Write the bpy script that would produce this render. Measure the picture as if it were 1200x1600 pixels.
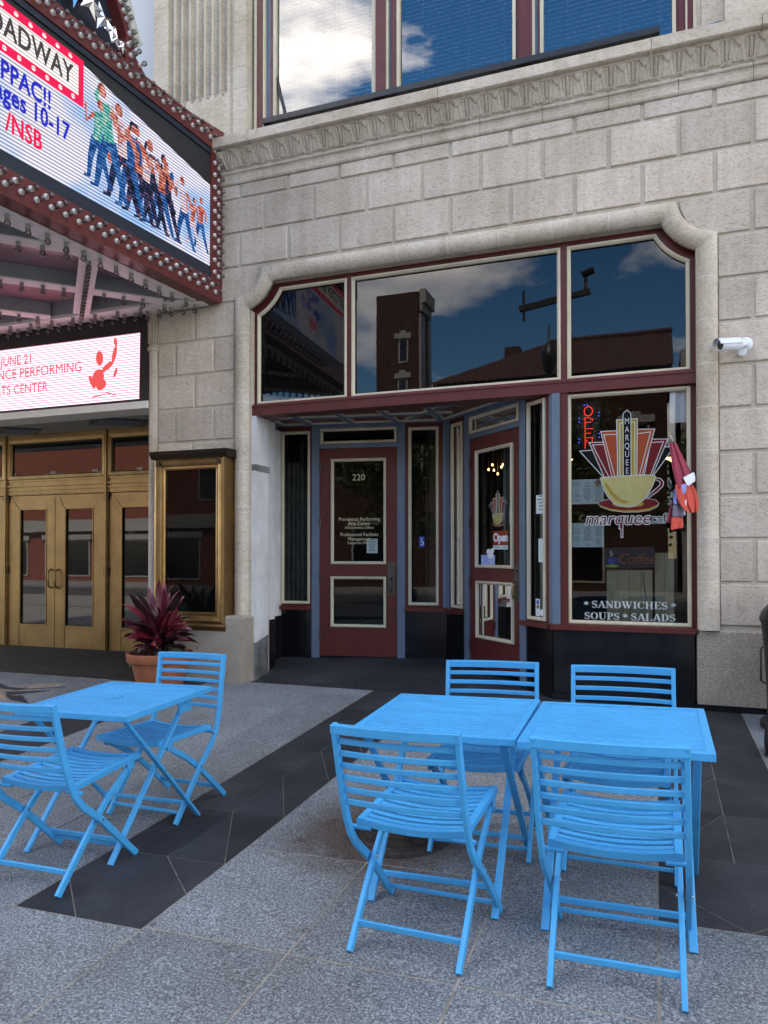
import bpy, bmesh, math, random
from mathutils import Vector, Matrix, noise
R = math.radians
sc = bpy.context.scene
for o in list(bpy.data.objects):
    bpy.data.objects.remove(o)
rng = random.Random(7)

# ------------------------------------------------------------------ camera
cd = bpy.data.cameras.new('camera')
cd.sensor_fit = 'HORIZONTAL'
cd.sensor_width = 36.0
cd.lens = 1148.1 / 1200 * 36
cd.shift_y = 50.3 / 1200
cd.clip_start = 0.05
cd.clip_end = 2000
cam = bpy.data.objects.new('camera', cd)
sc.collection.objects.link(cam)
CAM = Vector((0, -6.76, 1.52))
cam.location = CAM
cam.rotation_euler = (math.pi / 2 + 0.0140, 0, 0.3552)
sc.camera = cam

# ------------------------------------------------------------------ sky, sun, exposure
SUN_EL, SUN_ROT = 52.0, 0.0          # the sun stands behind the theatre
W = bpy.data.worlds.new('World')
sc.world = W
W.use_nodes = True
nt = W.node_tree
nt.nodes.clear()
def wn(t, **k):
    n = nt.nodes.new(t)
    for a, b in k.items():
        setattr(n, a, b)
    return n
out = wn('ShaderNodeOutputWorld')
bg = wn('ShaderNodeBackground')
sky = wn('ShaderNodeTexSky')
sky.sky_type = 'NISHITA'
sky.sun_disc = False
sky.sun_elevation = R(SUN_EL)
sky.sun_rotation = R(SUN_ROT)
sky.air_density = 1.0
sky.dust_density = 0.15
sky.ozone_density = 2.6
tc = wn('ShaderNodeTexCoord')
mp = wn('ShaderNodeMapping')
mp.inputs['Scale'].default_value = (1.0, 1.0, 2.6)
mp.inputs['Location'].default_value = (3.1, 0.2, 1.05)
no = wn('ShaderNodeTexNoise')
no.inputs['Scale'].default_value = 2.1
no.inputs['Detail'].default_value = 9
no.inputs['Roughness'].default_value = 0.56
no.inputs['Distortion'].default_value = 0.25
cr = wn('ShaderNodeValToRGB')
cr.color_ramp.elements[0].position = 0.51
cr.color_ramp.elements[0].color = (0, 0, 0, 1)
cr.color_ramp.elements[1].position = 0.68
cr.color_ramp.elements[1].color = (1, 1, 1, 1)
mx = wn('ShaderNodeMix')
mx.data_type = 'RGBA'
mx.inputs['B'].default_value = (19.0, 18.6, 18.0, 1)
L = nt.links.new
L(tc.outputs['Generated'], mp.inputs['Vector'])
L(mp.outputs['Vector'], no.inputs['Vector'])
L(no.outputs['Fac'], cr.inputs['Fac'])
L(cr.outputs['Color'], mx.inputs['Factor'])
hs = wn('ShaderNodeHueSaturation')
hs.inputs['Saturation'].default_value = 1.35
L(sky.outputs['Color'], hs.inputs['Color'])
L(hs.outputs['Color'], mx.inputs['A'])
L(mx.outputs['Result'], bg.inputs['Color'])
bg.inputs['Strength'].default_value = 0.10
L(bg.outputs['Background'], out.inputs['Surface'])

sd = bpy.data.lights.new('sun', 'SUN')
sd.energy = 3.0
sd.angle = R(0.5)
sd.color = (1.0, 0.955, 0.89)
sun = bpy.data.objects.new('sun', sd)
sc.collection.objects.link(sun)
sdir = Vector((math.sin(R(SUN_ROT)) * math.cos(R(SUN_EL)), math.cos(R(SUN_ROT)) * math.cos(R(SUN_EL)), math.sin(R(SUN_EL))))
sun.rotation_euler = sdir.to_track_quat('Z', 'Y').to_euler()
sun.location = (0, 20, 30)

vs = sc.view_settings
vs.view_transform = 'Standard'
vs.look = 'None'
vs.exposure = 2.22
vs.use_white_balance = True
vs.white_balance_temperature = 7300
vs.white_balance_tint = 12
vs.gamma = 1.0
vs.use_curve_mapping = False
sc.cycles.max_bounces = 8
sc.cycles.transparent_max_bounces = 12
sc.cycles.glossy_bounces = 4
sc.cycles.diffuse_bounces = 4
sc.cycles.use_denoising = True
sc.cycles.sample_clamp_indirect = 8.0

# ------------------------------------------------------------------ materials
def newmat(name):
    m = bpy.data.materials.new(name)
    m.use_nodes = True
    t = m.node_tree
    b = t.nodes['Principled BSDF']
    return m, t, b
def node(t, typ, **k):
    n = t.nodes.new(typ)
    for a, b in k.items():
        if a in n.inputs:
            n.inputs[a].default_value = b
        else:
            setattr(n, a, b)
    return n
def rgba(c): return (c[0], c[1], c[2], 1)
def ramp(t, src, stops):
    r = t.nodes.new('ShaderNodeValToRGB')
    el = r.color_ramp.elements
    el[0].position, el[0].color = stops[0][0], rgba(stops[0][1])
    el[1].position, el[1].color = stops[-1][0], rgba(stops[-1][1])
    for p, c in stops[1:-1]:
        e = el.new(p); e.color = rgba(c)
    t.links.new(src, r.inputs['Fac'])
    return r.outputs['Color']
def pos(t, scale=(1, 1, 1), rot=(0, 0, 0)):
    g = t.nodes.new('ShaderNodeNewGeometry')
    m = t.nodes.new('ShaderNodeMapping')
    m.inputs['Scale'].default_value = scale
    m.inputs['Rotation'].default_value = rot
    t.links.new(g.outputs['Position'], m.inputs['Vector'])
    return m.outputs['Vector']
def nz(t, vec, scale, detail=3, rough=0.5, dist=0.0):
    n = node(t, 'ShaderNodeTexNoise', Scale=scale, Detail=detail, Roughness=rough, Distortion=dist)
    t.links.new(vec, n.inputs['Vector'])
    return n.outputs['Fac']
def mixc(t, fac, a, b, blend='MIX'):
    m = t.nodes.new('ShaderNodeMix'); m.data_type = 'RGBA'; m.blend_type = blend
    for s, v in (('Factor', fac), ('A', a), ('B', b)):
        if isinstance(v, (int, float)): m.inputs[s].default_value = v
        elif isinstance(v, tuple): m.inputs[s].default_value = rgba(v)
        else: t.links.new(v, m.inputs[s])
    return m.outputs['Result']
def bump(t, b, h, strength=0.4, dist=0.01, prev=None):
    n = node(t, 'ShaderNodeBump', Strength=strength, Distance=dist)
    t.links.new(h, n.inputs['Height'])
    if prev is not None: t.links.new(prev, n.inputs['Normal'])
    t.links.new(n.outputs['Normal'], b.inputs['Normal'])
    return n.outputs['Normal']
def objrand(t, lo, hi):
    i = t.nodes.new('ShaderNodeObjectInfo')
    m = node(t, 'ShaderNodeMapRange')
    m.inputs['To Min'].default_value = lo; m.inputs['To Max'].default_value = hi
    t.links.new(i.outputs['Random'], m.inputs['Value'])
    c = t.nodes.new('ShaderNodeCombineColor')
    for k in range(3): t.links.new(m.outputs['Result'], c.inputs[k])
    return c.outputs['Color']

def stone_mat(name, base, dark, bscale=30.0, bstr=0.55, stain=0.5, vary=(0.95, 1.04)):
    m, t, b = newmat(name)
    p = pos(t, (1.0, 1.0, 1.9))
    worm = nz(t, p, bscale, 3, 0.55, 1.4)
    big = nz(t, pos(t), 1.6, 5, 0.6, 0.4)
    c = ramp(t, worm, [(0.33, dark), (0.50, base), (0.7, tuple(min(1, x * 1.09) for x in base))])
    st = ramp(t, big, [(0.36, (0.70, 0.66, 0.58)), (0.60, (1, 1, 1))])
    c = mixc(t, stain, c, st, 'MULTIPLY')
    sk = ramp(t, nz(t, pos(t, (7.0, 7.0, 0.45)), 1.0, 6, 0.65), [(0.38, (0.78, 0.755, 0.71)), (0.58, (1, 1, 1))])
    c = mixc(t, 0.55, c, sk, 'MULTIPLY')
    c = mixc(t, 1.0, c, objrand(t, *vary), 'MULTIPLY')
    t.links.new(c, b.inputs['Base Color'])
    b.inputs['Roughness'].default_value = 0.85
    b.inputs['Specular IOR Level'].default_value = 0.25
    h = ramp(t, worm, [(0.36, (0, 0, 0)), (0.56, (1, 1, 1))])
    n1 = bump(t, b, h, bstr, 0.006)
    bump(t, b, nz(t, pos(t), 220, 2), 0.25, 0.002, n1)
    return m
M = {}
M['stone'] = stone_mat('limestone_block', (0.625, 0.540, 0.460), (0.455, 0.392, 0.325), 30.0, 0.42, 0.45, (0.84, 1.08))
M['stone_smooth'] = stone_mat('limestone_smooth', (0.61, 0.535, 0.445), (0.46, 0.405, 0.33), 24.0, 0.12, 0.7)
M['stone_carved'] = stone_mat('limestone_carved', (0.59, 0.515, 0.42), (0.45, 0.39, 0.315), 40.0, 0.3, 0.6)
M['joint'] = stone_mat('mortar_bed', (0.60, 0.54, 0.45), (0.48, 0.425, 0.35), 40.0, 0.15, 0.4)
def simple(name, col, rough=0.5, metal=0.0, spec=0.5, var=0.10, vscale=6.0, grime=0.0, bmp=0.0, bsc=120):
    m, t, b = newmat(name)
    n = nz(t, pos(t), vscale, 5, 0.6)
    c = ramp(t, n, [(0.3, tuple(x * (1 - var) for x in col)), (0.7, tuple(min(1, x * (1 + var)) for x in col))])
    if grime:
        g = ramp(t, nz(t, pos(t, (1, 1, 0.35)), 3.0, 6, 0.7), [(0.42, (0.45, 0.42, 0.38)), (0.62, (1, 1, 1))])
        c = mixc(t, grime, c, g, 'MULTIPLY')
    t.links.new(c, b.inputs['Base Color'])
    b.inputs['Roughness'].default_value = rough
    r = ramp(t, nz(t, pos(t), vscale * 3, 4), [(0.3, (rough * 0.8,) * 3), (0.7, (min(1, rough * 1.2),) * 3)])
    t.links.new(r, b.inputs['Roughness'])
    b.inputs['Metallic'].default_value = metal
    b.inputs['Specular IOR Level'].default_value = spec
    if bmp: bump(t, b, nz(t, pos(t), bsc, 3), bmp, 0.003)
    return m
M['mortar'] = simple('white_mortar', (0.62, 0.58, 0.53), 0.9)
M['marble'] = simple('white_marble', (0.66, 0.66, 0.68), 0.45, 0, 0.4, 0.10, 5.0, 0.25)
M['marble_grey'] = simple('grey_marble', (0.21, 0.22, 0.235), 0.4, 0, 0.4, 0.35, 9.0, 0.9)
M['red'] = simple('oxblood_paint', (0.108, 0.018, 0.015), 0.42, 0, 0.4, 0.10, 4.0, 0.2)
M['cream'] = simple('cream_paint', (0.60, 0.53, 0.39), 0.5, 0, 0.4, 0.07, 5.0, 0.25)
M['bluegrey'] = simple('blue_grey_paint', (0.118, 0.165, 0.235), 0.45, 0, 0.4, 0.08, 4.0, 0.15)
M['blackstone'] = simple('black_polished_stone', (0.006, 0.006, 0.008), 0.12, 0, 0.5, 0.3, 12.0)
M['black'] = simple('black_paint', (0.012, 0.012, 0.014), 0.4, 0, 0.5, 0.2)
M['black_matte'] = simple('black_matte', (0.012, 0.012, 0.013), 0.7, 0, 0.3, 0.2)
M['navy'] = simple('dark_navy_panel', (0.012, 0.018, 0.032), 0.45)
M['marqred'] = simple('marquee_red_paint', (0.135, 0.024, 0.022), 0.38, 0, 0.5, 0.12, 5.0, 0.2)
M['soffit_cream'] = simple('soffit_white_paint', (0.80, 0.77, 0.72), 0.45, 0, 0.4, 0.06)
M['soffit_web'] = simple('soffit_green_grey_paint', (0.30, 0.33, 0.33), 0.45, 0, 0.4, 0.08)
M['soffit_panel'] = simple('soffit_wine_gloss_panel', (0.48, 0.24, 0.27), 0.22, 0, 0.6, 0.12, 3.0)
M['ceil_green'] = simple('vestibule_ceiling_paint', (0.30, 0.31, 0.27), 0.45, 0, 0.4, 0.05, 2.0)
M['brass'] = simple('aged_brass', (0.29, 0.200, 0.086), 0.40, 0.85, 0.5, 0.16, 5.0, 0.2)
M['bronze'] = simple('poster_bronze', (0.29, 0.175, 0.070), 0.36, 0.85, 0.5, 0.2, 6.0, 0.2)
M['bronze_dark'] = simple('dark_bronze', (0.05, 0.032, 0.02), 0.4, 0.8, 0.5, 0.2, 8.0)
M['plate'] = simple('dull_lock_plate', (0.10, 0.085, 0.07), 0.45, 0.6)
M['chrome'] = simple('polished_metal_star', (0.75, 0.76, 0.78), 0.12, 1.0, 0.5, 0.05)
M['zinc'] = simple('bolt_zinc', (0.75, 0.75, 0.76), 0.25, 1.0)
M['gutter'] = simple('white_enamel_weathered', (0.60, 0.58, 0.52), 0.4, 0, 0.5, 0.08, 5.0, 0.5)
M['blue'] = simple('sky_blue_powder_coat', (0.045, 0.355, 0.695), 0.45, 0, 0.32, 0.06, 14.0, 0.12, 0.06, 900)
M['terracotta'] = simple('terracotta', (0.34, 0.115, 0.06), 0.8, 0, 0.3, 0.15, 8.0, 0.35)
M['soil'] = simple('potting_soil', (0.03, 0.02, 0.014), 0.95, 0, 0.2, 0.4, 60, 0, 0.8, 90)
M['leaf_dark'] = simple('leaf_maroon', (0.024, 0.007, 0.010), 0.38, 0, 0.5, 0.4, 14.0)
M['leaf_red'] = simple('leaf_crimson', (0.100, 0.007, 0.017), 0.38, 0, 0.5, 0.45, 10.0)
M['leaf_pink'] = simple('leaf_rose', (0.20, 0.025, 0.040), 0.4, 0, 0.5, 0.35, 14.0)
M['leaf_green'] = simple('leaf_green', (0.06, 0.075, 0.03), 0.4, 0, 0.5, 0.35, 14.0)
M['white_plastic'] = simple('white_plastic', (0.72, 0.74, 0.78), 0.35, 0, 0.5, 0.03)
M['paper'] = simple('printed_paper', (0.58, 0.68, 0.68), 0.7, 0, 0.3, 0.03)
M['ink'] = simple('grey_ink', (0.16, 0.19, 0.21), 0.8)
M['gold_text'] = simple('gold_leaf_lettering', (0.55, 0.47, 0.30), 0.5)
M['vinyl_white'] = simple('pale_vinyl', (0.44, 0.48, 0.48), 0.6, 0, 0.12)
M['vinyl_black'] = simple('black_vinyl', (0.005, 0.005, 0.006), 0.6, 0, 0.12)
M['vinyl_orange'] = simple('orange_vinyl', (0.28, 0.055, 0.022), 0.6, 0, 0.12)
M['vinyl_maroon'] = simple('maroon_vinyl', (0.125, 0.012, 0.016), 0.6, 0, 0.12)
M['vinyl_yellow'] = simple('mustard_vinyl', (0.29, 0.215, 0.045), 0.6, 0, 0.12)
M['vinyl_cream'] = simple('pale_yellow_vinyl', (0.38, 0.345, 0.145), 0.6, 0, 0.12)
M['vinyl_blue'] = simple('blue_vinyl', (0.04, 0.10, 0.42), 0.6, 0, 0.12)
M['vinyl_green'] = simple('green_vinyl', (0.25, 0.45, 0.10), 0.6, 0, 0.12)
M['tan_board'] = simple('tan_board', (0.40, 0.37, 0.25), 0.7, 0, 0.3, 0.1, 20)
M['sign_dark'] = simple('dark_sign_board', (0.012, 0.018, 0.035), 0.5)
M['coffee_text'] = simple('copper_lettering', (0.30, 0.10, 0.045), 0.5)
M['cafe_wall'] = simple('cafe_wall_paint', (0.06, 0.042, 0.028), 0.8)
M['cafe_dark'] = simple('cafe_dark_wood', (0.035, 0.022, 0.014), 0.6)
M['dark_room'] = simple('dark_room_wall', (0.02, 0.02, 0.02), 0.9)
M['blind'] = simple('white_blind_slat', (0.78, 0.80, 0.80), 0.5, 0, 0.4, 0.02)
def blind_mat():
    m = bpy.data.materials.new('translucent_blind_slat'); m.use_nodes = True
    t = m.node_tree; t.nodes.clear()
    o = t.nodes.new('ShaderNodeOutputMaterial'); a = t.nodes.new('ShaderNodeBsdfDiffuse'); b = t.nodes.new('ShaderNodeBsdfTranslucent'); x = t.nodes.new('ShaderNodeMixShader')
    a.inputs['Color'].default_value = (0.85, 0.87, 0.88, 1); b.inputs['Color'].default_value = (0.85, 0.87, 0.88, 1); x.inputs['Fac'].default_value = 0.5
    t.links.new(a.outputs['BSDF'], x.inputs[1]); t.links.new(b.outputs['BSDF'], x.inputs[2]); t.links.new(x.outputs['Shader'], o.inputs['Surface'])
    return m
M['blind'] = blind_mat()
M['curtain'] = simple('grey_curtain', (0.045, 0.045, 0.042), 0.9, 0, 0.2, 0.4, 9)
M['brick'] = simple('red_brick_face', (0.055, 0.028, 0.020), 0.9, 0, 0.2, 0.2, 3)
M['roof_tile'] = simple('brown_clay_tile', (0.06, 0.026, 0.02), 0.8, 0, 0.3, 0.3, 4)
M['far_trim'] = simple('pale_far_trim', (0.30, 0.285, 0.26), 0.8)
M['asphalt'] = simple('asphalt', (0.06, 0.06, 0.062), 0.9, 0, 0.2, 0.2, 2)
M['far_pave'] = simple('concrete_pavement', (0.20, 0.195, 0.185), 0.9, 0, 0.2, 0.1, 2)
M['trunk'] = simple('bark', (0.07, 0.05, 0.035), 0.9)
M['foliage'] = simple('tree_foliage', (0.05, 0.085, 0.025), 0.6, 0, 0.3, 0.5, 2.0)
M['flag_maroon'] = simple('flag_maroon_cloth', (0.33, 0.055, 0.085), 0.85, 0, 0.2, 0.08, 20)
M['flag_coral'] = simple('flag_coral_cloth', (0.62, 0.095, 0.065), 0.85, 0, 0.2, 0.06, 20)
M['flag_blue'] = simple('flag_periwinkle_cloth', (0.30, 0.38, 0.74), 0.85, 0, 0.2, 0.06, 20)
M['flag_grey'] = simple('flag_grey_cloth', (0.17, 0.15, 0.19), 0.85, 0, 0.2, 0.06, 20)
M['flag_white'] = simple('flag_white_cloth', (0.72, 0.74, 0.80), 0.85, 0, 0.2, 0.04, 20)
M['wood_pole'] = simple('worn_pole', (0.36, 0.30, 0.24), 0.6)
M['carpet'] = simple('dark_entrance_floor', (0.030, 0.028, 0.023), 0.8, 0, 0.4, 0.25, 5, 0.3)
M['tan_stone'] = simple('tan_stone_inlay', (0.34, 0.25, 0.17), 0.7)
M['iron'] = simple('cast_iron', (0.055, 0.045, 0.04), 0.6, 0.5, 0.4, 0.3, 20, 0.3, 0.3, 200)

def scuffed(m):
    t = m.node_tree; b = t.nodes['Principled BSDF']; src = b.inputs['Base Color'].links[0].from_socket
    sp = ramp(t, nz(t, pos(t), 38, 6, 0.75), [(0.70, (0, 0, 0)), (0.76, (1, 1, 1))])
    c = mixc(t, sp, src, (0.10, 0.16, 0.22))
    c = mixc(t, 1.0, c, objrand(t, 0.93, 1.05), 'MULTIPLY')
    t.links.new(c, b.inputs['Base Color'])
scuffed(M['blue'])
def granite(name, dark, light, rust=False, grain=105):
    m, t, b = newmat(name)
    p = pos(t, (1, 1, 1))
    s1 = nz(t, p, grain, 3, 0.8)
    s2 = nz(t, p, 260, 2, 0.75)
    c1 = ramp(t, s1, [(0.34, tuple(x * 0.45 for x in dark)), (0.46, dark), (0.55, light), (0.66, tuple(min(1, x * 1.75) for x in light))])
    c2 = ramp(t, s2, [(0.35, (0.62, 0.62, 0.62)), (0.65, (1.3, 1.3, 1.3))])
    c = mixc(t, 0.8, c1, c2, 'MULTIPLY')
    big = ramp(t, nz(t, p, 1.3, 5, 0.65), [(0.35, (0.80, 0.78, 0.75)), (0.62, (1.05, 1.05, 1.05))])
    c = mixc(t, 1.0, c, big, 'MULTIPLY')
    c = mixc(t, 1.0, c, objrand(t, 0.88, 1.08), 'MULTIPLY')
    for vs_, r0, r1, k in ((2.3, 0.035, 0.055, 0.55), (5.0, 0.035, 0.06, 0.35)):
        vo = node(t, 'ShaderNodeTexVoronoi', Scale=vs_); t.links.new(p, vo.inputs['Vector'])
        c = mixc(t, k, c, ramp(t, vo.outputs['Distance'], [(r0, (0.35, 0.34, 0.33)), (r1, (1, 1, 1))]), 'MULTIPLY')
    if rust:      # iron stain that has run out round the cast iron cover
        g = t.nodes.new('ShaderNodeNewGeometry')
        v = node(t, 'ShaderNodeVectorMath', operation='DISTANCE')
        t.links.new(g.outputs['Position'], v.inputs[0])
        v.inputs[1].default_value = (-1.34, -3.20, 0.085)
        ad = node(t, 'ShaderNodeMath', operation='MULTIPLY_ADD')
        t.links.new(nz(t, p, 7, 5, 0.7, 0.6), ad.inputs[0]); ad.inputs[1].default_value = 0.42
        t.links.new(v.outputs['Value'], ad.inputs[2])
        f = ramp(t, ad.outputs['Value'], [(0.50, (0.92, 0.92, 0.92)), (0.80, (0, 0, 0))])
        c = mixc(t, f, c, mixc(t, 0.85, c, (0.30, 0.13, 0.06), 'MULTIPLY'))
    t.links.new(c, b.inputs['Base Color'])
    b.inputs['Roughness'].default_value = 0.72
    b.inputs['Specular IOR Level'].default_value = 0.3
    bump(t, b, s1, 0.35, 0.003)
    return m
M['granite'] = granite('flamed_grey_granite', (0.130, 0.146, 0.158), (0.238, 0.260, 0.274), True)
M['granite_wall'] = granite('pink_grey_granite', (0.27, 0.232, 0.19), (0.40, 0.35, 0.295), False, 190)
def dark_tile():
    m, t, b = newmat('honed_black_granite')
    p = pos(t)
    s = nz(t, p, 260, 2, 0.7)
    c = ramp(t, s, [(0.35, (0.015, 0.016, 0.019)), (0.62, (0.034, 0.036, 0.042)), (0.76, (0.08, 0.083, 0.092))])
    w = ramp(t, nz(t, p, 2.2, 6, 0.7), [(0.42, (0.75, 0.75, 0.75)), (0.68, (1.5, 1.5, 1.5))])
    c = mixc(t, 1.0, c, w, 'MULTIPLY')
    c = mixc(t, 1.0, c, objrand(t, 0.8, 1.2), 'MULTIPLY')
    t.links.new(c, b.inputs['Base Color'])
    b.inputs['Roughness'].default_value = 0.62
    b.inputs['Specular IOR Level'].default_value = 0.3
    bump(t, b, s, 0.15, 0.002)
    return m
M['darktile'] = dark_tile()
def grout_mat():
    m, t, b = newmat('sandy_grout')
    c = ramp(t, nz(t, pos(t), 9, 5, 0.7), [(0.35, (0.15, 0.125, 0.10)), (0.65, (0.37, 0.325, 0.26))])
    t.links.new(c, b.inputs['Base Color']); b.inputs['Roughness'].default_value = 0.95
    return m
M['grout'] = grout_mat()

def glass_mat(name, ior=1.75, tint=(0.82, 0.86, 0.86), wobble=0.02):
    m = bpy.data.materials.new(name); m.use_nodes = True
    t = m.node_tree; t.nodes.clear()
    o = t.nodes.new('ShaderNodeOutputMaterial')
    g = node(t, 'ShaderNodeBsdfGlossy', Roughness=0.0)
    g.inputs['Color'].default_value = (1, 1, 1, 1)
    tr = t.nodes.new('ShaderNodeBsdfTransparent')
    tr.inputs['Color'].default_value = rgba(tint)
    fr = node(t, 'ShaderNodeFresnel', IOR=ior)
    mxs = t.nodes.new('ShaderNodeMixShader')
    t.links.new(fr.outputs['Fac'], mxs.inputs['Fac'])
    t.links.new(tr.outputs['BSDF'], mxs.inputs[1])
    t.links.new(g.outputs['BSDF'], mxs.inputs[2])
    t.links.new(mxs.outputs['Shader'], o.inputs['Surface'])
    if wobble:
        bn = node(t, 'ShaderNodeBump', Strength=wobble, Distance=0.02)
        t.links.new(nz(t, pos(t), 1.7, 1, 0.4), bn.inputs['Height'])
        t.links.new(bn.outputs['Normal'], g.inputs['Normal'])
    return m
M['glass'] = glass_mat('window_glass', 1.45, (0.78, 0.81, 0.80))
M['glass_entrance'] = glass_mat('entrance_glass', 1.75, (0.6, 0.62, 0.6))
M['glass_low'] = glass_mat('cafe_door_glass', 1.24, (0.76, 0.79, 0.78))
M['glass_dark'] = glass_mat('dark_backed_glass', 1.54, (0.5, 0.5, 0.5))
M['glass_matt'] = glass_mat('low_reflection_acrylic', 1.20, (0.4, 0.4, 0.4), 0)
M['glass_coat'] = glass_mat('coated_office_glass', 2.5, (0.86, 0.90, 0.92), 0.006)
M['glass_bulb'] = glass_mat('bulb_glass', 1.55, (0.66, 0.64, 0.62), 0)
def emit(name, col, s, pattern=None):
    m = bpy.data.materials.new(name); m.use_nodes = True
    t = m.node_tree; t.nodes.clear()
    o = t.nodes.new('ShaderNodeOutputMaterial')
    e = node(t, 'ShaderNodeEmission', Strength=s)
    e.inputs['Color'].default_value = rgba(col)
    t.links.new(e.outputs['Emission'], o.inputs['Surface'])
    if pattern:       # rows of diodes with dark gaps between them
        w = node(t, 'ShaderNodeTexWave', wave_type='BANDS', bands_direction='Z')
        w.inputs['Scale'].default_value = pattern[0]
        t.links.new(pos(t), w.inputs['Vector'])
        c = ramp(t, w.outputs['Fac'], [(0.15, tuple(x * pattern[1] for x in col)), (0.55, col)])
        if len(pattern) > 2:
            bl = ramp(t, nz(t, pos(t), 1.6, 2), [(0.40, pattern[2]), (0.58, (1, 1, 1))])
            c = mixc(t, 1.0, c, bl, 'MULTIPLY')
        t.links.new(c, e.inputs['Color'])
    return m
LED = 0.31
M['led_white'] = emit('led_screen_white', (0.74, 0.78, 1.0), LED * 0.86, (10.5, 0.32, (0.42, 0.70, 1.0)))
M['led_pink'] = emit('led_screen_pale_pink', (1.0, 0.56, 0.79), LED * 1.75, (11.0, 0.25))
M['led_red'] = emit('led_image_red', (0.80, 0.02, 0.10), LED * 0.8)
M['led_blue'] = emit('led_image_blue', (0.02, 0.03, 0.55), LED * 0.8)
M['led_plain'] = emit('led_image_white', (0.88, 0.88, 0.96), LED * 0.9, (10.5, 0.45))
M['led_grey'] = emit('led_image_charcoal', (0.05, 0.05, 0.055), LED)
M['led_coral'] = emit('led_image_coral', (0.75, 0.10, 0.10), LED * 0.8)
def emit_photo(name, cols, sc_=16.0):
    m = emit(name, cols[0], LED * 0.85, (10.5, 1.0))
    t = m.node_tree; e = [n for n in t.nodes if n.type == 'EMISSION'][0]
    n_ = nz(t, pos(t, (1, 1, 1.6)), sc_, 4, 0.7, 0.6)
    k = len(cols)
    c = ramp(t, n_, [(0.32 + 0.36 * i / (k - 1), cols[i]) for i in range(k)])
    w = [n for n in t.nodes if n.type == 'TEX_WAVE'][0]
    c = mixc(t, 1.0, c, ramp(t, w.outputs['Fac'], [(0.2, (0.22, 0.22, 0.22)), (0.6, (1, 1, 1))]), 'MULTIPLY')
    t.links.new(c, e.inputs['Color'])
    return m
SK = (0.66, 0.25, 0.22)
M['led_skin'] = emit_photo('led_image_skin', [(0.30, 0.05, 0.04), SK, (0.95, 0.55, 0.50)])
M['led_teal'] = emit_photo('led_image_teal', [(0.02, 0.10, 0.25), (0.02, 0.42, 0.42), (0.25, 0.65, 0.60), (0.85, 0.8, 0.85)])
M['led_denim'] = emit_photo('led_image_denim', [(0.01, 0.02, 0.08), (0.02, 0.12, 0.45), (0.10, 0.30, 0.70)])
M['led_brown'] = emit_photo('led_image_brown', [(0.02, 0.02, 0.04), (0.30, 0.06, 0.05), (0.75, 0.25, 0.18), (0.9, 0.6, 0.6)])
M['led_black'] = emit_photo('led_image_black', [(0.008, 0.008, 0.012), (0.02, 0.02, 0.03), (0.02, 0.06, 0.20), (0.5, 0.12, 0.06)])
M['led_orange'] = emit_photo('led_image_orange', [(0.25, 0.03, 0.03), (0.62, 0.14, 0.10), (0.85, 0.45, 0.38)])
M['led_white_shirt'] = emit_photo('led_image_white_shirt', [(0.08, 0.10, 0.45), (0.85, 0.75, 0.85), (0.9, 0.4, 0.4)])
M['led_off'] = simple('unlit_led_panel', (0.016, 0.016, 0.017), 0.6)
M['led_dot_red'] = emit('red_diode', (1.0, 0.05, 0.03), 0.7)
M['led_dot_blue'] = emit('blue_diode', (0.06, 0.08, 1.0), 0.7)
M['warm_lamp'] = emit('warm_lamp_glow', (1.0, 0.60, 0.22), 2.0)

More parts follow.
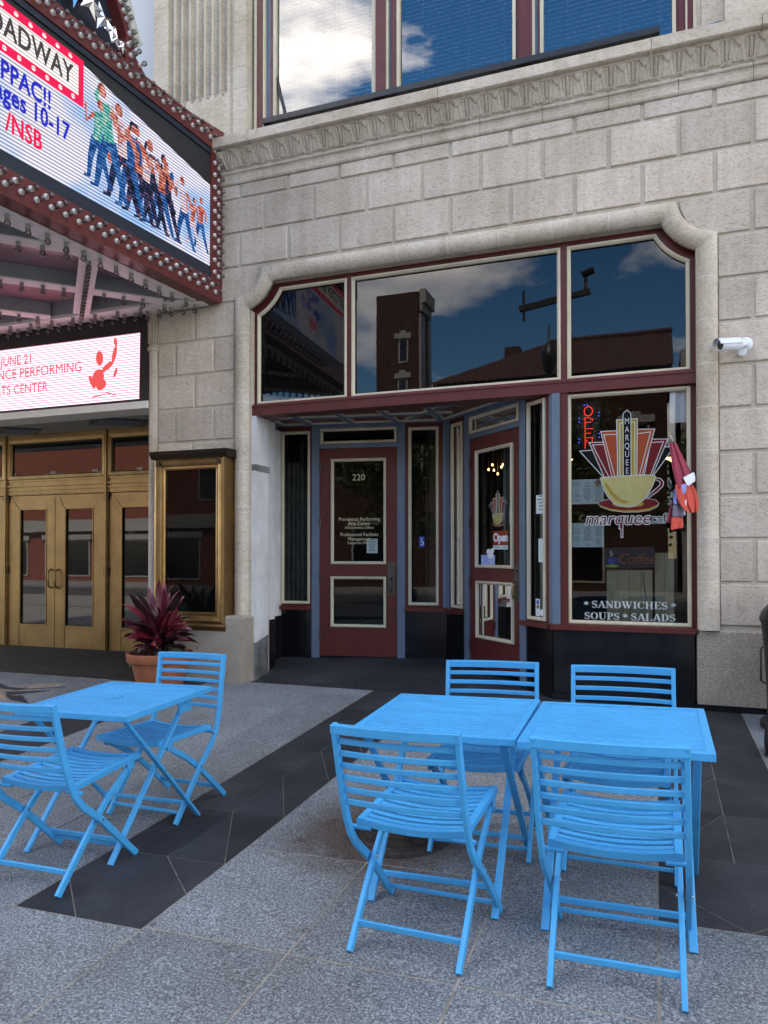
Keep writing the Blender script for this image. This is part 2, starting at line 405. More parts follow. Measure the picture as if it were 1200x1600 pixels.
# ------------------------------------------------------------------ mesh helpers
class MB:
    def __init__(s): s.v = []; s.f = []; s.mi = []; s.sm = []
    def add(s, verts, faces, mi=0, smooth=False):
        n = len(s.v)
        s.v += [tuple(v) for v in verts]
        for f in faces:
            s.f.append(tuple(i + n for i in f)); s.mi.append(mi); s.sm.append(smooth)
        return s
    def hexa(s, p, mi=0):
        return s.add(p, [(0, 3, 2, 1), (4, 5, 6, 7), (0, 1, 5, 4), (1, 2, 6, 5), (2, 3, 7, 6), (3, 0, 4, 7)], mi)
    def box(s, x0, x1, y0, y1, z0, z1, mi=0):
        return s.hexa([(x0, y0, z0), (x1, y0, z0), (x1, y1, z0), (x0, y1, z0), (x0, y0, z1), (x1, y0, z1), (x1, y1, z1), (x0, y1, z1)], mi)
    def bar(s, p, q, w, h, up=(0, 0, 1), mi=0):
        p, q, up = Vector(p), Vector(q), Vector(up)
        d = (q - p).normalized(); side = d.cross(up).normalized(); u = side.cross(d)
        a, b = side * w / 2, u * h / 2
        c = [p - a - b, p + a - b, p + a + b, p - a + b, q - a - b, q + a - b, q + a + b, q - a + b]
        return s.add(c, [(0, 1, 2, 3), (7, 6, 5, 4), (0, 4, 5, 1), (1, 5, 6, 2), (2, 6, 7, 3), (3, 7, 4, 0)], mi)
    def prism(s, poly, vec, mi=0, cap=True):
        vec = Vector(vec); n = len(poly)
        a = [Vector(p) for p in poly]; b = [p + vec for p in a]
        f = [(i, (i + 1) % n, n + (i + 1) % n, n + i) for i in range(n)]
        if cap: f += [tuple(range(n))[::-1], tuple(range(n, 2 * n))]
        return s.add(a + b, f, mi)
    def frustum(s, a, b, mi=0):
        n = len(a)
        f = [(i, (i + 1) % n, n + (i + 1) % n, n + i) for i in range(n)]
        f += [tuple(range(n))[::-1], tuple(range(n, 2 * n))]
        return s.add(list(a) + list(b), f, mi)
    def tube(s, path, r, n=8, mi=0, cap=True, smooth=True):
        path = [Vector(p) for p in path]; rings = []
        rr = r if isinstance(r, (list, tuple)) else [r] * len(path)
        ref = None
        for i, p in enumerate(path):
            d = (path[min(i + 1, len(path) - 1)] - path[max(i - 1, 0)]).normalized()
            if ref is None:
                ref = Vector((0, 0, 1)) if abs(d.z) < 0.9 else Vector((1, 0, 0))
            x = d.cross(ref).normalized(); y = x.cross(d)
            ref = y
            rings.append([p + (x * math.cos(2 * math.pi * k / n) + y * math.sin(2 * math.pi * k / n)) * rr[i] for k in range(n)])
        v = [q for ring in rings for q in ring]
        f = [(i * n + k, i * n + (k + 1) % n, (i + 1) * n + (k + 1) % n, (i + 1) * n + k) for i in range(len(path) - 1) for k in range(n)]
        s.add(v, f, mi, smooth)
        if cap:
            s.add(rings[0], [tuple(range(n))[::-1]], mi); s.add(rings[-1], [tuple(range(n))], mi)
        return s
    def sweep(s, path, prof, nrm, closed=False, mi=0, smooth=False, capends=True):
        """prof = (u, v): u to the left of travel in the plane, v along nrm; mitred corners"""
        path = [Vector(p) for p in path]; nrm = Vector(nrm).normalized(); N = len(path); k = len(prof)
        v = []
        for i, p in enumerate(path):
            if closed:
                d0 = (p - path[i - 1]).normalized(); d1 = (path[(i + 1) % N] - p).normalized()
            else:
                d0 = (p - path[i - 1]).normalized() if i else (path[1] - p).normalized()
                d1 = (path[i + 1] - p).normalized() if i < N - 1 else d0
            l0, l1 = nrm.cross(d0), nrm.cross(d1)
            m = (l0 + l1)
            m = m.normalized() / max(0.35, m.normalized().dot(l0)) if m.length > 1e-6 else l0
            v += [p + m * a + nrm * b for a, b in prof]
        f = []
        for i in range(N if closed else N - 1):
            j = (i + 1) % N
            for a in range(k):
                b = (a + 1) % k
                f.append((i * k + a, i * k + b, j * k + b, j * k + a))
        s.add(v, f, mi, smooth)
        if not closed and capends:      # caps keep their own vertices so that shading stays crisp
            s.add(v[:k], [tuple(range(k))], mi); s.add(v[(N - 1) * k:], [tuple(range(k))[::-1]], mi)
        return s
    def lathe(s, prof, n=20, c=(0, 0, 0), mat=None, mi=0, smooth=True):
        v = []
        for r, z in prof:
            for k in range(n):
                a = 2 * math.pi * k / n
                q = Vector((r * math.cos(a), r * math.sin(a), z))
                if mat is not None: q = mat @ q
                v.append(q + Vector(c))
        f = [(i * n + k, i * n + (k + 1) % n, (i + 1) * n + (k + 1) % n, (i + 1) * n + k) for i in range(len(prof) - 1) for k in range(n)]
        s.add(v, f, mi, smooth)
        if prof[0][0] > 1e-4: s.add(v[:n], [tuple(range(n))[::-1]], mi)
        if prof[-1][0] > 1e-4: s.add(v[-n:], [tuple(range(n))], mi)
        return s
    def mesh(s, name, mats):
        me = bpy.data.meshes.new(name)
        me.from_pydata(s.v, [], s.f)
        for m in (mats if isinstance(mats, (list, tuple)) else [mats]):
            me.materials.append(M[m] if isinstance(m, str) else m)
        me.polygons.foreach_set('material_index', s.mi)
        me.polygons.foreach_set('use_smooth', s.sm)
        bm = bmesh.new(); bm.from_mesh(me)
        bmesh.ops.recalc_face_normals(bm, faces=bm.faces)
        bm.to_mesh(me); bm.free()
        me.update()
        return me

COL = sc.collection.objects
def wm(o):
    if o is None: return Matrix.Identity(4)
    return wm(o.parent) @ o.matrix_parent_inverse @ o.matrix_basis if o.parent else o.matrix_basis.copy()
def attach(o, parent):
    if parent is not None:
        o.parent = parent
        o.matrix_parent_inverse = wm(parent).inverted()
def tag(o, label=None, cat=None, group=None, kind=None):
    for k, v in (('label', label), ('category', cat), ('group', group), ('kind', kind)):
        if v: o[k] = v
    return o
def thing(name, label, cat, loc=(0, 0, 0), group=None, rot=None):
    o = bpy.data.objects.new(name, None)
    o.empty_display_size = 0.2
    COL.link(o); o.location = loc
    if rot is not None: o.rotation_euler = rot
    return tag(o, label, cat, group)
def put(name, me, parent=None, loc=None, rot=None, scale=None):
    """links a mesh; its numbers are world numbers"""
    o = bpy.data.objects.new(name, me)
    COL.link(o)
    if loc is not None: o.location = loc
    if rot is not None: o.rotation_euler = rot
    if scale is not None: o.scale = scale
    attach(o, parent)
    return o
def obj(name, mb, mats, parent=None):
    return put(name, mb.mesh(name, mats), parent)
def local(name, me, parent, loc=None, rot=None):
    o = bpy.data.objects.new(name, me); COL.link(o)
    o.parent = parent
    if loc is not None: o.location = loc
    if rot is not None: o.rotation_euler = rot
    return o
def copy_tree(o, parent=None):
    c = o.copy(); COL.link(c)
    if parent is not None: c.parent = parent
    for ch in list(o.children): copy_tree(ch, c)
    return c
def frame(origin, x, z):
    """matrix whose X runs along a line of lettering and Z faces the viewer"""
    x = Vector(x).normalized(); z = Vector(z).normalized(); y = z.cross(x)
    m = Matrix.Identity(4)
    for i in range(3): m[i][0], m[i][1], m[i][2], m[i][3] = x[i], y[i], z[i], origin[i]
    return m
def text(name, body, size, m, mat, parent, align='CENTER', extrude=0.0008, shear=0, offset=0, space=1.0, spacel=1.0, xs=1.0):
    cu = bpy.data.curves.new(name, 'FONT')
    cu.body = body; cu.size = size; cu.align_x = align; cu.align_y = 'CENTER'
    cu.extrude = extrude; cu.shear = shear; cu.offset = offset; cu.space_character = space; cu.space_line = spacel
    cu.resolution_u = 3
    o = bpy.data.objects.new(name, cu); COL.link(o)
    dg = bpy.context.evaluated_depsgraph_get()
    me = bpy.data.meshes.new_from_object(o.evaluated_get(dg))
    bpy.data.objects.remove(o); bpy.data.curves.remove(cu)
    me.materials.clear(); me.materials.append(M[mat])
    me.transform(m @ Matrix.Diagonal((xs, 1, 1, 1)))
    return put(name, me, parent)
def arc(c, r, a0, a1, n, rz=None):
    rz = rz or r
    return [(c[0] + r * math.cos(a0 + (a1 - a0) * i / n), c[1] + rz * math.sin(a0 + (a1 - a0) * i / n)) for i in range(n + 1)]
def inset(poly, d):
    """shrinks a convex counter-clockwise polygon"""
    n = len(poly); res = []
    for i in range(n):
        p0, p1, p2 = Vector(poly[i - 1]), Vector(poly[i]), Vector(poly[(i + 1) % n])
        a, b = (p1 - p0).normalized(), (p2 - p1).normalized()
        na, nb = Vector((-a.y, a.x)), Vector((-b.y, b.x))
        m = na + nb
        m = m / max(0.25, m.length_squared / 2)
        res.append(p1 + m * d)
    return [(p.x, p.y) for p in res]

# ------------------------------------------------------------------ ground
def gz(x, y):
    return 0.2115 + 0.031 * y + 0.022 * min(1, max(0, -y / 3.5)) * x
def rz_(x, y):
    return 0.2115 + 0.095 * y if y > 0 else gz(x, y)
plaza = tag(bpy.data.objects.new('plaza_paving', None), kind='structure'); COL.link(plaza)
def sheet(name, x0, x1, y0, y1, step, fn, mat, parent=None):
    nx = max(1, round((x1 - x0) / step)); ny = max(1, round((y1 - y0) / step))
    v = [(x0 + (x1 - x0) * i / nx, y0 + (y1 - y0) * j / ny, fn(x0 + (x1 - x0) * i / nx, y0 + (y1 - y0) * j / ny)) for j in range(ny + 1) for i in range(nx + 1)]
    f = [(j * (nx + 1) + i, j * (nx + 1) + i + 1, (j + 1) * (nx + 1) + i + 1, (j + 1) * (nx + 1) + i) for j in range(ny) for i in range(nx)]
    return obj(name, MB().add(v, f), mat, parent)
sheet('grout_bed', -9.5, 5.5, -9.0, 0.2, 0.25, lambda x, y: gz(x, y) - 0.0012, 'grout', plaza)
def slab(name, poly, mat, gap=0.004, fn=gz, lift=0.0, parent=plaza):
    poly = inset(poly, gap)
    top = [(x, y, fn(x, y) + lift) for x, y in poly]
    bot = [(x, y, fn(x, y) - 0.02) for x, y in poly]
    return obj(name, MB().frustum(bot, top), mat, parent)
def rect(x0, x1, y0, y1): return [(x0, y0), (x1, y0), (x1, y1), (x0, y1)]
def patt(x0, x1, y0, y1, style):
    xm, ym = (x0 + x1) / 2, (y0 + y1) / 2
    if style == 'rays':
        return [[(x0, y1), (x0, y0), (xm, y1)], [(x0, y0), (xm, y0), (xm, y1)], [(xm, y0), (x1, y0), (xm, y1)], [(x1, y0), (x1, y1), (xm, y1)]]
    if style == 'diamond':
        return [[(x0, y0), (xm, y0), (x0, ym)], [(x1, ym), (x1, y1), (xm, y1)], [(xm, y0), (x1, y0), (x1, ym), (xm, y1), (x0, y1), (x0, ym)]]
    if style == 'vee':
        return [[(x0, y0), (xm, y0), (x0, ym)], [(xm, y0), (x1, y0), (x1, ym)], [(xm, y0), (x1, ym), (x1, y1), (x0, y1), (x0, ym)]]
    return [rect(x0, x1, y0, y1)]
def dark_band(x0, x1, ys, styles):
    for i in range(len(ys) - 1):
        for p in patt(x0, x1, ys[i], ys[i + 1], styles[i % len(styles)]):
            slab('dark_granite_piece', p, 'darktile', 0.0020)
dark_band(-2.573, -1.924, [-4.345, -3.742, -3.150, -2.560, -1.990, -1.420, -0.845, -0.12], ['diamond', 'rays', 'rays', 'rays', 'rays', 'rays', 'rays'])
dark_band(0.0, 0.650, [-3.695, -3.070, -2.462, -1.840, -1.215, -0.585, -0.005], ['vee', 'rays', 'rays', 'rays', 'plain', 'plain'])
dark_band(-5.03, -4.38, [-4.345, -3.742, -3.150, -2.560, -1.990, -1.66], ['diamond', 'rays', 'rays', 'rays', 'plain'])
for i in range(7):      # dark strip along the foot of the building
    x0 = -3.93 + i * 0.56
    slab('dark_border_stone', rect(x0, min(x0 + 0.56, -0.02), -0.27 if x0 > -1.93 or x0 < -3.0 or True else 0, 0.0) if False else rect(x0, min(x0 + 0.56, 0.0), -0.12, 0.10), 'darktile', 0.003, rz_)
# grey granite: left of the dark band
for k, (x0, x1, off) in enumerate([(-3.06, -2.573, -0.36), (-3.63, -3.06, -1.0), (-4.20, -3.63, -0.50), (-4.38, -4.20, -1.0)]):
    ys = [-0.12]; y = off
    while y > -4.3: ys.append(y); y -= 1.10
    ys.append(-4.345)
    for a, b in zip(ys, ys[1:]):
        if a - b > 0.05: slab('granite_slab', rect(x0, x1, b, a), 'granite', 0.003)
# between the two dark bands
for k in range(3):
    x0, x1 = -1.924 + k * 0.6413, -1.924 + (k + 1) * 0.6413
    ys = [-0.12, -1.18, -2.36, -3.535, -4.325] if k != 1 else [-0.12, -0.62, -1.78, -2.95, -3.535, -4.325]
    for a, b in zip(ys, ys[1:]): slab('granite_slab', rect(x0, x1, b, a), 'granite', 0.004)
# right of the right band, and the big slabs nearest the viewer
for a, b in ((-0.03, -1.21), (-1.21, -2.46), (-2.46, -3.695)):
    for k in range(6): slab('granite_slab', rect(0.65 + k * 0.646, 0.65 + (k + 1) * 0.646, b, a), 'granite', 0.004)
XS = [-9.05, -8.4, -7.75, -7.1, -6.46, -5.81, -5.16, -4.51, -3.865, -3.219, -2.573, -1.924, -1.283, -0.6413, 0.0, 0.65, 1.296, 1.942, 2.588, 3.234, 3.88, 4.526, 5.17]
for i in range(len(XS) - 1):
    y_top = -4.345 if XS[i] < -1.95 else (-4.325 if XS[i] < -0.01 else -3.695)
    rows = [y_top, -5.52, -6.7, -7.88, -8.95] if XS[i] < -0.01 else [y_top, -4.77, -5.52, -6.7, -7.88, -8.95]
    for a, b in zip(rows, rows[1:]):
        slab('granite_slab', rect(XS[i], XS[i + 1], b, a), 'granite', 0.0045)
# further left, towards the theatre doors
for i in range(6):
    for a, b in ((-1.66, -2.56), (-2.56, -3.45), (-3.45, -4.345)):
        slab('granite_slab', rect(-8.9 + i * 0.645, -8.9 + (i + 1) * 0.645, b, a), 'granite', 0.004)
for i in range(4):
    slab('granite_slab', rect(-8.9 + i * 1.1, -8.9 + (i + 1) * 1.1, -1.66, -0.42), 'granite', 0.004)
slab('granite_slab', rect(-4.5, -4.38, -1.66, -0.12), 'granite', 0.004)
# star inlay in front of the doors (4 mm proud of the slabs)
star = tag(bpy.data.objects.new('star_inlay', None), kind='structure'); COL.link(star)
def inlay(name, poly, mat):
    top = [(x, y, gz(x, y) + 0.004) for x, y in poly]; bot = [(x, y, gz(x, y) - 0.01) for x, y in poly]
    return obj(name, MB().frustum(bot, top), mat, star)
inlay('dark_star_point', [(-6.49, -0.95), (-6.13, -1.04), (-5.70, -0.80), (-6.03, -0.96)][::-1], 'darktile')
inlay('dark_star_point', [(-6.60, -0.86), (-6.50, -0.86), (-6.15, -1.03), (-6.42, -1.00)], 'darktile')
inlay('dark_star_point', [(-6.17, -1.12), (-5.74, -0.97), (-6.03, -1.22)], 'darktile')
inlay('dark_star_point', [(-6.03, -1.24), (-5.86, -1.20), (-5.55, -1.42), (-5.84, -1.36)], 'darktile')
inlay('tan_star_point', [(-6.60, -1.05), (-6.25, -1.12), (-5.88, -1.36), (-6.3, -1.40), (-6.7, -1.30)], 'tan_stone')
# floor before the theatre doors, and the ramped floor of the shop entrance
for i in range(7):
    for a, b in ((-0.40, -0.2), (-0.2, 0.0), (0.0, 1.35)): slab('entrance_floor', rect(-11.6 + i * 1.0343, -11.6 + (i + 1) * 1.0343, a, b), 'carpet', 0.0, gz, 0.006)
recess = tag(bpy.data.objects.new('entrance_ramp', None), kind='structure'); COL.link(recess)
sheet('grout_bed', -4.6, -0.86, 0.10, 1.75, 0.25, lambda x, y: rz_(x, y) - 0.004, 'grout', recess)
for i in range(7):
    for j in range(4):
        x0 = -4.55 + i * 0.56 + (0.28 if j % 2 else 0); y0 = 0.10 + j * 0.4
        if x0 > -1.0: continue
        slab('dark_floor_tile', rect(x0, min(x0 + 0.56, -0.87), y0, y0 + 0.4), 'darktile', 0.0025, rz_, 0, recess)

# manhole cover (in the slab between the front chairs)
mh = thing('manhole_cover', 'round rusty iron cover set in the granite under the middle table', 'manhole cover', (-1.235, -3.20, gz(-1.235, -3.20)))
zc = gz(-1.235, -3.2)
obj('ring', MB().lathe([(0.265, -0.01), (0.265, 0.010), (0.25, 0.014), (0.225, 0.014), (0.215, 0.009), (0.215, -0.01)], 40, (-1.235, -3.2, zc)), 'iron', mh)
obj('lid', MB().lathe([(0.0001, 0.008), (0.212, 0.008), (0.212, -0.01)], 40, (-1.235, -3.2, zc)), 'iron', mh)
lb = MB()
for i in range(-6, 7):
    w = math.sqrt(max(0, 0.19 ** 2 - (i * 0.03) ** 2))
    lb.box(-1.235 - w, -1.235 + w, -3.2 + i * 0.03 - 0.008, -3.2 + i * 0.03 + 0.008, zc + 0.006, zc + 0.012)
obj('tread', lb, 'iron', mh)

# street behind the viewer (seen only in the glass)
tag(obj('road', MB().box(-90, 90, -21.0, -13.5, -0.5, -0.17), 'asphalt'), kind='structure')
tag(obj('pavement', MB().box(-90, 90, -13.48, -9.0, -0.5, -0.05), 'far_pave'), kind='structure')
tag(obj('far_pavement', MB().box(-90, 90, -26.0, -21.02, -0.5, -0.06), 'far_pave'), kind='structure')
tag(obj('ground', MB().box(-400, 400, -400, 400, -1.2, -0.52), 'asphalt'), kind='structure')
tag(obj('side_pavement', MB().box(5.5, 60, -8.98, 0.0, -0.5, 0.02), 'far_pave'), kind='structure')
tag(obj('side_pavement', MB().box(-60, -9.5, -8.98, 0.0, -0.5, -0.1), 'far_pave'), kind='structure')

# ------------------------------------------------------------------ the theatre building
bld = thing('theatre_building', 'pale limestone theatre building with block walls, carved cornice and office windows upstairs', 'building', (-1.8, 0.3, 0.2))
YF = -0.012            # face of the blocks
YM = 0.005             # face of the mortar
C_R, C_L = (0.500, 4.565), (-4.190, 4.565)      # centres of the scooped corners
# wall core
core = MB()
core.box(-5.20, -4.05, YM, 0.42, 0.05, 4.24)
core.box(0.36, 6.0, YM, 0.42, 0.1, 4.24)
core.box(-5.20, 6.0, YM, 0.42, 4.44, 5.52)
core.box(-5.20, -4.0, YM, 0.42, 4.24, 4.44)
core.box(0.31, 6.0, YM, 0.42, 4.24, 4.44)
core.box(-12.0, -5.20, 0.02, 0.42, 4.3, 5.52)
for cx, sg in ((C_R[0], 1), (C_L[0], -1)):
    a = arc(C_R, 0.43, math.pi, 1.5 * math.pi, 8)
    pl = [(cx + sg * (x - C_R[0]), 0.013, z) for x, z in a] + [(cx, 0.013, C_R[1])]
    core.prism(pl, (0, 0.4, 0))
obj('wall', core, 'joint', bld)
up = MB()          # upper storeys, shell and roof that throw the shade
up.box(-5.30, -4.07, 0.30, 0.60, 5.5, 8.6)
up.box(0.38, 6.0, 0.30, 0.60, 5.5, 8.6)
up.box(-14, 8.0, 0.30, 0.60, 8.6, 17.5)
up.box(-14, -5.32, 0.34, 0.60, 5.5, 8.6)
up.box(-14, 8.0, 13.0, 13.4, 0, 17.5)
up.box(-14, -13.7, 0.61, 12.99, -0.2, 17.5)
up.box(7.7, 8.0, 0.61, 12.99, -0.2, 17.5)
up.box(-14.2, 8.2, 0.2, 13.5, 17.51, 17.9)
up.box(6.0, 8.0, 0.02, 0.42, 0, 5.5)
obj('upper_wall', up, 'stone_smooth', bld)
# stone blocks: bed lines and joints as on the building
PITCH = 0.577
J0 = [0.477 - PITCH * k for k in range(-3, 10)]
J1 = [0.771 - PITCH * k for k in range(-3, 11)]
block_cache = {}
def block_mesh(w, h):
    key = (round(w, 3), round(h, 3))
    if key not in block_cache:
        d, ch = 0.034, 0.007
        b = [(0, d, 0), (w, d, 0), (w, d, h), (0, d, h)]
        m_ = [(0, ch, 0), (w, ch, 0), (w, ch, h), (0, ch, h)]
        f = [(ch, 0, ch), (w - ch, 0, ch), (w - ch, 0, h - ch), (ch, 0, h - ch)]
        block_cache[key] = MB().frustum(b, m_).frustum(m_, f).mesh('stone_block', 'stone')
    return block_cache[key]
def block(x0, x1, z0, z1, y=YF, parent=bld):
    o = put('stone_block', block_mesh(x1 - x0, z1 - z0), parent, (x0, y + rng.uniform(-0.003, 0.003), z0))
    return o
G = 0.017
def course(z0, z1, joints, xa, xb):
    js = sorted(j for j in joints if xa + 0.06 < j < xb - 0.06)
    xs = [xa] + js + [xb]
    for i in range(len(xs) - 1):
        block(xs[i] + (G if i else 0), xs[i + 1] - (G if i < len(xs) - 2 else 0), z0, z1 - 0.030)
XL, XR = -5.20, 3.2
course(5.320, 5.490, J0, -4.40, XR)
course(4.954, 5.320, J1, -4.70, XR)
course(4.588, 4.954, J0, -4.70, XR)
# course level with the scooped corners
def corner_block(cx, sg, xo):
    a = arc(C_R, 0.305, math.pi, 1.5 * math.pi, 10, 0.340)
    P = [(cx + sg * (x - C_R[0]), z) for x, z in a]
    zt = 4.558
    poly = [(P[0][0], zt)] + P[1:] + [(xo, 4.225), (xo, zt)]
    if sg < 0: poly = poly[::-1]
    ch = inset(poly, 0.007)
    mb = MB()
    mb.frustum([(x, 0.022, z) for x, z in poly], [(x, YF + 0.007, z) for x, z in poly])
    mb.frustum([(x, YF + 0.007, z) for x, z in poly], [(x, YF, z) for x, z in ch])
    obj('stone_block', mb, 'stone', bld)
corner_block(C_R[0], 1, 0.743)
corner_block(C_L[0], -1, -4.50)
block(-4.70, -4.517, 4.222, 4.558)
# piers left and right of the shop window
zs = [4.222 - 0.3658 * k for k in range(10)]
for k in range(9):
    z1, z0 = zs[k], zs[k + 1]
    if z0 < 0.90: z0 = 0.895
    # right pier
    js = [0.760, 1.34, 1.92, 2.5] if k % 2 else [1.05, 1.63, 2.21, 2.79]
    if k % 2 == 0: js = [1.05, 1.63, 2.2, 2.8]
    course(z0, z1, js, 0.497, XR)
for k in range(4):
    z1, z0 = zs[k], zs[k + 1]
    js = [-4.699] if k % 2 == 0 else [-4.944, -4.455]
    course(z0, z1, js, -5.175, -4.205)
course(2.640, 2.758, [-4.73], -5.175, -4.205)
for k in range(4, 9):
    z1, z0 = zs[k], max(zs[k + 1], 0.88)
    if k > 4 or True: course(z0, min(z1, 2.61), [-4.7], -5.175, -4.205)
for k in range(0, 2):          # the course above, right side, next to the corner block
    pass
course(4.222, 4.588, [1.34, 1.92, 2.5], 0.760 + 0.017, XR)
# roll moulding round the opening, stone by stone
half = [(0.088 * math.cos(a), -0.030 - 0.082 * math.sin(a) + 0.03) for a in [math.pi * i / 10 for i in range(11)]]
def roll_path():
    cxr, cz, r = C_R[0], C_R[1], 0.405
    xv, zh = 0.408, 4.461
    a0 = math.asin((cz - 4.168) / r); a1 = math.acos((cxr - 0.109) / r)
    right = [(xv, 0.885), (xv, cz - math.sqrt(r * r - (cxr - xv) ** 2))]
    t0 = math.atan2(right[-1][1] - cz, right[-1][0] - cxr); t1 = math.atan2(zh - cz, -math.sqrt(r * r - (zh - cz) ** 2))
    if t0 < 0: t0 += 2 * math.pi
    if t1 < 0: t1 += 2 * math.pi
    A = [(cxr + r * math.cos(t0 + (t1 - t0) * i / 8), cz + r * math.sin(t0 + (t1 - t0) * i / 8)) for i in range(9)]
    return right[:1] + A
RP = roll_path()
MIDX = (C_R[0] + C_L[0]) / 2
path = RP + [(2 * MIDX - x, z) for x, z in RP[::-1]]
fin = [(Vector((x, -0.002, z))) for x, z in path]
def cut_path(pts, cuts):
    """cuts the polyline at arc lengths, keeping its own vertices"""
    d = [0]
    for a, b in zip(pts, pts[1:]): d.append(d[-1] + (b - a).length)
    def at(s):
        for i in range(len(pts) - 1):
            if d[i + 1] >= s - 1e-9:
                return pts[i].lerp(pts[i + 1], (s - d[i]) / (d[i + 1] - d[i]))
        return pts[-1]
    res = []
    for s0, s1 in zip(cuts, cuts[1:]):
        s0 += 0.003; s1 -= 0.003
        res.append([at(s0)] + [p for p, q in zip(pts, d) if s0 + 1e-6 < q < s1 - 1e-6] + [at(s1)])
    return res, d
_, dd = cut_path(fin, [0, 1])
tot = dd[-1]; sv = dd[1]; sa = dd[len(RP) - 1]
cuts = [0] + [z - 0.885 for z in sorted(zs) if 1.0 < z < 4.0] + [sa - 0.08]
hx = (tot - 2 * sa) / 8
cuts += [sa + hx * k for k in range(1, 8)]
cuts += [tot - c for c in cuts[::-1] if c <= sa][0:]
cuts = sorted(set(round(c, 4) for c in cuts))
segs, _ = cut_path(fin, cuts)
for sgm in segs:
    obj('roll_moulding_stone', MB().sweep(sgm, half, (0, 1, 0), smooth=True), 'stone_smooth', bld)
obj('mortar_core', MB().sweep(fin, [(u * 0.993, v * 0.993) for u, v in half], (0, 1, 0)), 'mortar', bld)
# narrow reveal between the roll and the woodwork
rv = MB()
rv.box(-4.022, -4.006, 0.0, 0.40, 0.24, 4.1); rv.box(0.334, 0.350, 0.0, 0.40, 0.24, 4.1); rv.box(-3.8, 0.12, 0.0, 0.4, 4.376, 4.43)
obj('reveal', rv, 'stone_smooth', bld)
# granite pedestals
def chamfer_box(mb, x0, x1, y0, y1, z0, z1, c=0.012):
    a = [(x0, y0, z0), (x1, y0, z0), (x1, y1, z0), (x0, y1, z0)]
    b = [(x, y, z1 - c) for x, y, _ in a]
    t = [(x0 + c, y0 + c, z1), (x1 - c, y0 + c, z1), (x1 - c, y1, z1), (x0 + c, y1, z1)]
    return mb.frustum(a, b).frustum(b, t)
mb = MB(); chamfer_box(mb, -4.98, -3.975, -0.215, 0.3, 0.0, 0.885, 0.02)
obj('pedestal', mb, 'granite_wall', bld)
for x0, x1 in ((0.318, 1.9), (1.905, 3.4)):
    mb = MB(); chamfer_box(mb, x0, x1, -0.030, 0.3, 0.262, 0.886, 0.014)
    obj('pedestal', mb, 'granite_wall', bld)
obj('plinth', MB().box(0.30, 3.4, -0.040, 0.2, 0.0, 0.260), 'blackstone', bld)
# slim colonnette on the far edge of the left pier
cl = MB()
cl.lathe([(0.062, 0.86), (0.062, 3.78)], 14, (-5.245, 0.02, 0))
obj('colonnette', cl, 'stone_smooth', bld)
cp = MB()
cp.lathe([(0.075, 3.78), (0.085, 3.80), (0.075, 3.83), (0.062, 3.84), (0.064, 4.12), (0.085, 4.16), (0.095, 4.19), (0.095, 4.23)], 14, (-5.245, 0.02, 0))
for k in range(9):
    a = math.pi + math.pi * k / 8
    cp.tube([(-5.245 + 0.066 * math.cos(a), 0.02 + 0.066 * math.sin(a), 3.86), (-5.245 + 0.068 * math.cos(a), 0.02 + 0.068 * math.sin(a), 4.11)], 0.011, 5)
obj('capital', cp, 'stone_carved', bld)
# cornice: moulding stones, carved leaves, slab
prof = [(0.10, 5.462), (-0.020, 5.462), (-0.030, 5.470), (-0.036, 5.486), (-0.030, 5.500), (-0.024, 5.506), (-0.026, 5.545), (-0.034, 5.565), (-0.050, 5.572), (-0.054, 5.584), (-0.048, 5.594), (-0.046, 5.604), (0.10, 5.604)]
x = -4.42; w = 0.577
while x < 3.0:
    x1 = min(x + w, 3.0)
    obj('cornice_stone', MB().prism([(x + 0.002, y, z) for y, z in prof], (x1 - x - 0.004, 0, 0)), 'stone_smooth', bld)
    x = x1
topp = [(0.10, 5.762), (-0.135, 5.762), (-0.150, 5.770), (-0.150, 5.782), (-0.185, 5.786), (-0.200, 5.796), (-0.200, 5.893), (0.10, 5.898), (0.28, 5.898), (0.28, 5.762)]
for x0, x1 in ((-4.40, -3.93), (-3.928, -1.9), (-1.898, -0.02), (-0.018, 0.82), (0.822, 3.0)):
    obj('cornice_slab', MB().prism([(x0, y, z) for y, z in topp], (x1 - x0 - 0.003, 0, 0)), 'stone_smooth', bld)
obj('cornice_bed', MB().prism([(-4.41, y, z) for y, z in [(0.1, 5.60), (-0.040, 5.604), (-0.120, 5.764), (0.1, 5.764)]], (7.41, 0, 0)), 'stone_carved', bld)
def leaf_mesh():
    n, k = 26, 18
    v, f = [], []
    for j in range(k + 1):
        t = j / k
        for i in range(n + 1):
            u = i / n * 2 - 1
            au = abs(u)
            h = 0.018 + 0.008 * math.cos(au * 15 + t * 4) * (0.4 + 0.6 * au)                 # veins of the leaf
            h += 0.010 * math.cos(min(1, au / 0.82) * math.pi / 2)
            if au > 0.80: h = 0.006                                      # groove round the dart
            if au > 0.90 and t > 0.10: h = 0.032                          # hanging dart
            if au > 0.74 and 0.02 < t < 0.18: h = 0.036 - 0.02 * abs(t - 0.10) / 0.08   # its rounded foot
            if t > 0.70 and au < 0.46 * (t - 0.66) / 0.34: h = 0.050      # little cap above the leaf
            if t < 0.06 and au < 0.6: h = 0.008
            h += 0.004 * noise.noise(Vector((u * 6, t * 7, 1.3)))
            yb = -0.042 - 0.078 * t
            v.append((u * 0.0915, yb - h * 0.72, 5.604 + 0.158 * t))
            if i < n and j < k:
                a = j * (n + 1) + i
                f.append((a, a + 1, a + n + 2, a + n + 1))
    return MB().add(v, f, 0, False).mesh('carved_leaf', 'stone_carved')
lm = leaf_mesh()
for k in range(34):
    put('carved_leaf', lm, bld, (-4.315 + 0.1842 * k, 0, 0))
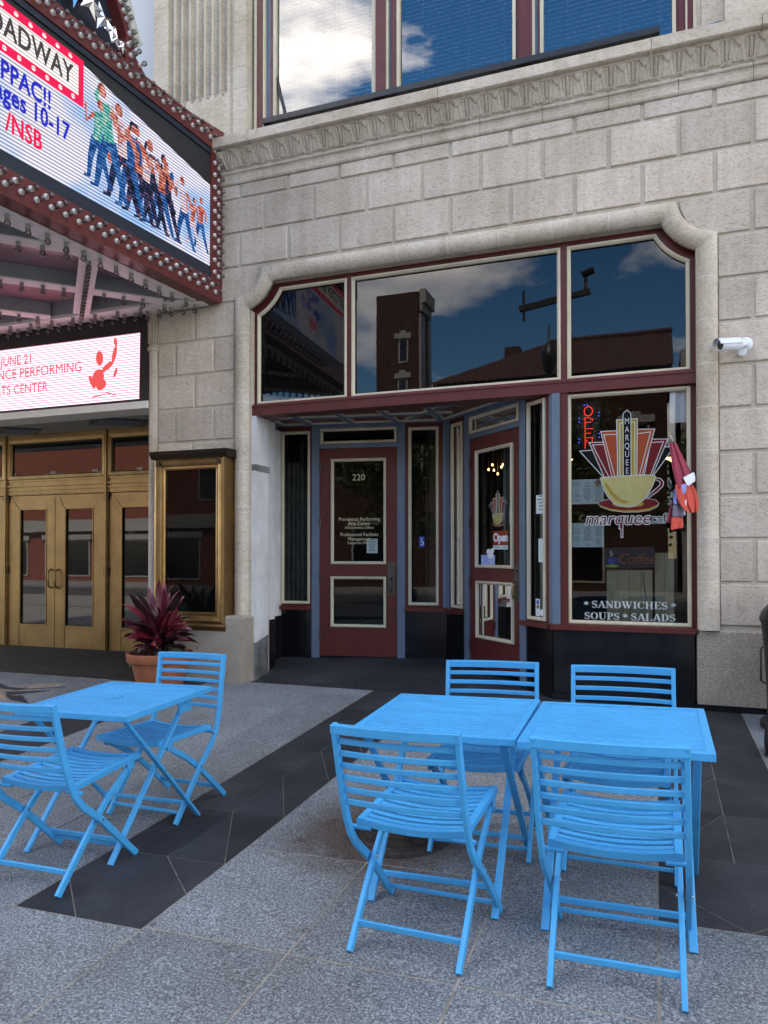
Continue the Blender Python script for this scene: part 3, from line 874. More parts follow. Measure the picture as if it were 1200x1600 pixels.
# fluted pilaster upstairs, left
def pil_prof(fl):
    P = [(-5.262, 0.30), (-5.262, 0.0), (-5.09, 0.0)]
    if fl:
        for k in range(8):
            x0 = -5.085 + k * 0.098
            for i in range(7):
                a = math.pi * i / 6
                P.append((x0 + 0.047 - 0.042 * math.copysign(abs(math.cos(a)) ** 0.7, math.cos(a)), 0.004 + 0.060 * math.sin(a) ** 0.6 if 0 < i < 6 else 0.004))
    P += [(-4.285, 0.0), (-4.275, 0.02), (-4.245, 0.02), (-4.235, 0.0), (-4.075, 0.0), (-4.045, 0.30)]
    return P
bounds = [(5.9, 6.50, False), (6.503, 6.74, True), (6.743, 7.22, True), (7.223, 7.62, True), (7.623, 8.3, True), (8.303, 9.1, True)]
for z0, z1, fl in bounds:
    obj('pilaster_stone', MB().prism([(x, y, z0) for x, y in pil_prof(fl)], (0, 0, z1 - z0)), 'stone_smooth', bld)
ft = MB()
for k in range(8):      # rounded feet of the flutes
    x0 = -5.085 + k * 0.098 + 0.047
    ft.lathe([(0.043, 0.0), (0.036, -0.030), (0.0001, -0.048)], 10, (x0, 0.022, 6.50), Matrix.Diagonal((1, 0.75, 1)))
obj('flute_foot', ft, 'stone_smooth', bld)
# pilaster upstairs, right
for x0, x1, y in ((0.385, 0.56, 0.05), (0.562, 1.10, -0.02), (1.102, 2.8, 0.06)):
    obj('pilaster_stone', MB().box(x0, x1, y, 0.30, 5.9, 8.4), 'stone_smooth', bld)
# office windows upstairs
def upper_window(x0, x1, name='office_window'):
    w = obj(name, MB().box(x0 - 0.012, x0 + 0.018, 0.11, 0.20, 5.86, 8.5).box(x1 - 0.018, x1 + 0.012, 0.11, 0.20, 5.86, 8.5).box(x0 + 0.018, x1 - 0.018, 0.11, 0.20, 5.86, 5.99), 'cream', bld)
    obj('pane', MB().add([(x0 + 0.016, 0.150, 5.985), (x1 - 0.016, 0.150, 5.985), (x1 - 0.016, 0.150, 8.5), (x0 + 0.016, 0.150, 8.5)], [(0, 1, 2, 3)]), 'glass_coat', w)
    return w
WIN = [(-3.797, -2.663), (-2.402, -1.236), (-0.985, 0.170)]
for a, b in WIN: upper_window(a, b)
def posts(spec, parent, z0=5.86, z1=8.5):
    for x0, x1, y, m in spec:
        obj('window_post', MB().box(x0, x1, y, 0.25, z0, z1), m, parent)
posts([(-4.030, -4.001, 0.09, 'cream'), (-4.000, -3.922, 0.10, 'red'), (-3.921, -3.902, 0.09, 'cream'), (-3.901, -3.848, 0.13, 'bluegrey'), (-3.847, -3.811, 0.115, 'red'),
       (-2.649, -2.634, 0.10, 'cream'), (-2.633, -2.526, 0.09, 'red'), (-2.525, -2.502, 0.10, 'cream'), (-2.501, -2.476, 0.14, 'bluegrey'), (-2.475, -2.416, 0.12, 'red'),
       (-1.222, -1.186, 0.12, 'red'), (-1.185, -1.070, 0.09, 'red'), (-1.069, -1.044, 0.10, 'cream'), (-1.043, -1.020, 0.13, 'bluegrey'), (-1.019, -0.999, 0.12, 'red'),
       (0.184, 0.202, 0.12, 'red'), (0.203, 0.258, 0.115, 'red'), (0.259, 0.274, 0.10, 'cream'), (0.275, 0.320, 0.10, 'red'), (0.321, 0.350, 0.09, 'cream'), (0.351, 0.384, 0.08, 'stone_smooth')], bld)
# a further window left of the pilaster
ow = obj('office_window', MB().box(-6.9, -5.30, 0.20, 0.30, 5.6, 8.5), 'blind', bld)
# dark rooms behind the upstairs windows
obj('office_room', MB().add([(-4.0, 0.62, 5.6), (0.35, 0.62, 5.6), (0.35, 3.0, 5.6), (-4.0, 3.0, 5.6), (-4.0, 0.62, 8.55), (0.35, 0.62, 8.55), (0.35, 3.0, 8.55), (-4.0, 3.0, 8.55)],
    [(0, 1, 2, 3), (4, 5, 6, 7), (2, 3, 7, 6), (0, 3, 7, 4), (1, 2, 6, 5)]), 'dark_room', bld)

# ------------------------------------------------------------------ the shop front (woodwork, glass, two doors, recess)
shop = thing('cafe_shopfront', 'oxblood red timber shopfront with cream beading and blue-grey posts round a recessed entrance', 'shopfront', (-1.8, 0.1, 0.25))
YW = 0.075
K = (YW + 6.76) / 6.76
def FX(x): return x * K
def FZ(z): return 1.52 + (z - 1.52) * K
xl, xr = -4.006, 0.334
z_rail0, z_rail1 = 2.985, 3.100
tz0, tz1 = FZ(3.090), FZ(4.293)
T = [(FX(-3.920), FX(-2.900)), (FX(-2.850), FX(-0.803)), (FX(-0.745), FX(0.277))]
# transom frame: stiles, head, scooped corners
fr = MB()
fr.box(xl, T[0][0] + 0.01, YW, 0.20, z_rail1, 4.07).box(T[2][1] - 0.01, xr, YW, 0.20, z_rail1, 4.07)
fr.box(-3.66, 0.02, YW, 0.20, tz1 - 0.01, 4.40)
for cx, sg in ((C_R[0], 1), (C_L[0], -1)):
    o_ = arc(C_R, 0.46, math.pi * 1.0, math.pi * 1.5, 12)
    i_ = arc(C_R, 0.575, math.pi * 1.02, math.pi * 1.49, 12)
    for k in range(12):
        q = [o_[k], o_[k + 1], i_[k + 1], i_[k]]
        fr.prism([(cx + sg * (x - C_R[0]), YW + 0.002, z) for x, z in q], (0, 0.12, 0))
obj('transom_frame', fr, 'red', shop)
for a, b in ((T[0][1], T[1][0]), (T[1][1], T[2][0])):
    obj('mullion', MB().box(a - 0.004, b + 0.004, YW - 0.012, 0.20, z_rail1 + 0.001, 4.36), 'red', shop)
rail = MB()
rail.box(xl + 0.002, xr - 0.002, 0.022, 0.22, z_rail0, z_rail1 - 0.026)
rail.prism([(xl + 0.002, y, z) for y, z in [(0.22, z_rail1 - 0.025), (0.012, z_rail1 - 0.025), (0.012, z_rail1 - 0.012), (0.030, z_rail1 - 0.004), (0.040, z_rail1 + 0.012), (0.22, z_rail1 + 0.012)]], (xr - xl - 0.004, 0, 0))
obj('transom_rail', rail, 'red', shop)
BEAD = [(0.0, 0.0), (0.0, -0.024), (0.008, -0.030), (0.018, -0.030), (0.024, -0.020), (0.030, -0.016), (0.034, 0.0)]
def bead(path3, nrm, parent, mat='cream', sc_=1.0):
    return obj('glazing_bead', MB().sweep(path3, [(u * sc_, -v * sc_) for u, v in BEAD], nrm, closed=True), mat, parent)
def pane_poly(name, pts, mat, parent):
    return obj(name, MB().add(pts, [tuple(range(len(pts)))]), mat, parent)
def scoop(sg, cx):
    r = 0.548
    pts = arc(C_R, r, math.pi * 1.0, math.pi * 1.5, 14)
    return [(cx + sg * (x - C_R[0]), z) for x, z in pts]
shapes = []
R2 = scoop(1, C_R[0]); xo = T[2][1]
R2 = [(x, z) for x, z in R2 if x < xo - 0.004 and z < tz1 - 0.004]
def xz_on(cx, sg, z=None, x=None, r=0.548):
    if z is not None: return cx - sg * math.sqrt(r * r - (C_R[1] - z) ** 2)
    return C_R[1] - math.sqrt(r * r - (cx - x) ** 2)
rt = [(T[2][0], tz0), (xo, tz0), (xo, xz_on(C_R[0], 1, x=xo))] + R2[::-1] + [(xz_on(C_R[0], 1, z=tz1), tz1), (T[2][0], tz1)]
xo2 = T[0][0]
L2 = [(x, z) for x, z in scoop(-1, C_L[0]) if x > xo2 + 0.004 and z < tz1 - 0.004]
lt = [(xo2, tz0), (T[0][1], tz0), (T[0][1], tz1), (xz_on(C_L[0], -1, z=tz1), tz1)] + L2 + [(xo2, xz_on(C_L[0], -1, x=xo2))]
mt = [(T[1][0], tz0), (T[1][1], tz0), (T[1][1], tz1), (T[1][0], tz1)]
NY = (0, -1, 0)
for pl in (lt, mt, rt):
    p = pane_poly('transom_pane', [(x, YW + 0.02, z) for x, z in pl], 'glass_dark', shop)
    bead([(x, YW + 0.004, z) for x, z in pl], NY, p)
obj('transom_dark_sheet', MB().box(xl + 0.03, xr - 0.03, 0.26, 0.30, 3.08, 4.40), 'black_matte', shop)  # black sheet added to stand in for the unlit space behind the panes
# big window
W0, W1, Wb, Wt = FX(-0.747), FX(0.278), FZ(0.902), FZ(2.953)
big = obj('window_frame', MB().box(-0.815, W0 + 0.008, 0.035, 0.18, 0.892, z_rail0).box(W1 - 0.008, xr, YW, 0.20, 0.892, z_rail0)
          .box(W0 + 0.008, W1 - 0.008, YW, 0.18, Wt - 0.006, z_rail0), 'red', shop)
wp = [(W0, Wb), (W1, Wb), (W1, Wt), (W0, Wt)]
pane_poly('pane', [(x, YW + 0.02, z) for x, z in wp], 'glass', big)
bead([(x, YW + 0.004, z) for x, z in wp], NY, big)
# geometry of the recess
A0 = Vector((-0.886, 0.030, 0)); wd = Vector((-math.sin(R(46)), math.cos(R(46)), 0)); wnn = Vector((-math.cos(R(46)), -math.sin(R(46)), 0))
B0 = A0 + wd * 1.888
bd = Vector((-math.cos(R(10)), -math.sin(R(10)), 0)); bn = Vector((math.sin(R(10)), -math.cos(R(10)), 0))
class Wall:
    def __init__(s, o, d, n): s.o, s.d, s.n = o, d, n
    def p(s, t, z, e=0.0): return s.o + s.d * t + s.n * e + Vector((0, 0, z))
    def box(s, mb, t0, t1, z0, z1, e0, e1, mi=0):
        return mb.hexa([s.p(t0, z0, e0), s.p(t1, z0, e0), s.p(t1, z0, e1), s.p(t0, z0, e1), s.p(t0, z1, e0), s.p(t1, z1, e0), s.p(t1, z1, e1), s.p(t0, z1, e1)], mi)
    def rect(s, t0, t1, z0, z1, e): return [s.p(t0, z0, e), s.p(t1, z0, e), s.p(t1, z1, e), s.p(t0, z1, e)]
    def fr(s, t, z, e): return frame(s.p(t, z, e), -s.d, s.n)
SW = Wall(A0, wd, wnn)       # splayed wall with the cafe door
BW = Wall(B0, bd, bn)        # back wall with door 220
ZC = 3.055
def post(wall, t0, t1, z0, z1, e0=-0.08, e1=0.014, m='bluegrey', nm='post', parent=None):
    return obj(nm, wall.box(MB(), t0, t1, z0, z1, e0, e1), m, parent or shop)
def sidelight(wall, t0, t1, z0, z1, c0, c1, zc0, zc1, nm='sidelight', glass='glass'):
    f = MB()
    wall.box(f, t0, c0, z0, z1, -0.06, 0.0); wall.box(f, c1, t1, z0, z1, -0.06, 0.0)
    wall.box(f, c0, c1, z0, zc0, -0.06, 0.0); wall.box(f, c0, c1, zc1, z1, -0.06, 0.0)
    o = obj(nm, f, 'red', shop)
    r = wall.rect(c0, c1, zc0, zc1, -0.024)
    pane_poly('pane', r, glass, o)
    bead([q + wall.n * 0.018 for q in r][::-1], wall.n, o)
    return o
zf = lambda wall, t: rz_(wall.p(t, 0)[0], wall.p(t, 0)[1])
# corner post by the big window
cpst = MB()
cpst.prism([(-0.816, 0.012, 0.892), (-0.886, 0.020, 0.892), (SW.p(0.048, 0).x, SW.p(0.048, 0).y, 0.892), (SW.p(0.048, 0, -0.1).x, SW.p(0.048, 0, -0.1).y, 0.892), (-0.816, 0.16, 0.892)], (0, 0, z_rail0 - 0.892))
obj('post', cpst, 'bluegrey', shop)
sidelight(SW, 0.049, 0.388, 0.892, ZC - 0.01, 0.092, 0.362, 0.905, 2.965, glass='glass')
post(SW, 0.389, 0.483, 0.262, ZC)
post(SW, 1.390, 1.488, 0.325, ZC)
sidelight(SW, 1.489, 1.806, 0.905, ZC - 0.01, 1.53, 1.765, 0.925, 2.985)
post(SW, 1.807, 1.888, 0.85, ZC)
post(BW, 0.0, 0.040, 0.85, ZC)
sidelight(BW, 0.041, 0.477, 0.915, ZC - 0.01, 0.089, 0.438, 0.937, 2.985)
post(BW, 0.478, 0.568, 0.318, ZC)
post(BW, 1.494, 1.588, 0.300, ZC)
sidelight(BW, 1.589, 2.008, 0.915, ZC - 0.01, 1.612, 1.964, 0.938, 2.978)
post(BW, 2.009, 2.07, 0.90, ZC)
for wall, t0, t1 in ((SW, 0.489, 1.389), (BW, 0.569, 1.493)):
    f = MB()
    wall.box(f, t0, t1, 2.765, 2.815, -0.06, 0.012); wall.box(f, t0, t1, 3.005, ZC, -0.06, 0.012)
    o = obj('door_head', f, 'bluegrey', shop)
    tl = MB()
    wall.box(tl, t0 + 0.001, t0 + 0.006, 2.817, 3.003, -0.05, 0.0)
    r = wall.rect(t0 + 0.006, t1 - 0.006, 2.820, 3.001, -0.02)
    pane_poly('fanlight_pane', r, 'glass', o)
    bead([q + wall.n * 0.014 for q in r][::-1], wall.n, o)
def door(wall, t0, t1, z0, z1, g1, g2, label, nm, hinge, latch, hz):
    """g = (t0, t1, z0, z1) of each glazed opening"""
    f = MB(); ts = sorted((g1[0], g1[1]))
    wall.box(f, t0, ts[0], z0, z1, -0.045, 0); wall.box(f, ts[1], t1, z0, z1, -0.045, 0)
    wall.box(f, ts[0], ts[1], g1[3], z1, -0.045, 0); wall.box(f, ts[0], ts[1], g2[3], g1[2], -0.045, 0); wall.box(f, ts[0], ts[1], z0, g2[2], -0.045, 0)
    d = obj(nm, f, 'red', shop); d['label'] = label
    for g in (g1, g2):
        r = wall.rect(g[0], g[1], g[2], g[3], -0.02)
        pane_poly('door_pane', r, 'glass_low' if nm == 'cafe_door' else 'glass', d)
        bead([q + wall.n * 0.021 for q in r][::-1], wall.n, d)
    for z in hz:
        h = MB(); h.tube([wall.p(hinge, z - 0.055, 0.018), wall.p(hinge, z + 0.055, 0.018)], 0.008, 8)
        wall.box(h, hinge - 0.014, hinge + 0.014, z - 0.045, z + 0.045, 0.0145, 0.018)
        obj('hinge', h, 'plate', d)
    p = MB(); wall.box(p, latch - 0.043, latch + 0.043, 1.055, 1.435, -0.002, 0.006)
    for zz in (1.36,):
        p.tube([wall.p(latch, zz, 0.0), wall.p(latch, zz, 0.022)], 0.016, 12)
    obj('lock_plate', p, 'plate', d)
    h = MB(); h.tube([wall.p(latch, 1.085, 0.004), wall.p(latch, 1.10, 0.05), wall.p(latch, 1.16, 0.058), wall.p(latch, 1.21, 0.046), wall.p(latch, 1.235, 0.004)], [0.012, 0.011, 0.012, 0.011, 0.010], 8)
    h.tube([wall.p(latch, 1.235, 0.01), wall.p(latch, 1.255, 0.05)], 0.011, 8)
    obj('door_handle', h, 'brass' if nm == 'cafe_door' else 'plate', d)
    return d
d220 = door(BW, 0.572, 1.490, 0.335, 2.760, (0.699, 1.355, 1.407, 2.640), (0.699, 1.358, 0.674, 1.264), 'oxblood door with gold number and office names on its glass', 'office_door', 1.486, 0.637, (2.555, 1.90, 1.245, 0.58))
dcaf = door(SW, 0.492, 1.386, 0.325, 2.755, (0.593, 1.258, 1.380, 2.620), (0.583, 1.250, 0.640, 1.242), 'oxblood door with a cup sticker and an orange open sign on its glass', 'cafe_door', 1.384, 0.540, (2.50, 1.86, 1.22, 0.56))
# gold lettering on door 220
def on_back(t, z, e=-0.0165): return BW.fr(t, z, e)
text('door_number', '220', 0.105, on_back(1.03, 2.418), 'gold_text', d220, shear=0)
for body, z, s in (('Providence Performing', 1.932, 0.058), ('Arts Center', 1.880, 0.058), ('Administrative Offices', 1.833, 0.042), ('Professional Facilities', 1.752, 0.058), ('Management', 1.700, 0.058), ('Corporate Offices', 1.654, 0.042)):
    text('door_lettering', body, s, on_back(1.022, z), 'gold_text', d220, xs=0.92)
# sills and black stone stall risers
def sill(pts, z0, z1, out=0.045):
    pass
sl = MB()
sl.prism([(W1 + 0.05, -0.030, 0.846), (xr - 0.004, -0.030, 0.846), (xr - 0.004, 0.12, 0.846), (-0.83, 0.12, 0.846), (-0.905, -0.030, 0.846)][::-1], (0, 0, 0.046))
obj('sill', sl, 'red', shop)
def wall_sill(wall, t0, t1, z0, z1, e=0.050):
    return obj('sill', wall.box(MB(), t0, t1, z0, z1, -0.08, e), 'red', shop)
wall_sill(SW, 0.012, 0.440, 0.846, 0.892)
wall_sill(SW, 1.489, 1.90, 0.862, 0.905)
wall_sill(BW, -0.02, 0.477, 0.870, 0.914)
wall_sill(BW, 1.589, 2.085, 0.872, 0.914)
def riser(wall, t0, t1, z1, e=0.0):
    f = MB(); wall.box(f, t0, t1, 0.0, z1, -0.06, e)
    o = obj('stall_riser', f, 'blackstone', shop)
    g = MB(); wall.box(g, t0, t1, zf(wall, (t0 + t1) / 2) - 0.05, zf(wall, (t0 + t1) / 2) + 0.065, -0.05, e + 0.014)
    obj('skirting', g, 'blackstone', shop)
f = MB(); f.box(-0.878, 0.300, 0.026, 0.10, 0.0, 0.845)
obj('stall_riser', f, 'blackstone', shop)
obj('skirting', MB().box(-0.892, 0.298, 0.004, 0.0255, 0.0, 0.270), 'blackstone', shop)
riser(SW, 0.004, 0.388, 0.845); riser(SW, 1.489, 1.888, 0.861); riser(BW, 0.002, 0.477, 0.869); riser(BW, 1.589, 2.1, 0.871)
# ceiling of the recess with battens
ce = MB(); ce.box(-4.6, -0.2, 0.05, 1.8, ZC + 0.001, ZC + 0.05)
obj('recess_ceiling', ce, 'red', shop)
u_, v_ = bd, Vector((-math.sin(R(6)), math.cos(R(6)), 0))
def batten(p, q, w=0.055, h=0.028, m='bluegrey'):
    b = MB(); b.bar(p, q, w, h)
    o = obj('ceiling_batten', b, m, shop)
    d = (q - p).normalized(); s = d.cross(Vector((0, 0, 1)))
    c = MB(); c.bar(p + s * (w / 2 + 0.011) + Vector((0, 0, 0.003)), q + s * (w / 2 + 0.011) + Vector((0, 0, 0.003)), 0.020, 0.020)
    c.bar(p - s * (w / 2 + 0.011) + Vector((0, 0, 0.003)), q - s * (w / 2 + 0.011) + Vector((0, 0, 0.003)), 0.020, 0.020)
    obj('ceiling_bead', c, 'cream', o)
zb_ = ZC - 0.012
for xb in (-4.15, -3.80, -3.30, -2.79, -2.28):
    base = B0 + bd * ((B0.x - xb) / math.cos(R(10)) + 0.0)
    batten(Vector((base.x, base.y - 0.03, zb_)), Vector((base.x + 0.09, 0.24, zb_)))
for dy in (0.055, 0.46, 0.86):
    p = B0 + bn * dy; batten(Vector((p.x + (0.0 if dy < 0.1 else 0.25 * dy), p.y, zb_ + 0.002)), Vector((p.x, p.y, zb_ + 0.002)) + bd * 2.1)
p = SW.p(1.85, zb_ + 0.004, 0.05); batten(p, SW.p(0.25, zb_ + 0.004, 0.05))
p = SW.p(1.95, zb_ + 0.004, 0.45); batten(p, SW.p(0.75, zb_ + 0.004, 0.45))
# marble lining of the left reveal
mbv = [('marble', 0.655, 2.405, 0.0), ('marble', 2.472, 2.984, 0.0)]
for m, z0, z1, e in mbv: obj('marble_panel', MB().box(-4.004, -3.955, 0.020, 0.295, z0, z1), m, shop)
obj('marble_panel', MB().box(-4.004, -3.945, 0.018, 0.302, 2.407, 2.470), 'marble_grey', shop)
obj('marble_panel', MB().prism([(-4.004, 0.020, 0.0), (-4.004, 0.295, 0.0), (-4.004, 0.295, 0.653), (-4.004, 0.020, 0.590)], (0.049, 0, 0)), 'marble_grey', shop)
obj('marble_panel', MB().prism([(-4.004, 0.020, 0.593), (-4.004, 0.295, 0.656), (-4.004, 0.295, 0.6545), (-4.004, 0.020, 0.6545)], (0.0485, 0, 0)), 'marble', shop)
obj('marble_panel', MB().box(-4.30, -4.18, 0.55, 1.0, 0.80, 2.98), 'marble', shop)
obj('marble_panel', MB().box(-4.33, -4.17, 0.5, 1.0, 0.0, 0.799), 'blackstone', shop)
obj('marble_panel', MB().box(-4.6, -4.012, 0.31, 0.54, 0.80, 3.0), 'marble', shop)
obj('marble_panel', MB().box(-4.6, -4.010, 0.30, 0.545, 0.0, 0.799), 'blackstone', shop)

# what lies behind the glass
ins = [SW.p(0.1, 0.30, -0.12), Vector((4.0, 0.14, 0.30)), Vector((4.0, 7.0, 0.30)), Vector((-2.4, 7.0, 0.30)), Vector((-2.4, 1.62, 0.30)), SW.p(1.80, 0.30, -0.12)]
obj('cafe_floor', MB().add(ins, [tuple(range(6))]), 'cafe_dark', shop)
obj('cafe_ceiling', MB().add([(-2.35, 0.32, 3.4), (4.0, 0.32, 3.4), (4.0, 7.0, 3.4), (-2.35, 7.0, 3.4)], [(3, 2, 1, 0)]), 'cafe_dark', shop)
obj('cafe_wall', MB().box(-2.4, 4.0, 6.5, 6.6, 0.3, 3.4).box(3.9, 4.0, 0.42, 6.4, 0.3, 3.4).box(-2.5, -2.4, 1.5, 6.4, 0.3, 3.4).box(0.36, 3.8, 0.43, 0.50, 0.3, 3.4), 'cafe_wall', shop)
obj('office_lobby', MB().box(-5.5, -2.55, 3.2, 3.3, 0.2, 3.4).box(-5.6, -5.5, 0.6, 3.2, 0.2, 3.4).box(-5.5, -2.55, 1.7, 3.19, 3.3, 3.39).box(-5.5, -2.6, 1.7, 3.19, 0.2, 0.28).box(-2.54, -2.51, 1.5, 3.2, 0.29, 3.29), 'dark_room', shop)
# window backs: green-grey posts seen just inside the sidelights, grey curtain behind the far left one
ib = MB(); SW.box(ib, 0.235, 0.305, 0.9, 3.0, -0.20, -0.10); SW.box(ib, 1.55, 1.68, 0.9, 3.0, -0.24, -0.12); SW.box(ib, 1.16, 1.2, 0.4, 2.7, -0.4, -0.3)
obj('inner_post', ib, simple('sage_paint', (0.22, 0.29, 0.27), 0.6), shop)
cu = MB()
pts = []
for i in range(41):
    t = 1.56 + 0.46 * i / 40
    pts.append(BW.p(t, 0, -0.12 + 0.018 * math.sin(i * 1.25)))
v = [p + Vector((0, 0, 0.9)) for p in pts] + [p + Vector((0, 0, 2.62)) for p in pts]
cu.add(v, [(i, i + 1, 42 + i, 41 + i) for i in range(40)], 0, True)
tag(obj('curtain', cu, 'curtain'), 'grey pleated curtain hanging inside the narrow window left of the numbered door', 'curtain')

# ------------------------------------------------------------------ the marquee
mq = thing('theatre_marquee', 'dark red theatre marquee with a lit screen and rows of clear bulbs over the doors', 'marquee', (-6.5, -2.0, 4.2))
P0 = Vector((-4.372, -0.035, 0)); md = Vector((-0.08, -1, 0)).normalized(); mn = Vector((1, -0.08, 0)).normalized()
def MQ(s, z, d=0.0): return P0 + md * s + mn * d + Vector((0, 0, z))
def mqbox(mb, s0, s1, z0, z1, d0, d1, mi=0):
    return mb.hexa([MQ(s0, z0, d0), MQ(s1, z0, d0), MQ(s1, z0, d1), MQ(s0, z0, d1), MQ(s0, z1, d0), MQ(s1, z1, d0), MQ(s1, z1, d1), MQ(s0, z1, d1)], mi)
SL = 4.4
mqm = lambda s0, s1, z0, z1, d0, d1: mqbox(MB(), s0, s1, z0, z1, d0, d1)
# body
plan = [MQ(0.0, 0, -0.06), MQ(SL, 0, -0.06), Vector((-10.5, -5.0, 0)), Vector((-12.0, -4.4, 0)), Vector((-12.0, -0.035, 0))]
obj('body', MB().prism([p + Vector((0, 0, 4.46)) for p in plan], (0, 0, 1.45)), 'black_matte', mq)
low = MB(); mqbox(low, -0.02, SL, 4.225, 4.425, -0.09, 0.02)
mqbox(low, 0.0, SL, 4.205, 4.2245, -0.17, 0.02)
obj('lower_band', low, 'marqred', mq)
low = MB(); mqbox(low, 0.165, SL, 4.426, 4.545, -0.05, 0.008)
mqbox(low, 0.165, SL, 5.735, 5.79, -0.05, 0.012)
obj('screen_frame', low, 'navy', mq)
sb = MB(); mqbox(sb, -0.02, 0.163, 4.426, 5.93, -0.09, 0.018); obj('end_band', sb, 'marqred', mq)
ub = MB()
ub.prism([MQ(s, z, -0.06) for s, z in [(-0.03, 5.935), (0.163, 5.795), (SL, 5.795), (SL, 5.98), (1.13, 5.975), (0.5, 5.985), (-0.03, 6.06)]], mn * 0.085)
obj('upper_band', ub, 'marqred', mq)
obj('screen_backing', mqm(0.165, SL, 4.546, 5.734, -0.05, -0.004), 'led_off', mq)
# crest above the upper band
outer = [(1.13, 5.976), (1.20, 6.00), (1.26, 6.07), (1.30, 6.19), (1.345, 6.30), (1.45, 6.55), (1.63, 6.82), (1.95, 7.06), (2.4, 7.22), (3.0, 7.28), (3.6, 7.2), (4.2, 6.9), (4.4, 6.5), (4.4, 5.981)]
inner = [(1.385, 5.976), (1.40, 6.08), (1.38, 6.20), (1.44, 6.33), (1.56, 6.53), (1.74, 6.73), (2.05, 6.90), (2.45, 7.03), (3.0, 7.08), (3.5, 7.02), (4.0, 6.76), (4.2, 6.5), (4.2, 5.981)]
cb = MB()
n_ = len(inner)
oo = outer[:1] + outer[2:]
for k in range(n_ - 1):
    q = [oo[k], oo[k + 1], inner[k + 1], inner[k]]
    cb.prism([MQ(s, z, -0.12) for s, z in q], mn * 0.14)
obj('crest_border', cb, 'marqred', mq)
obj('crest_panel', MB().prism([MQ(s, z, -0.14) for s, z in inner], mn * 0.05), 'navy', mq)
obj('crest_body', MB().prism([MQ(s, z, -0.5) for s, z in oo], mn * 0.35), 'black_matte', mq)
cap_ = [MQ(s, z, 0) + Vector((0, 0, 0.0)) for s, z in [(1.255, 6.17), (1.30, 6.22), (1.345, 6.31), (1.45, 6.56), (1.63, 6.83), (1.95, 7.07), (2.4, 7.23), (3.0, 7.29)]]
g = MB().sweep(cap_, [(-0.10, -0.40), (0.015, -0.40), (0.015, 0.05), (-0.02, 0.075), (-0.07, 0.05), (-0.10, 0.0)], mn)
obj('crest_cap', g, 'gutter', mq)
# white lamp tray lying on top of the band near the wall
obj('lamp_tray', MB().prism([MQ(s, z, -0.34) for s, z in [(0.30, 6.02), (0.36, 6.05), (0.78, 6.05), (0.84, 6.00), (0.84, 5.97), (0.30, 5.97)]], mn * 0.20), 'gutter', mq)
# polished stars in the crest
def star_mesh(mb, c, r, rot, d):
    pts = []
    for k in range(10):
        rr = r if k % 2 == 0 else r * 0.40
        a = rot + math.pi * k / 5
        pts.append((c[0] + rr * math.cos(a), c[1] + rr * math.sin(a)))
    base = [MQ(s, z, d) for s, z in pts]; apex = MQ(c[0], c[1], d + r * 0.28); back = [MQ(s, z, d - 0.012) for s, z in pts]
    mb.add(base + [apex] + back, [(i, (i + 1) % 10, 10) for i in range(10)] + [(i, (i + 1) % 10, 11 + (i + 1) % 10, 11 + i) for i in range(10)] + [tuple(range(11, 21))])
for c, r, rot, d in (((1.93, 6.235), 0.20, 1.2, 0.03), ((1.845, 6.17), 0.14, 0.5, 0.07), ((1.70, 6.135), 0.135, 1.35, 0.05), ((1.60, 6.09), 0.09, 0.9, 0.06), ((1.535, 6.07), 0.095, 1.6, 0.04), ((1.46, 6.04), 0.06, 0.7, 0.05), ((2.2, 6.36), 0.24, 1.1, 0.04)):
    mb = MB(); star_mesh(mb, c, r, rot, d); obj('metal_star', mb, 'chrome', mq)
# bulbs on the face: white socket disc, clear globe
bm_ = MB()
bm_.lathe([(0.024, 0.0), (0.024, 0.012), (0.020, 0.018), (0.012, 0.019), (0.012, 0.028)], 10, mi=0)
bm_.lathe([(0.010, 0.026), (0.014, 0.040), (0.0215, 0.052), (0.0235, 0.064), (0.018, 0.078), (0.008, 0.085), (0.0001, 0.086)], 10, mi=1)
bulb_me = bm_.mesh('light_bulb', ['socket_white', 'glass_bulb']) if False else None
M['socket'] = simple('white_porcelain_socket', (0.62, 0.58, 0.55), 0.3)
bulb_me = bm_.mesh('light_bulb', ['socket', 'glass_bulb'])
rot_face = mn.to_track_quat('Z', 'Y').to_euler()
def bulb(s, z, d=0.020): put('light_bulb', bulb_me, mq, MQ(s, z, d), rot_face)
for k in range(20):
    s = 0.10 + k * 0.139
    bulb(s, 4.292); bulb(s + 0.052, 4.356)
for k in range(11):
    z = 4.47 + k * 0.129
    bulb(0.048, z, 0.018); bulb(0.112, z + 0.03, 0.018)
for k in range(17):
    s = 0.20 + k * 0.142
    z = 5.862 + (0.03 if s < 0.4 else 0)
    bulb(s, z, 0.025); bulb(s + 0.055, z + 0.045, 0.025)
for (s, z) in ((1.215, 6.03), (1.285, 6.10), (1.325, 6.165), (1.345, 6.24), (1.385, 6.345), (1.46, 6.46), (1.33, 6.05), (1.36, 6.13), (1.42, 6.40), (1.52, 6.62)): bulb(s, z, 0.02)
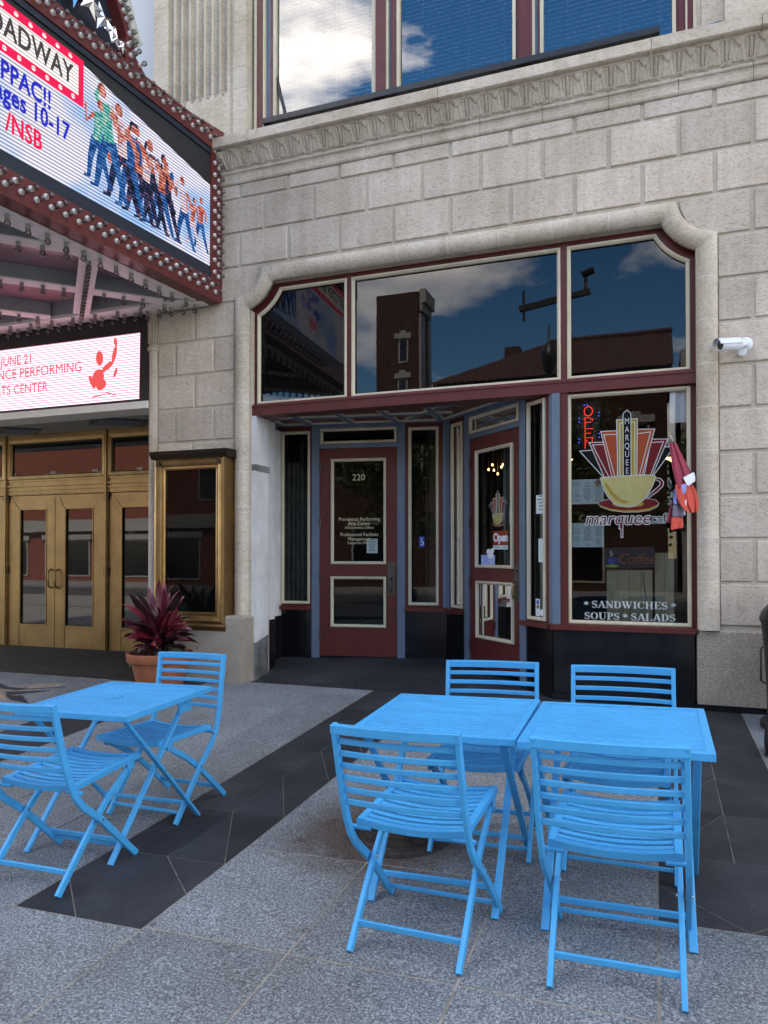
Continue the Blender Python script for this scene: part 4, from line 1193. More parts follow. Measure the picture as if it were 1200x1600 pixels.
# picture on the screen
SCZ0, SCZ1 = 4.546, 5.734
pl = [(0.166, SCZ0), (SL - 0.2, SCZ0), (SL - 0.2, 5.70), (1.845, 5.66), (1.5, 5.60), (1.0, 5.53), (0.5, 5.455), (0.166, 5.405)]
scr = obj('led_screen', MB().add([MQ(s, z, 0.0) for s, z in pl], [tuple(range(len(pl)))]), 'led_white', mq)
def flat(name, pts, mat, d=0.003, parent=None):
    return obj(name, MB().add([MQ(s, z, d) for s, z in pts], [tuple(range(len(pts)))]), mat, parent or scr)
ban = [(1.848, 5.285), (SL - 0.3, 5.285), (SL - 0.3, 5.685), (1.848, 5.685)]
flat('banner', ban, 'led_red', 0.003)
flat('banner_field', [(1.905, 5.362), (SL - 0.36, 5.362), (SL - 0.36, 5.608), (1.905, 5.608)], 'led_plain', 0.006)
dots = MB()
for k in range(17):
    for z in (5.325, 5.646):
        c = 1.96 + k * 0.128 + (0.03 if z > 5.5 else 0)
        dots.add([MQ(c + 0.020 * math.cos(a), z + 0.020 * math.sin(a), 0.006) for a in [2 * math.pi * i / 10 for i in range(10)]], [tuple(range(10))])
obj('banner_dots', dots, 'led_plain', scr)
def mqf(s, z, d=0.008): return frame(MQ(s, z, d), -md, mn)
text('lettering', 'NEXT STOP BROADWAY', 0.228, mqf(1.965, 5.487), 'led_grey', scr, 'RIGHT', offset=0.005, xs=0.74, space=1.04)
text('lettering', 'PPAC!!', 0.205, mqf(2.175, 5.150), 'led_blue', scr, 'RIGHT', offset=0.005, xs=0.74, space=1.04)
text('lettering', 'ages 10-17', 0.205, mqf(1.995, 4.985), 'led_blue', scr, 'RIGHT', offset=0.005, xs=0.74, space=1.04)
text('lettering', '/NSB', 0.205, mqf(2.262, 4.775), 'led_red', scr, 'RIGHT', offset=0.005, xs=0.74, space=1.04)
def dancer(s, z0, h, cols, pose, kick=0.0):
    """flat figures of the picture shown on the screen"""
    skin, top, leg, hair = cols
    U = h; lay = [0.0032]
    def P(a, b): return (s + a * U, z0 + b * U)
    def limb(pts, ws, mat):
        lay[0] += 0.00022
        L_, R_ = [], []
        for i, (a, b) in enumerate(pts):
            p = Vector(P(a, b)); q0 = Vector(P(*pts[max(0, i - 1)])); q1 = Vector(P(*pts[min(len(pts) - 1, i + 1)]))
            d = (q1 - q0).normalized(); n_ = Vector((-d.y, d.x)) * ws[i] * U
            L_.append(tuple(p + n_)); R_.append(tuple(p - n_))
        flat('figure_part', L_ + R_[::-1], mat, lay[0])
    l = pose
    hip, sh, hd = (0.0, 0.50), (0.04 * l, 0.80), (0.07 * l, 0.925)
    limb([(0.025, 0.52), (0.09 + 0.05 * kick, 0.28 + 0.05 * kick), (0.12 + 0.10 * kick, 0.03 + 0.04 * kick), (0.19 + 0.1 * kick, 0.02 + 0.04 * kick)], [0.060, 0.042, 0.026, 0.016], leg)
    limb([(-0.025, 0.52), (-0.10, 0.29), (-0.21, 0.03), (-0.26, 0.035)], [0.060, 0.042, 0.026, 0.014], leg)
    limb([hip, (0.02 * l, 0.64), sh, (0.045 * l, 0.835)], [0.062, 0.060, 0.082, 0.040], top)
    limb([(0.07 + 0.04 * l, 0.80), (0.16, 0.73 + 0.10 * l), (0.15 - 0.03 * l, 0.90 + 0.05 * l)], [0.030, 0.024, 0.018], top if l > 0 else skin)
    limb([(-0.07 + 0.04 * l, 0.80), (-0.15, 0.68 - 0.04 * l), (-0.09 - 0.10 * abs(l), 0.60 + 0.05 * l)], [0.030, 0.024, 0.017], skin if l > 0 else top)
    c = P(*hd); r = 0.046 * U
    def oval(cx, cz, rx, rz, mat):
        lay[0] += 0.0002
        flat('figure_part', [(cx + rx * math.cos(a), cz + rz * math.sin(a)) for a in [2 * math.pi * i / 12 for i in range(12)]], mat, lay[0])
    oval(c[0] + 0.010 * U, c[1] + 0.012 * U, r * 1.02, r * 1.25, hair)
    oval(c[0] - 0.008 * U, c[1] - 0.006 * U, r * 0.78, r * 1.02, skin)
FIG = [(1.56, 4.66, 0.96, ('led_skin', 'led_teal', 'led_denim', 'led_brown'), 1.2, 0.3), (1.70, 4.72, 0.74, ('led_skin', 'led_teal', 'led_denim', 'led_orange'), -0.8, 0.0),
       (1.40, 4.63, 0.92, ('led_skin', 'led_white_shirt', 'led_black', 'led_brown'), 0.7, 0.6), (1.31, 4.62, 0.86, ('led_skin', 'led_denim', 'led_denim', 'led_black'), -0.6, 0.2),
       (1.20, 4.60, 0.88, ('led_orange', 'led_brown', 'led_black', 'led_black'), 0.5, 0.5), (1.11, 4.61, 0.80, ('led_skin', 'led_white_shirt', 'led_black', 'led_brown'), -1.0, 0.0),
       (1.00, 4.59, 0.84, ('led_skin', 'led_black', 'led_black', 'led_orange'), 0.9, 0.4), (0.90, 4.60, 0.78, ('led_orange', 'led_brown', 'led_denim', 'led_black'), -0.6, 0.7),
       (0.80, 4.59, 0.74, ('led_skin', 'led_black', 'led_black', 'led_brown'), 0.6, 0.9), (0.57, 4.59, 0.70, ('led_skin', 'led_white_shirt', 'led_denim', 'led_brown'), 0.6, 0.3),
       (0.45, 4.66, 0.50, ('led_skin', 'led_brown', 'led_white_shirt', 'led_black'), -0.9, 0.0), (0.32, 4.65, 0.56, ('led_skin', 'led_orange', 'led_denim', 'led_brown'), -0.4, 0.4)]
pr2 = random.Random(5)
for k in range(46):        # the crowd of arms and clothes behind the front dancers
    t = pr2.random(); s0 = 1.52 - 0.86 * t + pr2.uniform(-0.05, 0.05); z0 = 5.28 - 0.24 * t + pr2.uniform(-0.42, 0.17); r_ = pr2.uniform(0.02, 0.055); a0 = pr2.uniform(0, 6)
    flat('figure_part', [(s0 + r_ * math.cos(a0 + a) * pr2.uniform(0.6, 1.2), z0 + r_ * 1.8 * math.sin(a0 + a) * pr2.uniform(0.6, 1.2)) for a in (0, 1.2, 2.4, 3.7, 5.0)], pr2.choice(['led_brown', 'led_black', 'led_denim', 'led_skin', 'led_black', 'led_orange', 'led_brown']), 0.0012 + 0.00004 * k)
for a_ in FIG: dancer(*a_)
# soffit: glossy wine panels, white ribs at 45 degrees, hanging bulbs
ZS = 4.205
sp = [MQ(0.02, 0, -0.1), MQ(SL, 0, -0.1), Vector((-12, -4.5, 0)), Vector((-12, -0.04, 0))]
obj('soffit_panel', MB().prism([p + Vector((0, 0, 4.36)) for p in sp], (0, 0, 0.06)), 'soffit_panel', mq)
bl_ = MB()
bl_.lathe([(0.020, 0.0), (0.020, -0.030), (0.024, -0.034), (0.019, -0.040)], 10, mi=0)
bl_.lathe([(0.016, -0.036), (0.020, -0.050), (0.026, -0.062), (0.027, -0.072), (0.021, -0.085), (0.010, -0.093), (0.0001, -0.094)], 10, mi=1)
M['socket_grey'] = simple('grey_socket', (0.30, 0.27, 0.26), 0.45)
hang_me = bl_.mesh('light_bulb', ['socket_grey', 'glass_bulb'])
def rib(a, b, w=0.17, bulbs=0.19, off=0.09, nm='soffit_rib', dz=0.0):
    a, b = Vector((a[0], a[1], 0)), Vector((b[0], b[1], 0))
    m1 = MB(); m1.bar(a + Vector((0, 0, 4.285 + dz)), b + Vector((0, 0, 4.285 + dz)), w - 0.03, 0.143)
    m2 = MB(); m2.bar(a + Vector((0, 0, ZS + dz)), b + Vector((0, 0, ZS + dz)), w, 0.014)
    r_ = obj(nm, m2, 'soffit_cream', mq); obj('rib_web', m1, 'soffit_web', r_)
    l = (b - a).length
    if bulbs:
        k = off
        while k < l - 0.03:
            p = a.lerp(b, k / l)
            if p.x > -7.9: put('light_bulb', hang_me, mq, (p.x, p.y, ZS - 0.007))
            k += bulbs
def edge_pt(c, sgn):
    """where y - sgn*x = c meets the inner line of the face border"""
    e0, e1 = MQ(0, 0, -0.30), MQ(SL, 0, -0.30)
    d = e1 - e0
    t = (c - (e0.y - sgn * e0.x)) / (d.y - sgn * d.x)
    return e0 + d * t
# border along the face and along the wall
bp = [MQ(0.20, ZS - 0.008, -0.150), MQ(SL, ZS - 0.008, -0.150), MQ(SL, ZS - 0.008, -0.38), MQ(0.42, ZS - 0.008, -0.37)]
brd = obj('soffit_border', MB().prism([p for p in bp], (0, 0, 0.016)), 'soffit_cream', mq)
obj('rib_web', MB().prism([p + Vector((0, 0, 0.017)) for p in [MQ(0.1, ZS - 0.008, -0.12), MQ(SL, ZS - 0.008, -0.12), MQ(SL, ZS - 0.008, -0.40), MQ(0.45, ZS - 0.008, -0.40)]], (0, 0, 0.14)), 'soffit_web', brd)
wb = [(-12, -0.05), (-4.50, -0.05), (-4.50, -0.16), (-4.72, -0.27), (-12, -0.27)]
brd2 = obj('soffit_border', MB().prism([(x, y, ZS - 0.010) for x, y in wb], (0, 0, 0.016)), 'soffit_cream', mq)
obj('rib_web', MB().prism([(x, y, ZS + 0.0065) for x, y in [(-12, -0.04), (-4.5, -0.04), (-4.7, -0.31), (-12, -0.31)]], (0, 0, 0.15)), 'soffit_web', brd2)
for k in range(21):
    p = MQ(0.30 + k * 0.19, ZS - 0.010, -0.22 if k else -0.20); put('light_bulb', hang_me, mq, p)
for k in range(26):
    put('light_bulb', hang_me, mq, (-4.62 - k * 0.155, -0.12, ZS - 0.012))
    if k > 1 and k % 2 == 0: put('light_bulb', hang_me, mq, (-4.62 - k * 0.155, -0.23, ZS - 0.012))
for c in (3.13, 4.60, 6.13, 7.66):
    e = edge_pt(c, 1)
    far = Vector((-0.29 - c, -0.29, 0)) if (-0.29 - c) < e.x else None
    # runs from the face border back to the wall border (towards +x +y) or away to the far side
    a = Vector((-8.6, -8.6 + c, 0)); b = Vector((-0.30 - c, -0.30, 0))
    if b.x > e.x: b = e
    if a.y < -4.6: a = Vector((-4.6 - c, -4.6, 0))
    rib((a.x, a.y), (b.x, b.y))
for c in (-6.29, -7.9, -9.4):
    e = edge_pt(c, -1); b = Vector((c + 0.30, -0.30, 0))
    rib((e.x, e.y), (b.x, b.y), 0.17, 0.11, 0.08, dz=-0.006)
# ring downlight in a soffit panel
obj('downlight_ring', MB().lathe([(0.135, 4.345), (0.150, 4.335), (0.165, 4.345), (0.165, 4.362)], 28, (-5.98, -1.05, 0)).lathe([(0.0001, 4.352), (0.13, 4.352)], 28, (-5.98, -1.05, 0), mi=1), ['soffit_panel', 'black'], mq)

# ------------------------------------------------------------------ lit sign over the doors
ls = thing('led_sign', 'long lit white message board with pinkish red writing above the brass doors', 'sign', (-8.0, -0.02, 3.2))
obj('housing', MB().box(-12, -5.290, -0.030, 0.30, 3.232, 4.30), 'black', ls)
scr2 = obj('led_screen', MB().add([(-11.5, -0.034, 3.262), (-5.415, -0.034, 3.262), (-5.405, -0.034, 4.003), (-11.5, -0.034, 4.003)], [(0, 1, 2, 3)]), 'led_pink', ls)
def lsf(x, z): return frame((x, -0.038, z), (1, 0, 0), (0, -1, 0))
text('lettering', 'JUNE 21', 0.155, lsf(-6.955, 3.850), 'led_coral', scr2, 'RIGHT', xs=0.93)
text('lettering', 'PROVIDENCE PERFORMING', 0.168, lsf(-6.215, 3.690), 'led_coral', scr2, 'RIGHT', xs=0.93)
text('lettering', 'ARTS CENTER', 0.155, lsf(-6.725, 3.500), 'led_coral', scr2, 'RIGHT', xs=0.93)
def blob(cx, cz, rx, rz, rot=0, n=14):
    c, s = math.cos(rot), math.sin(rot)
    pts = [(rx * math.cos(2 * math.pi * i / n), rz * math.sin(2 * math.pi * i / n)) for i in range(n)]
    obj('figure_part', MB().add([(cx + a * c - b * s, -0.038, cz + a * s + b * c) for a, b in pts], [tuple(range(n))]), 'led_coral', scr2)
blob(-5.965, 3.765, 0.052, 0.085, 0.1); blob(-5.985, 3.540, 0.085, 0.105, -0.3); blob(-5.94, 3.46, 0.075, 0.06, 0.4); blob(-6.07, 3.50, 0.03, 0.09, 0.5)
blob(-5.85, 3.66, 0.10, 0.034, 0.55); blob(-5.755, 3.79, 0.030, 0.10, -0.25); blob(-5.74, 3.93, 0.024, 0.05, 0.2); blob(-5.74, 3.58, 0.02, 0.06, -0.4)
blob(-5.98, 3.335, 0.10, 0.008, 0.15); blob(-5.80, 3.345, 0.09, 0.008, -0.25)
obj('ledge', MB().box(-12, -5.292, -0.045, 0.30, 3.150, 3.230), 'soffit_cream', ls)

# ------------------------------------------------------------------ brass theatre doors in their vestibule
ent = thing('theatre_entrance', 'row of brass framed glass doors with transom windows below the lit message board', 'entrance', (-8.0, 1.1, 0.2))
YD = 1.10
obj('vestibule_ceiling', MB().box(-12, -5.2, 0.05, 2.4, 3.180, 3.23), 'ceil_green', ent)
for pts in ([(-6.373, 0.291), (-5.873, 0.724), (-6.194, 1.04), (-6.791, 0.693)], [(-8.001, 0.445), (-7.60, 0.749), (-8.0, 1.06), (-8.424, 0.826)]):
    obj('light_slot', MB().prism([(x, y, 3.172) for x, y in pts], (0, 0, 0.0075)), 'black', ent)
    c = [sum(p[i] for p in pts) / 4 for i in (0, 1)]
    q = [(c[0] + (x - c[0]) * 0.82, c[1] + (y - c[1]) * 0.7) for x, y in pts]
    obj('light_tube_trough', MB().prism([(x, y, 3.166) for x, y in q], (0, 0, 0.004)), 'bluegrey', ent)
obj('side_wall', MB().box(-5.30, -5.19, 0.13, 2.4, 0.1, 3.17), 'stone_smooth', ent)
obj('lobby', MB().box(-12, -5.2, 4.0, 4.1, 0.2, 3.2).box(-12, -5.3, 1.3, 4.0, 3.12, 3.17).box(-12, -5.3, 1.3, 4.0, 0.15, 0.2), 'dark_room', ent)
def brass_box(nm, x0, x1, z0, z1, y0=YD - 0.03, y1=YD + 0.09): return obj(nm, MB().box(x0, x1, y0, y1, z0, z1), 'brass', ent)
for x0, x1 in ((-6.850, -6.800), (-8.60, -8.550), (-5.25, -5.20), (-10.4, -10.35)):
    brass_box('mullion', x0, x1, 0.215, 3.178, YD - 0.035)
    brass_box('mullion', x0 + 0.014, x1 - 0.014, 0.215, 3.177, YD - 0.050, YD - 0.0355)
for x0, x1 in ((-8.549, -6.851), (-6.799, -5.251), (-10.349, -8.601)):
    hb = MB(); hb.box(x0, x1, YD - 0.012, YD + 0.08, 2.345, 2.56)
    for z, e in ((2.36, 0.010), (2.405, 0.016), (2.46, 0.022), (2.53, 0.012)): hb.box(x0 + 0.001, x1 - 0.001, YD - 0.012 - e, YD - 0.0125, z, z + 0.022)
    obj('transom_bar', hb, 'brass', ent)
    tf = MB(); zz = (2.561, 3.112)
    path_ = [(x0 + 0.004, YD, zz[0] + 0.004), (x1 - 0.004, YD, zz[0] + 0.004), (x1 - 0.004, YD, zz[1]), (x0 + 0.004, YD, zz[1])]
    tf.sweep(path_, [(0, 0.0), (0, 0.035), (0.045, 0.028), (0.06, 0.0)], NY, closed=True)
    t_ = obj('transom_window', tf, 'brass', ent)
    pane_poly('pane', [(x0 + 0.05, YD + 0.01, zz[0] + 0.05), (x1 - 0.05, YD + 0.01, zz[0] + 0.05), (x1 - 0.05, YD + 0.01, zz[1] - 0.045), (x0 + 0.05, YD + 0.01, zz[1] - 0.045)], 'glass_entrance', t_)
    brass_box('head_rail', x0, x1, 3.113, 3.177)
def brass_door(x0, x1, hinge_left, lab):
    gx0, gx1 = (x0 + 0.20, x1 - 0.145) if hinge_left else (x0 + 0.165, x1 - 0.20)
    z0, z1, g0, g1 = 0.232, 2.335, 0.545, 2.150
    d = MB()
    d.box(x0, gx0, YD, YD + 0.05, z0, z1).box(gx1, x1, YD, YD + 0.05, z0, z1).box(gx0, gx1, YD, YD + 0.05, z0, g0).box(gx0, gx1, YD, YD + 0.05, g1, z1)
    # pointed overlays of stiles and rail
    c = 0.0
    d.prism([(x0 + 0.002, YD - 0.006, z0 + 0.01), (gx0 - 0.004, YD - 0.006, z0 + 0.01), (gx0 - 0.004, YD - 0.006, g1 - 0.01), (x0 + 0.06, YD - 0.006, z1 - 0.03), (x0 + 0.002, YD - 0.006, z1 - 0.10)], (0, 0.0055, 0))
    d.prism([(gx1 + 0.004, YD - 0.006, z0 + 0.01), (x1 - 0.002, YD - 0.006, z0 + 0.01), (x1 - 0.002, YD - 0.006, z1 - 0.10), (x1 - 0.06, YD - 0.006, z1 - 0.03), (gx1 + 0.004, YD - 0.006, g1 - 0.01)], (0, 0.0055, 0))
    o = obj('brass_door', d, 'brass', ent); o['label'] = lab
    pane_poly('pane', [(gx0, YD + 0.02, g0), (gx1, YD + 0.02, g0), (gx1, YD + 0.02, g1), (gx0, YD + 0.02, g1)], 'glass_entrance', o)
    obj('glazing_bead', MB().sweep([(gx0, YD, g0), (gx1, YD, g0), (gx1, YD, g1), (gx0, YD, g1)], [(0, 0.0), (0, 0.012), (0.012, 0.012), (0.016, 0.0)], NY, closed=True), 'brass', o)
    hx = x1 - 0.055 if hinge_left else x0 + 0.055
    h = MB().tube([(hx, YD - 0.004, 1.06), (hx, YD - 0.06, 1.09), (hx, YD - 0.07, 1.19), (hx, YD - 0.06, 1.29), (hx, YD - 0.004, 1.32)], 0.013, 8)
    obj('pull_handle', h, 'brass', o)
    hx = x0 - 0.004 if hinge_left else x1 + 0.004
    for z in (1.30, 2.30): obj('hinge', MB().tube([(hx, YD - 0.02, z - 0.05), (hx, YD - 0.02, z + 0.05)], 0.018, 8), 'bronze_dark', o)
    return o
brass_door(-8.545, -7.712, True, 'left leaf of the pair, its glass nearly black')
brass_door(-7.706, -6.855, False, 'right leaf of the pair, beside the mullion')
brass_door(-6.795, -5.96, True, 'door partly hidden by the stone pier and the plant')
brass_door(-9.5, -8.605, False, 'door at the edge of the picture')
brass_box('threshold', -10.3, -5.2, 0.20, 0.231, YD - 0.06, YD + 0.1)

# ------------------------------------------------------------------ poster case on the left pier
pc = thing('poster_case', 'tall empty bronze poster case with dark glass fixed to the left stone pier', 'poster case', (-4.6, -0.2, 0.78))
YP = -0.215
pf = MB()
pf.sweep([(-5.045, YP + 0.01, 0.800), (-4.178, YP + 0.01, 0.800), (-4.178, YP + 0.01, 2.535), (-5.045, YP + 0.01, 2.535)], [(0, 0), (0, 0.03), (0.03, 0.045), (0.055, 0.038), (0.075, 0.028), (0.082, 0.012), (0.105, 0.012), (0.118, 0.0)], NY, closed=True)
obj('frame', pf, 'bronze', pc)
obj('case_side', MB().box(-5.045, -5.000, YP + 0.011, -0.014, 0.800, 2.535).box(-4.223, -4.178, YP + 0.011, -0.014, 0.800, 2.535).box(-4.999, -4.224, YP + 0.05, -0.20, 0.80, 0.84).box(-4.999, -4.224, -0.06, -0.015, 0.90, 2.5), 'bronze', pc)
obj('base_moulding', MB().prism([(-5.055, y, z) for y, z in [(-0.0, 0.799), (YP - 0.04, 0.799), (YP - 0.045, 0.775), (YP - 0.02, 0.765), (YP - 0.01, 0.735), (-0.216, 0.725), (0.0, 0.725)]][::-1], (0.89, 0, 0)), 'bronze', pc)
obj('crown_moulding', MB().prism([(-5.085, y, z) for y, z in [(-0.014, 2.536), (YP - 0.03, 2.536), (YP - 0.04, 2.555), (YP - 0.055, 2.575), (YP - 0.065, 2.60), (YP - 0.06, 2.615), (-0.014, 2.622)]][::-1], (0.95, 0, 0)), 'bronze_dark', pc)
pane_poly('pane', [(-4.935, YP + 0.012, 0.91), (-4.288, YP + 0.012, 0.91), (-4.288, YP + 0.012, 2.425), (-4.935, YP + 0.012, 2.425)], 'glass_matt', pc)
obj('back_board', MB().box(-4.96, -4.26, -0.10, -0.062, 0.85, 2.5), 'black_matte', pc)
ro = MB()
for x in (-4.990, -4.233): ro.box(x - 0.022, x + 0.022, YP - 0.048, YP - 0.03, 2.458, 2.502)
obj('corner_rosette', ro, 'bronze_dark', pc)

# ------------------------------------------------------------------ blue folding chairs and tables
def ground_rot(x, y, turn):
    e = 0.05
    n = Vector((-(gz(x + e, y) - gz(x - e, y)) / (2 * e), -(gz(x, y + e) - gz(x, y - e)) / (2 * e), 1)).normalized()
    f = Vector((-math.sin(turn), math.cos(turn), 0))
    yv = (f - n * f.dot(n)).normalized(); xv = yv.cross(n)
    m = Matrix((xv, yv, n)).transposed()
    return m.to_euler()
def rbar(mb, p, q, w, h, up=(0, 0, 1), c=0.003):
    """rectangular tube with softened edges"""
    p, q, up = Vector(p), Vector(q), Vector(up)
    d = (q - p).normalized(); s = d.cross(up).normalized(); u = s.cross(d)
    a, b = w / 2, h / 2
    pr = [(a - c, -b), (a, -b + c), (a, b - c), (a - c, b), (-a + c, b), (-a, b - c), (-a, -b + c), (-a + c, -b)]
    v = [p + s * i + u * j for i, j in pr] + [q + s * i + u * j for i, j in pr]
    f = [(k, (k + 1) % 8, 8 + (k + 1) % 8, 8 + k) for k in range(8)] + [tuple(range(8))[::-1], tuple(range(8, 16))]
    return mb.add(v, f)
def rpath(mb, pts, w, h, nrm, c=0.003):
    """softened tube swept along a path lying in the plane with normal nrm (w along nrm)"""
    a, b = h / 2, w / 2
    pr = [(a - c, -b), (a, -b + c), (a, b - c), (a - c, b), (-a + c, b), (-a, b - c), (-a, -b + c), (-a + c, -b)]
    return mb.sweep(pts, pr, nrm)
def make_chair():
    root = thing('folding_chair', 'sky-blue slatted metal folding chair', 'chair')
    me = {}
    XB, XS_ = 0.236, 0.209
    # side rail: back upright that curves down and forward to the front foot
    rail = [(-0.282, 0.845), (-0.254, 0.700), (-0.224, 0.560), (-0.198, 0.470), (-0.170, 0.405), (-0.128, 0.350), (-0.078, 0.306), (-0.020, 0.256), (0.100, 0.126), (0.210, 0.006)]
    leg = [(0.214, 0.428), (0.14, 0.378), (0.05, 0.318), (-0.020, 0.258), (-0.10, 0.180), (-0.268, 0.006)]
    for s in (-1, 1):
        mb = MB(); rpath(mb, [(0, y, z) for y, z in rail], 0.019, 0.032, (1, 0, 0))
        local('side_rail', mb.mesh('side_rail', 'blue'), root, (s * XB, 0, 0))
        mb = MB(); rpath(mb, [(0, y, z) for y, z in leg], 0.019, 0.031, (1, 0, 0))
        local('rear_leg', mb.mesh('rear_leg', 'blue'), root, (s * XS_, 0, 0))
        mb = MB(); mb.prism([(0, 0.185, 0.455), (0, 0.240, 0.458), (0, 0.228, 0.412), (0, 0.210, 0.400), (0, 0.194, 0.412)], (0.004, 0, 0))
        local('seat_bracket', mb.mesh('seat_bracket', 'blue'), root, (s * (XS_ + 0.013) - 0.002, 0, 0))
        mb = MB()
        for y, z, x, e in ((0.212, 0.418, XS_ + 0.016, 1), (-0.020, 0.257, XB + 0.0095, 1), (-0.020, 0.257, XS_ - 0.0095, -1)):
            mb.tube([(s * x, y, z), (s * (x + 0.006 * e), y, z)], 0.006, 8)
        local('bolt', mb.mesh('bolt', 'zinc'), root)
        mb = MB(); mb.tube([(s * (XS_ - 0.045), -0.146, 0.420), (s * (XB + 0.011), -0.146, 0.420)], 0.0095, 10)
        local('hinge_pin', mb.mesh('hinge_pin', 'blue'), root)
    n = 8
    def sag(x, half, d): return d * (1 - (x / half) ** 2)
    def curved(w, h, bend, half):
        pts = [(half * (2 * i / n - 1), -sag(half * (2 * i / n - 1), half, bend), 0) for i in range(n + 1)]
        b = MB(); rpath(b, pts, h, w, (0, 0, 1), 0.0025)
        return b
    def back_y(z): return -0.282 + (0.845 - z) * 0.200
    local('top_rail', curved(0.029, 0.034, 0.020, XB + 0.0085).mesh('top_rail', 'blue'), root, (0, back_y(0.828), 0.828))
    sl_me = curved(0.011, 0.021, 0.020, XB - 0.009).mesh('back_slat', 'blue')
    for k in range(6):
        z = 0.782 - 0.0475 * k
        local('back_slat', sl_me, root, (0, back_y(z), z))
    # seat: two side rails, two end rails, nine slats that dip in the middle
    fr_ = MB()
    def seat_z(y): return 0.442 + (y + 0.140) * 0.055
    for s in (-1, 1): rbar(fr_, (s * 0.205, -0.152, seat_z(-0.152)), (s * 0.205, 0.290, seat_z(0.290)), 0.028, 0.030)
    def dip(y, w, h, d=0.016):
        pts = [(0.192 * (2 * i / n - 1), y, seat_z(y) - sag(0.192 * (2 * i / n - 1), 0.192, d)) for i in range(n + 1)]
        b = MB(); rpath(b, pts, w, h, (0, 1, 0), 0.0025); return b
    for y, w in ((-0.138, 0.028), (0.276, 0.028)):
        b = dip(y, w, 0.028); fr_.add(b.v, b.f)
    local('seat_frame', fr_.mesh('seat_frame', 'blue'), root)
    b = MB(); pts = [(0.191 * (2 * i / n - 1), 0, -sag(0.191 * (2 * i / n - 1), 0.191, 0.016)) for i in range(n + 1)]
    rpath(b, pts, 0.0245, 0.011, (0, 1, 0), 0.0025)
    ss = b.mesh('seat_slat', 'blue')
    for k in range(9):
        y = -0.0955 + 0.0413 * k
        local('seat_slat', ss, root, (0, y, seat_z(y) + 0.003))
    mb = MB(); rbar(mb, (-XS_ + 0.008, -0.196, 0.080), (XS_ - 0.008, -0.196, 0.080), 0.012, 0.024)
    local('rear_stretcher', mb.mesh('rear_stretcher', 'blue'), root)
    mb = MB(); rbar(mb, (-XB + 0.008, 0.166, 0.055), (XB - 0.008, 0.166, 0.055), 0.012, 0.018)
    local('front_stretcher', mb.mesh('front_stretcher', 'blue'), root)
    return root
chair0 = make_chair()
CH = [(-0.843, -3.998, -0.047, 'blue folding chair with its back to us at the front of the middle table'),
      (-0.131, -3.988, -0.005, 'blue slatted folding chair at the front of the right-hand table, nearest to us'),
      (-0.799, -3.145, math.pi + 0.028, 'blue slatted folding chair on the far side of the middle table, before the cafe door'),
      (-0.155, -3.180, math.pi - 0.03, 'blue slatted folding chair on the far side of the right-hand table, under the big window'),
      (-2.655, -3.974, -0.001, 'blue slatted folding chair at the left edge, its back to us before the single table'),
      (-2.667, -3.189, math.pi - 0.058, 'blue slatted folding chair behind the single left table, near the potted plant')]
for i, (x, y, t, lab) in enumerate(CH):
    c = chair0 if i == 0 else copy_tree(chair0)
    c.location = (x, y, gz(x, y)); c.rotation_euler = ground_rot(x, y, t)
    c['label'] = lab; c['group'] = 'blue folding chairs round the cafe tables'
def make_table():
    root = thing('folding_table', 'square blue slatted folding table', 'table')
    h, a = 0.710, 0.357
    fr_ = MB()
    zt = h - 0.015
    fr_.sweep([(-a, -a, zt), (a, -a, zt), (a, a, zt), (-a, a, zt)], [(0.0, -0.013), (0.002, -0.015), (0.030, -0.015), (0.032, -0.013), (0.032, 0.013), (0.030, 0.015), (0.002, 0.015), (0.0, 0.013)], (0, 0, 1), closed=True)
    local('top_frame', fr_.mesh('top_frame', 'blue'), root)
    b = MB(); rbar(b, (-a + 0.031, 0, 0), (a - 0.031, 0, 0), 0.0190, 0.018)
    sm_ = b.mesh('top_slat', 'blue')
    for k in range(20):
        local('top_slat', sm_, root, (0, -a + 0.0505 + k * 0.0324, h - 0.012))
    b = MB()
    for x in (-0.20, 0.20): rbar(b, (x, -a + 0.03, h - 0.028), (x, a - 0.03, h - 0.022), 0.022, 0.012)
    local('under_brace', b.mesh('under_brace', 'blue'), root)
    for s in (-1, 1):
        mb = MB(); rbar(mb, (s * 0.262, -0.402, 0.004), (s * 0.262, 0.215, 0.640), 0.017, 0.030, (1, 0, 0))
        local('inner_leg', mb.mesh('inner_leg', 'blue'), root)
        mb = MB(); rbar(mb, (s * 0.296, 0.262, 0.004), (s * 0.296, -0.305, 0.676), 0.017, 0.030, (1, 0, 0))
        local('outer_leg', mb.mesh('outer_leg', 'blue'), root)
        mb = MB(); mb.box(s * 0.278 - 0.004, s * 0.278 + 0.004, 0.15, 0.26, 0.595, 0.679)
        rbar(mb, (s * 0.278, 0.175, 0.610), (s * 0.278, 0.225, 0.675), 0.012, 0.02, (1, 0, 0))
        local('catch_bracket', mb.mesh('catch_bracket', 'blue'), root)
        mb = MB()
        for y, z, x in ((-0.024, 0.342, 0.305), (0.165, 0.585, 0.272)): mb.tube([(s * x, y, z), (s * (x + 0.006), y, z)], 0.006, 8)
        local('bolt', mb.mesh('bolt', 'zinc'), root)
    mb = MB(); mb.tube([(-0.27, 0.212, 0.640), (0.27, 0.212, 0.640)], 0.010, 10); local('cross_rod', mb.mesh('cross_rod', 'blue'), root)
    mb = MB(); rbar(mb, (-0.255, -0.318, 0.090), (0.255, -0.318, 0.090), 0.012, 0.026); local('stretcher', mb.mesh('stretcher', 'blue'), root)
    mb = MB(); rbar(mb, (-0.289, 0.180, 0.098), (0.289, 0.180, 0.098), 0.012, 0.022); local('stretcher', mb.mesh('stretcher', 'blue'), root)
    return root
t0 = make_table()
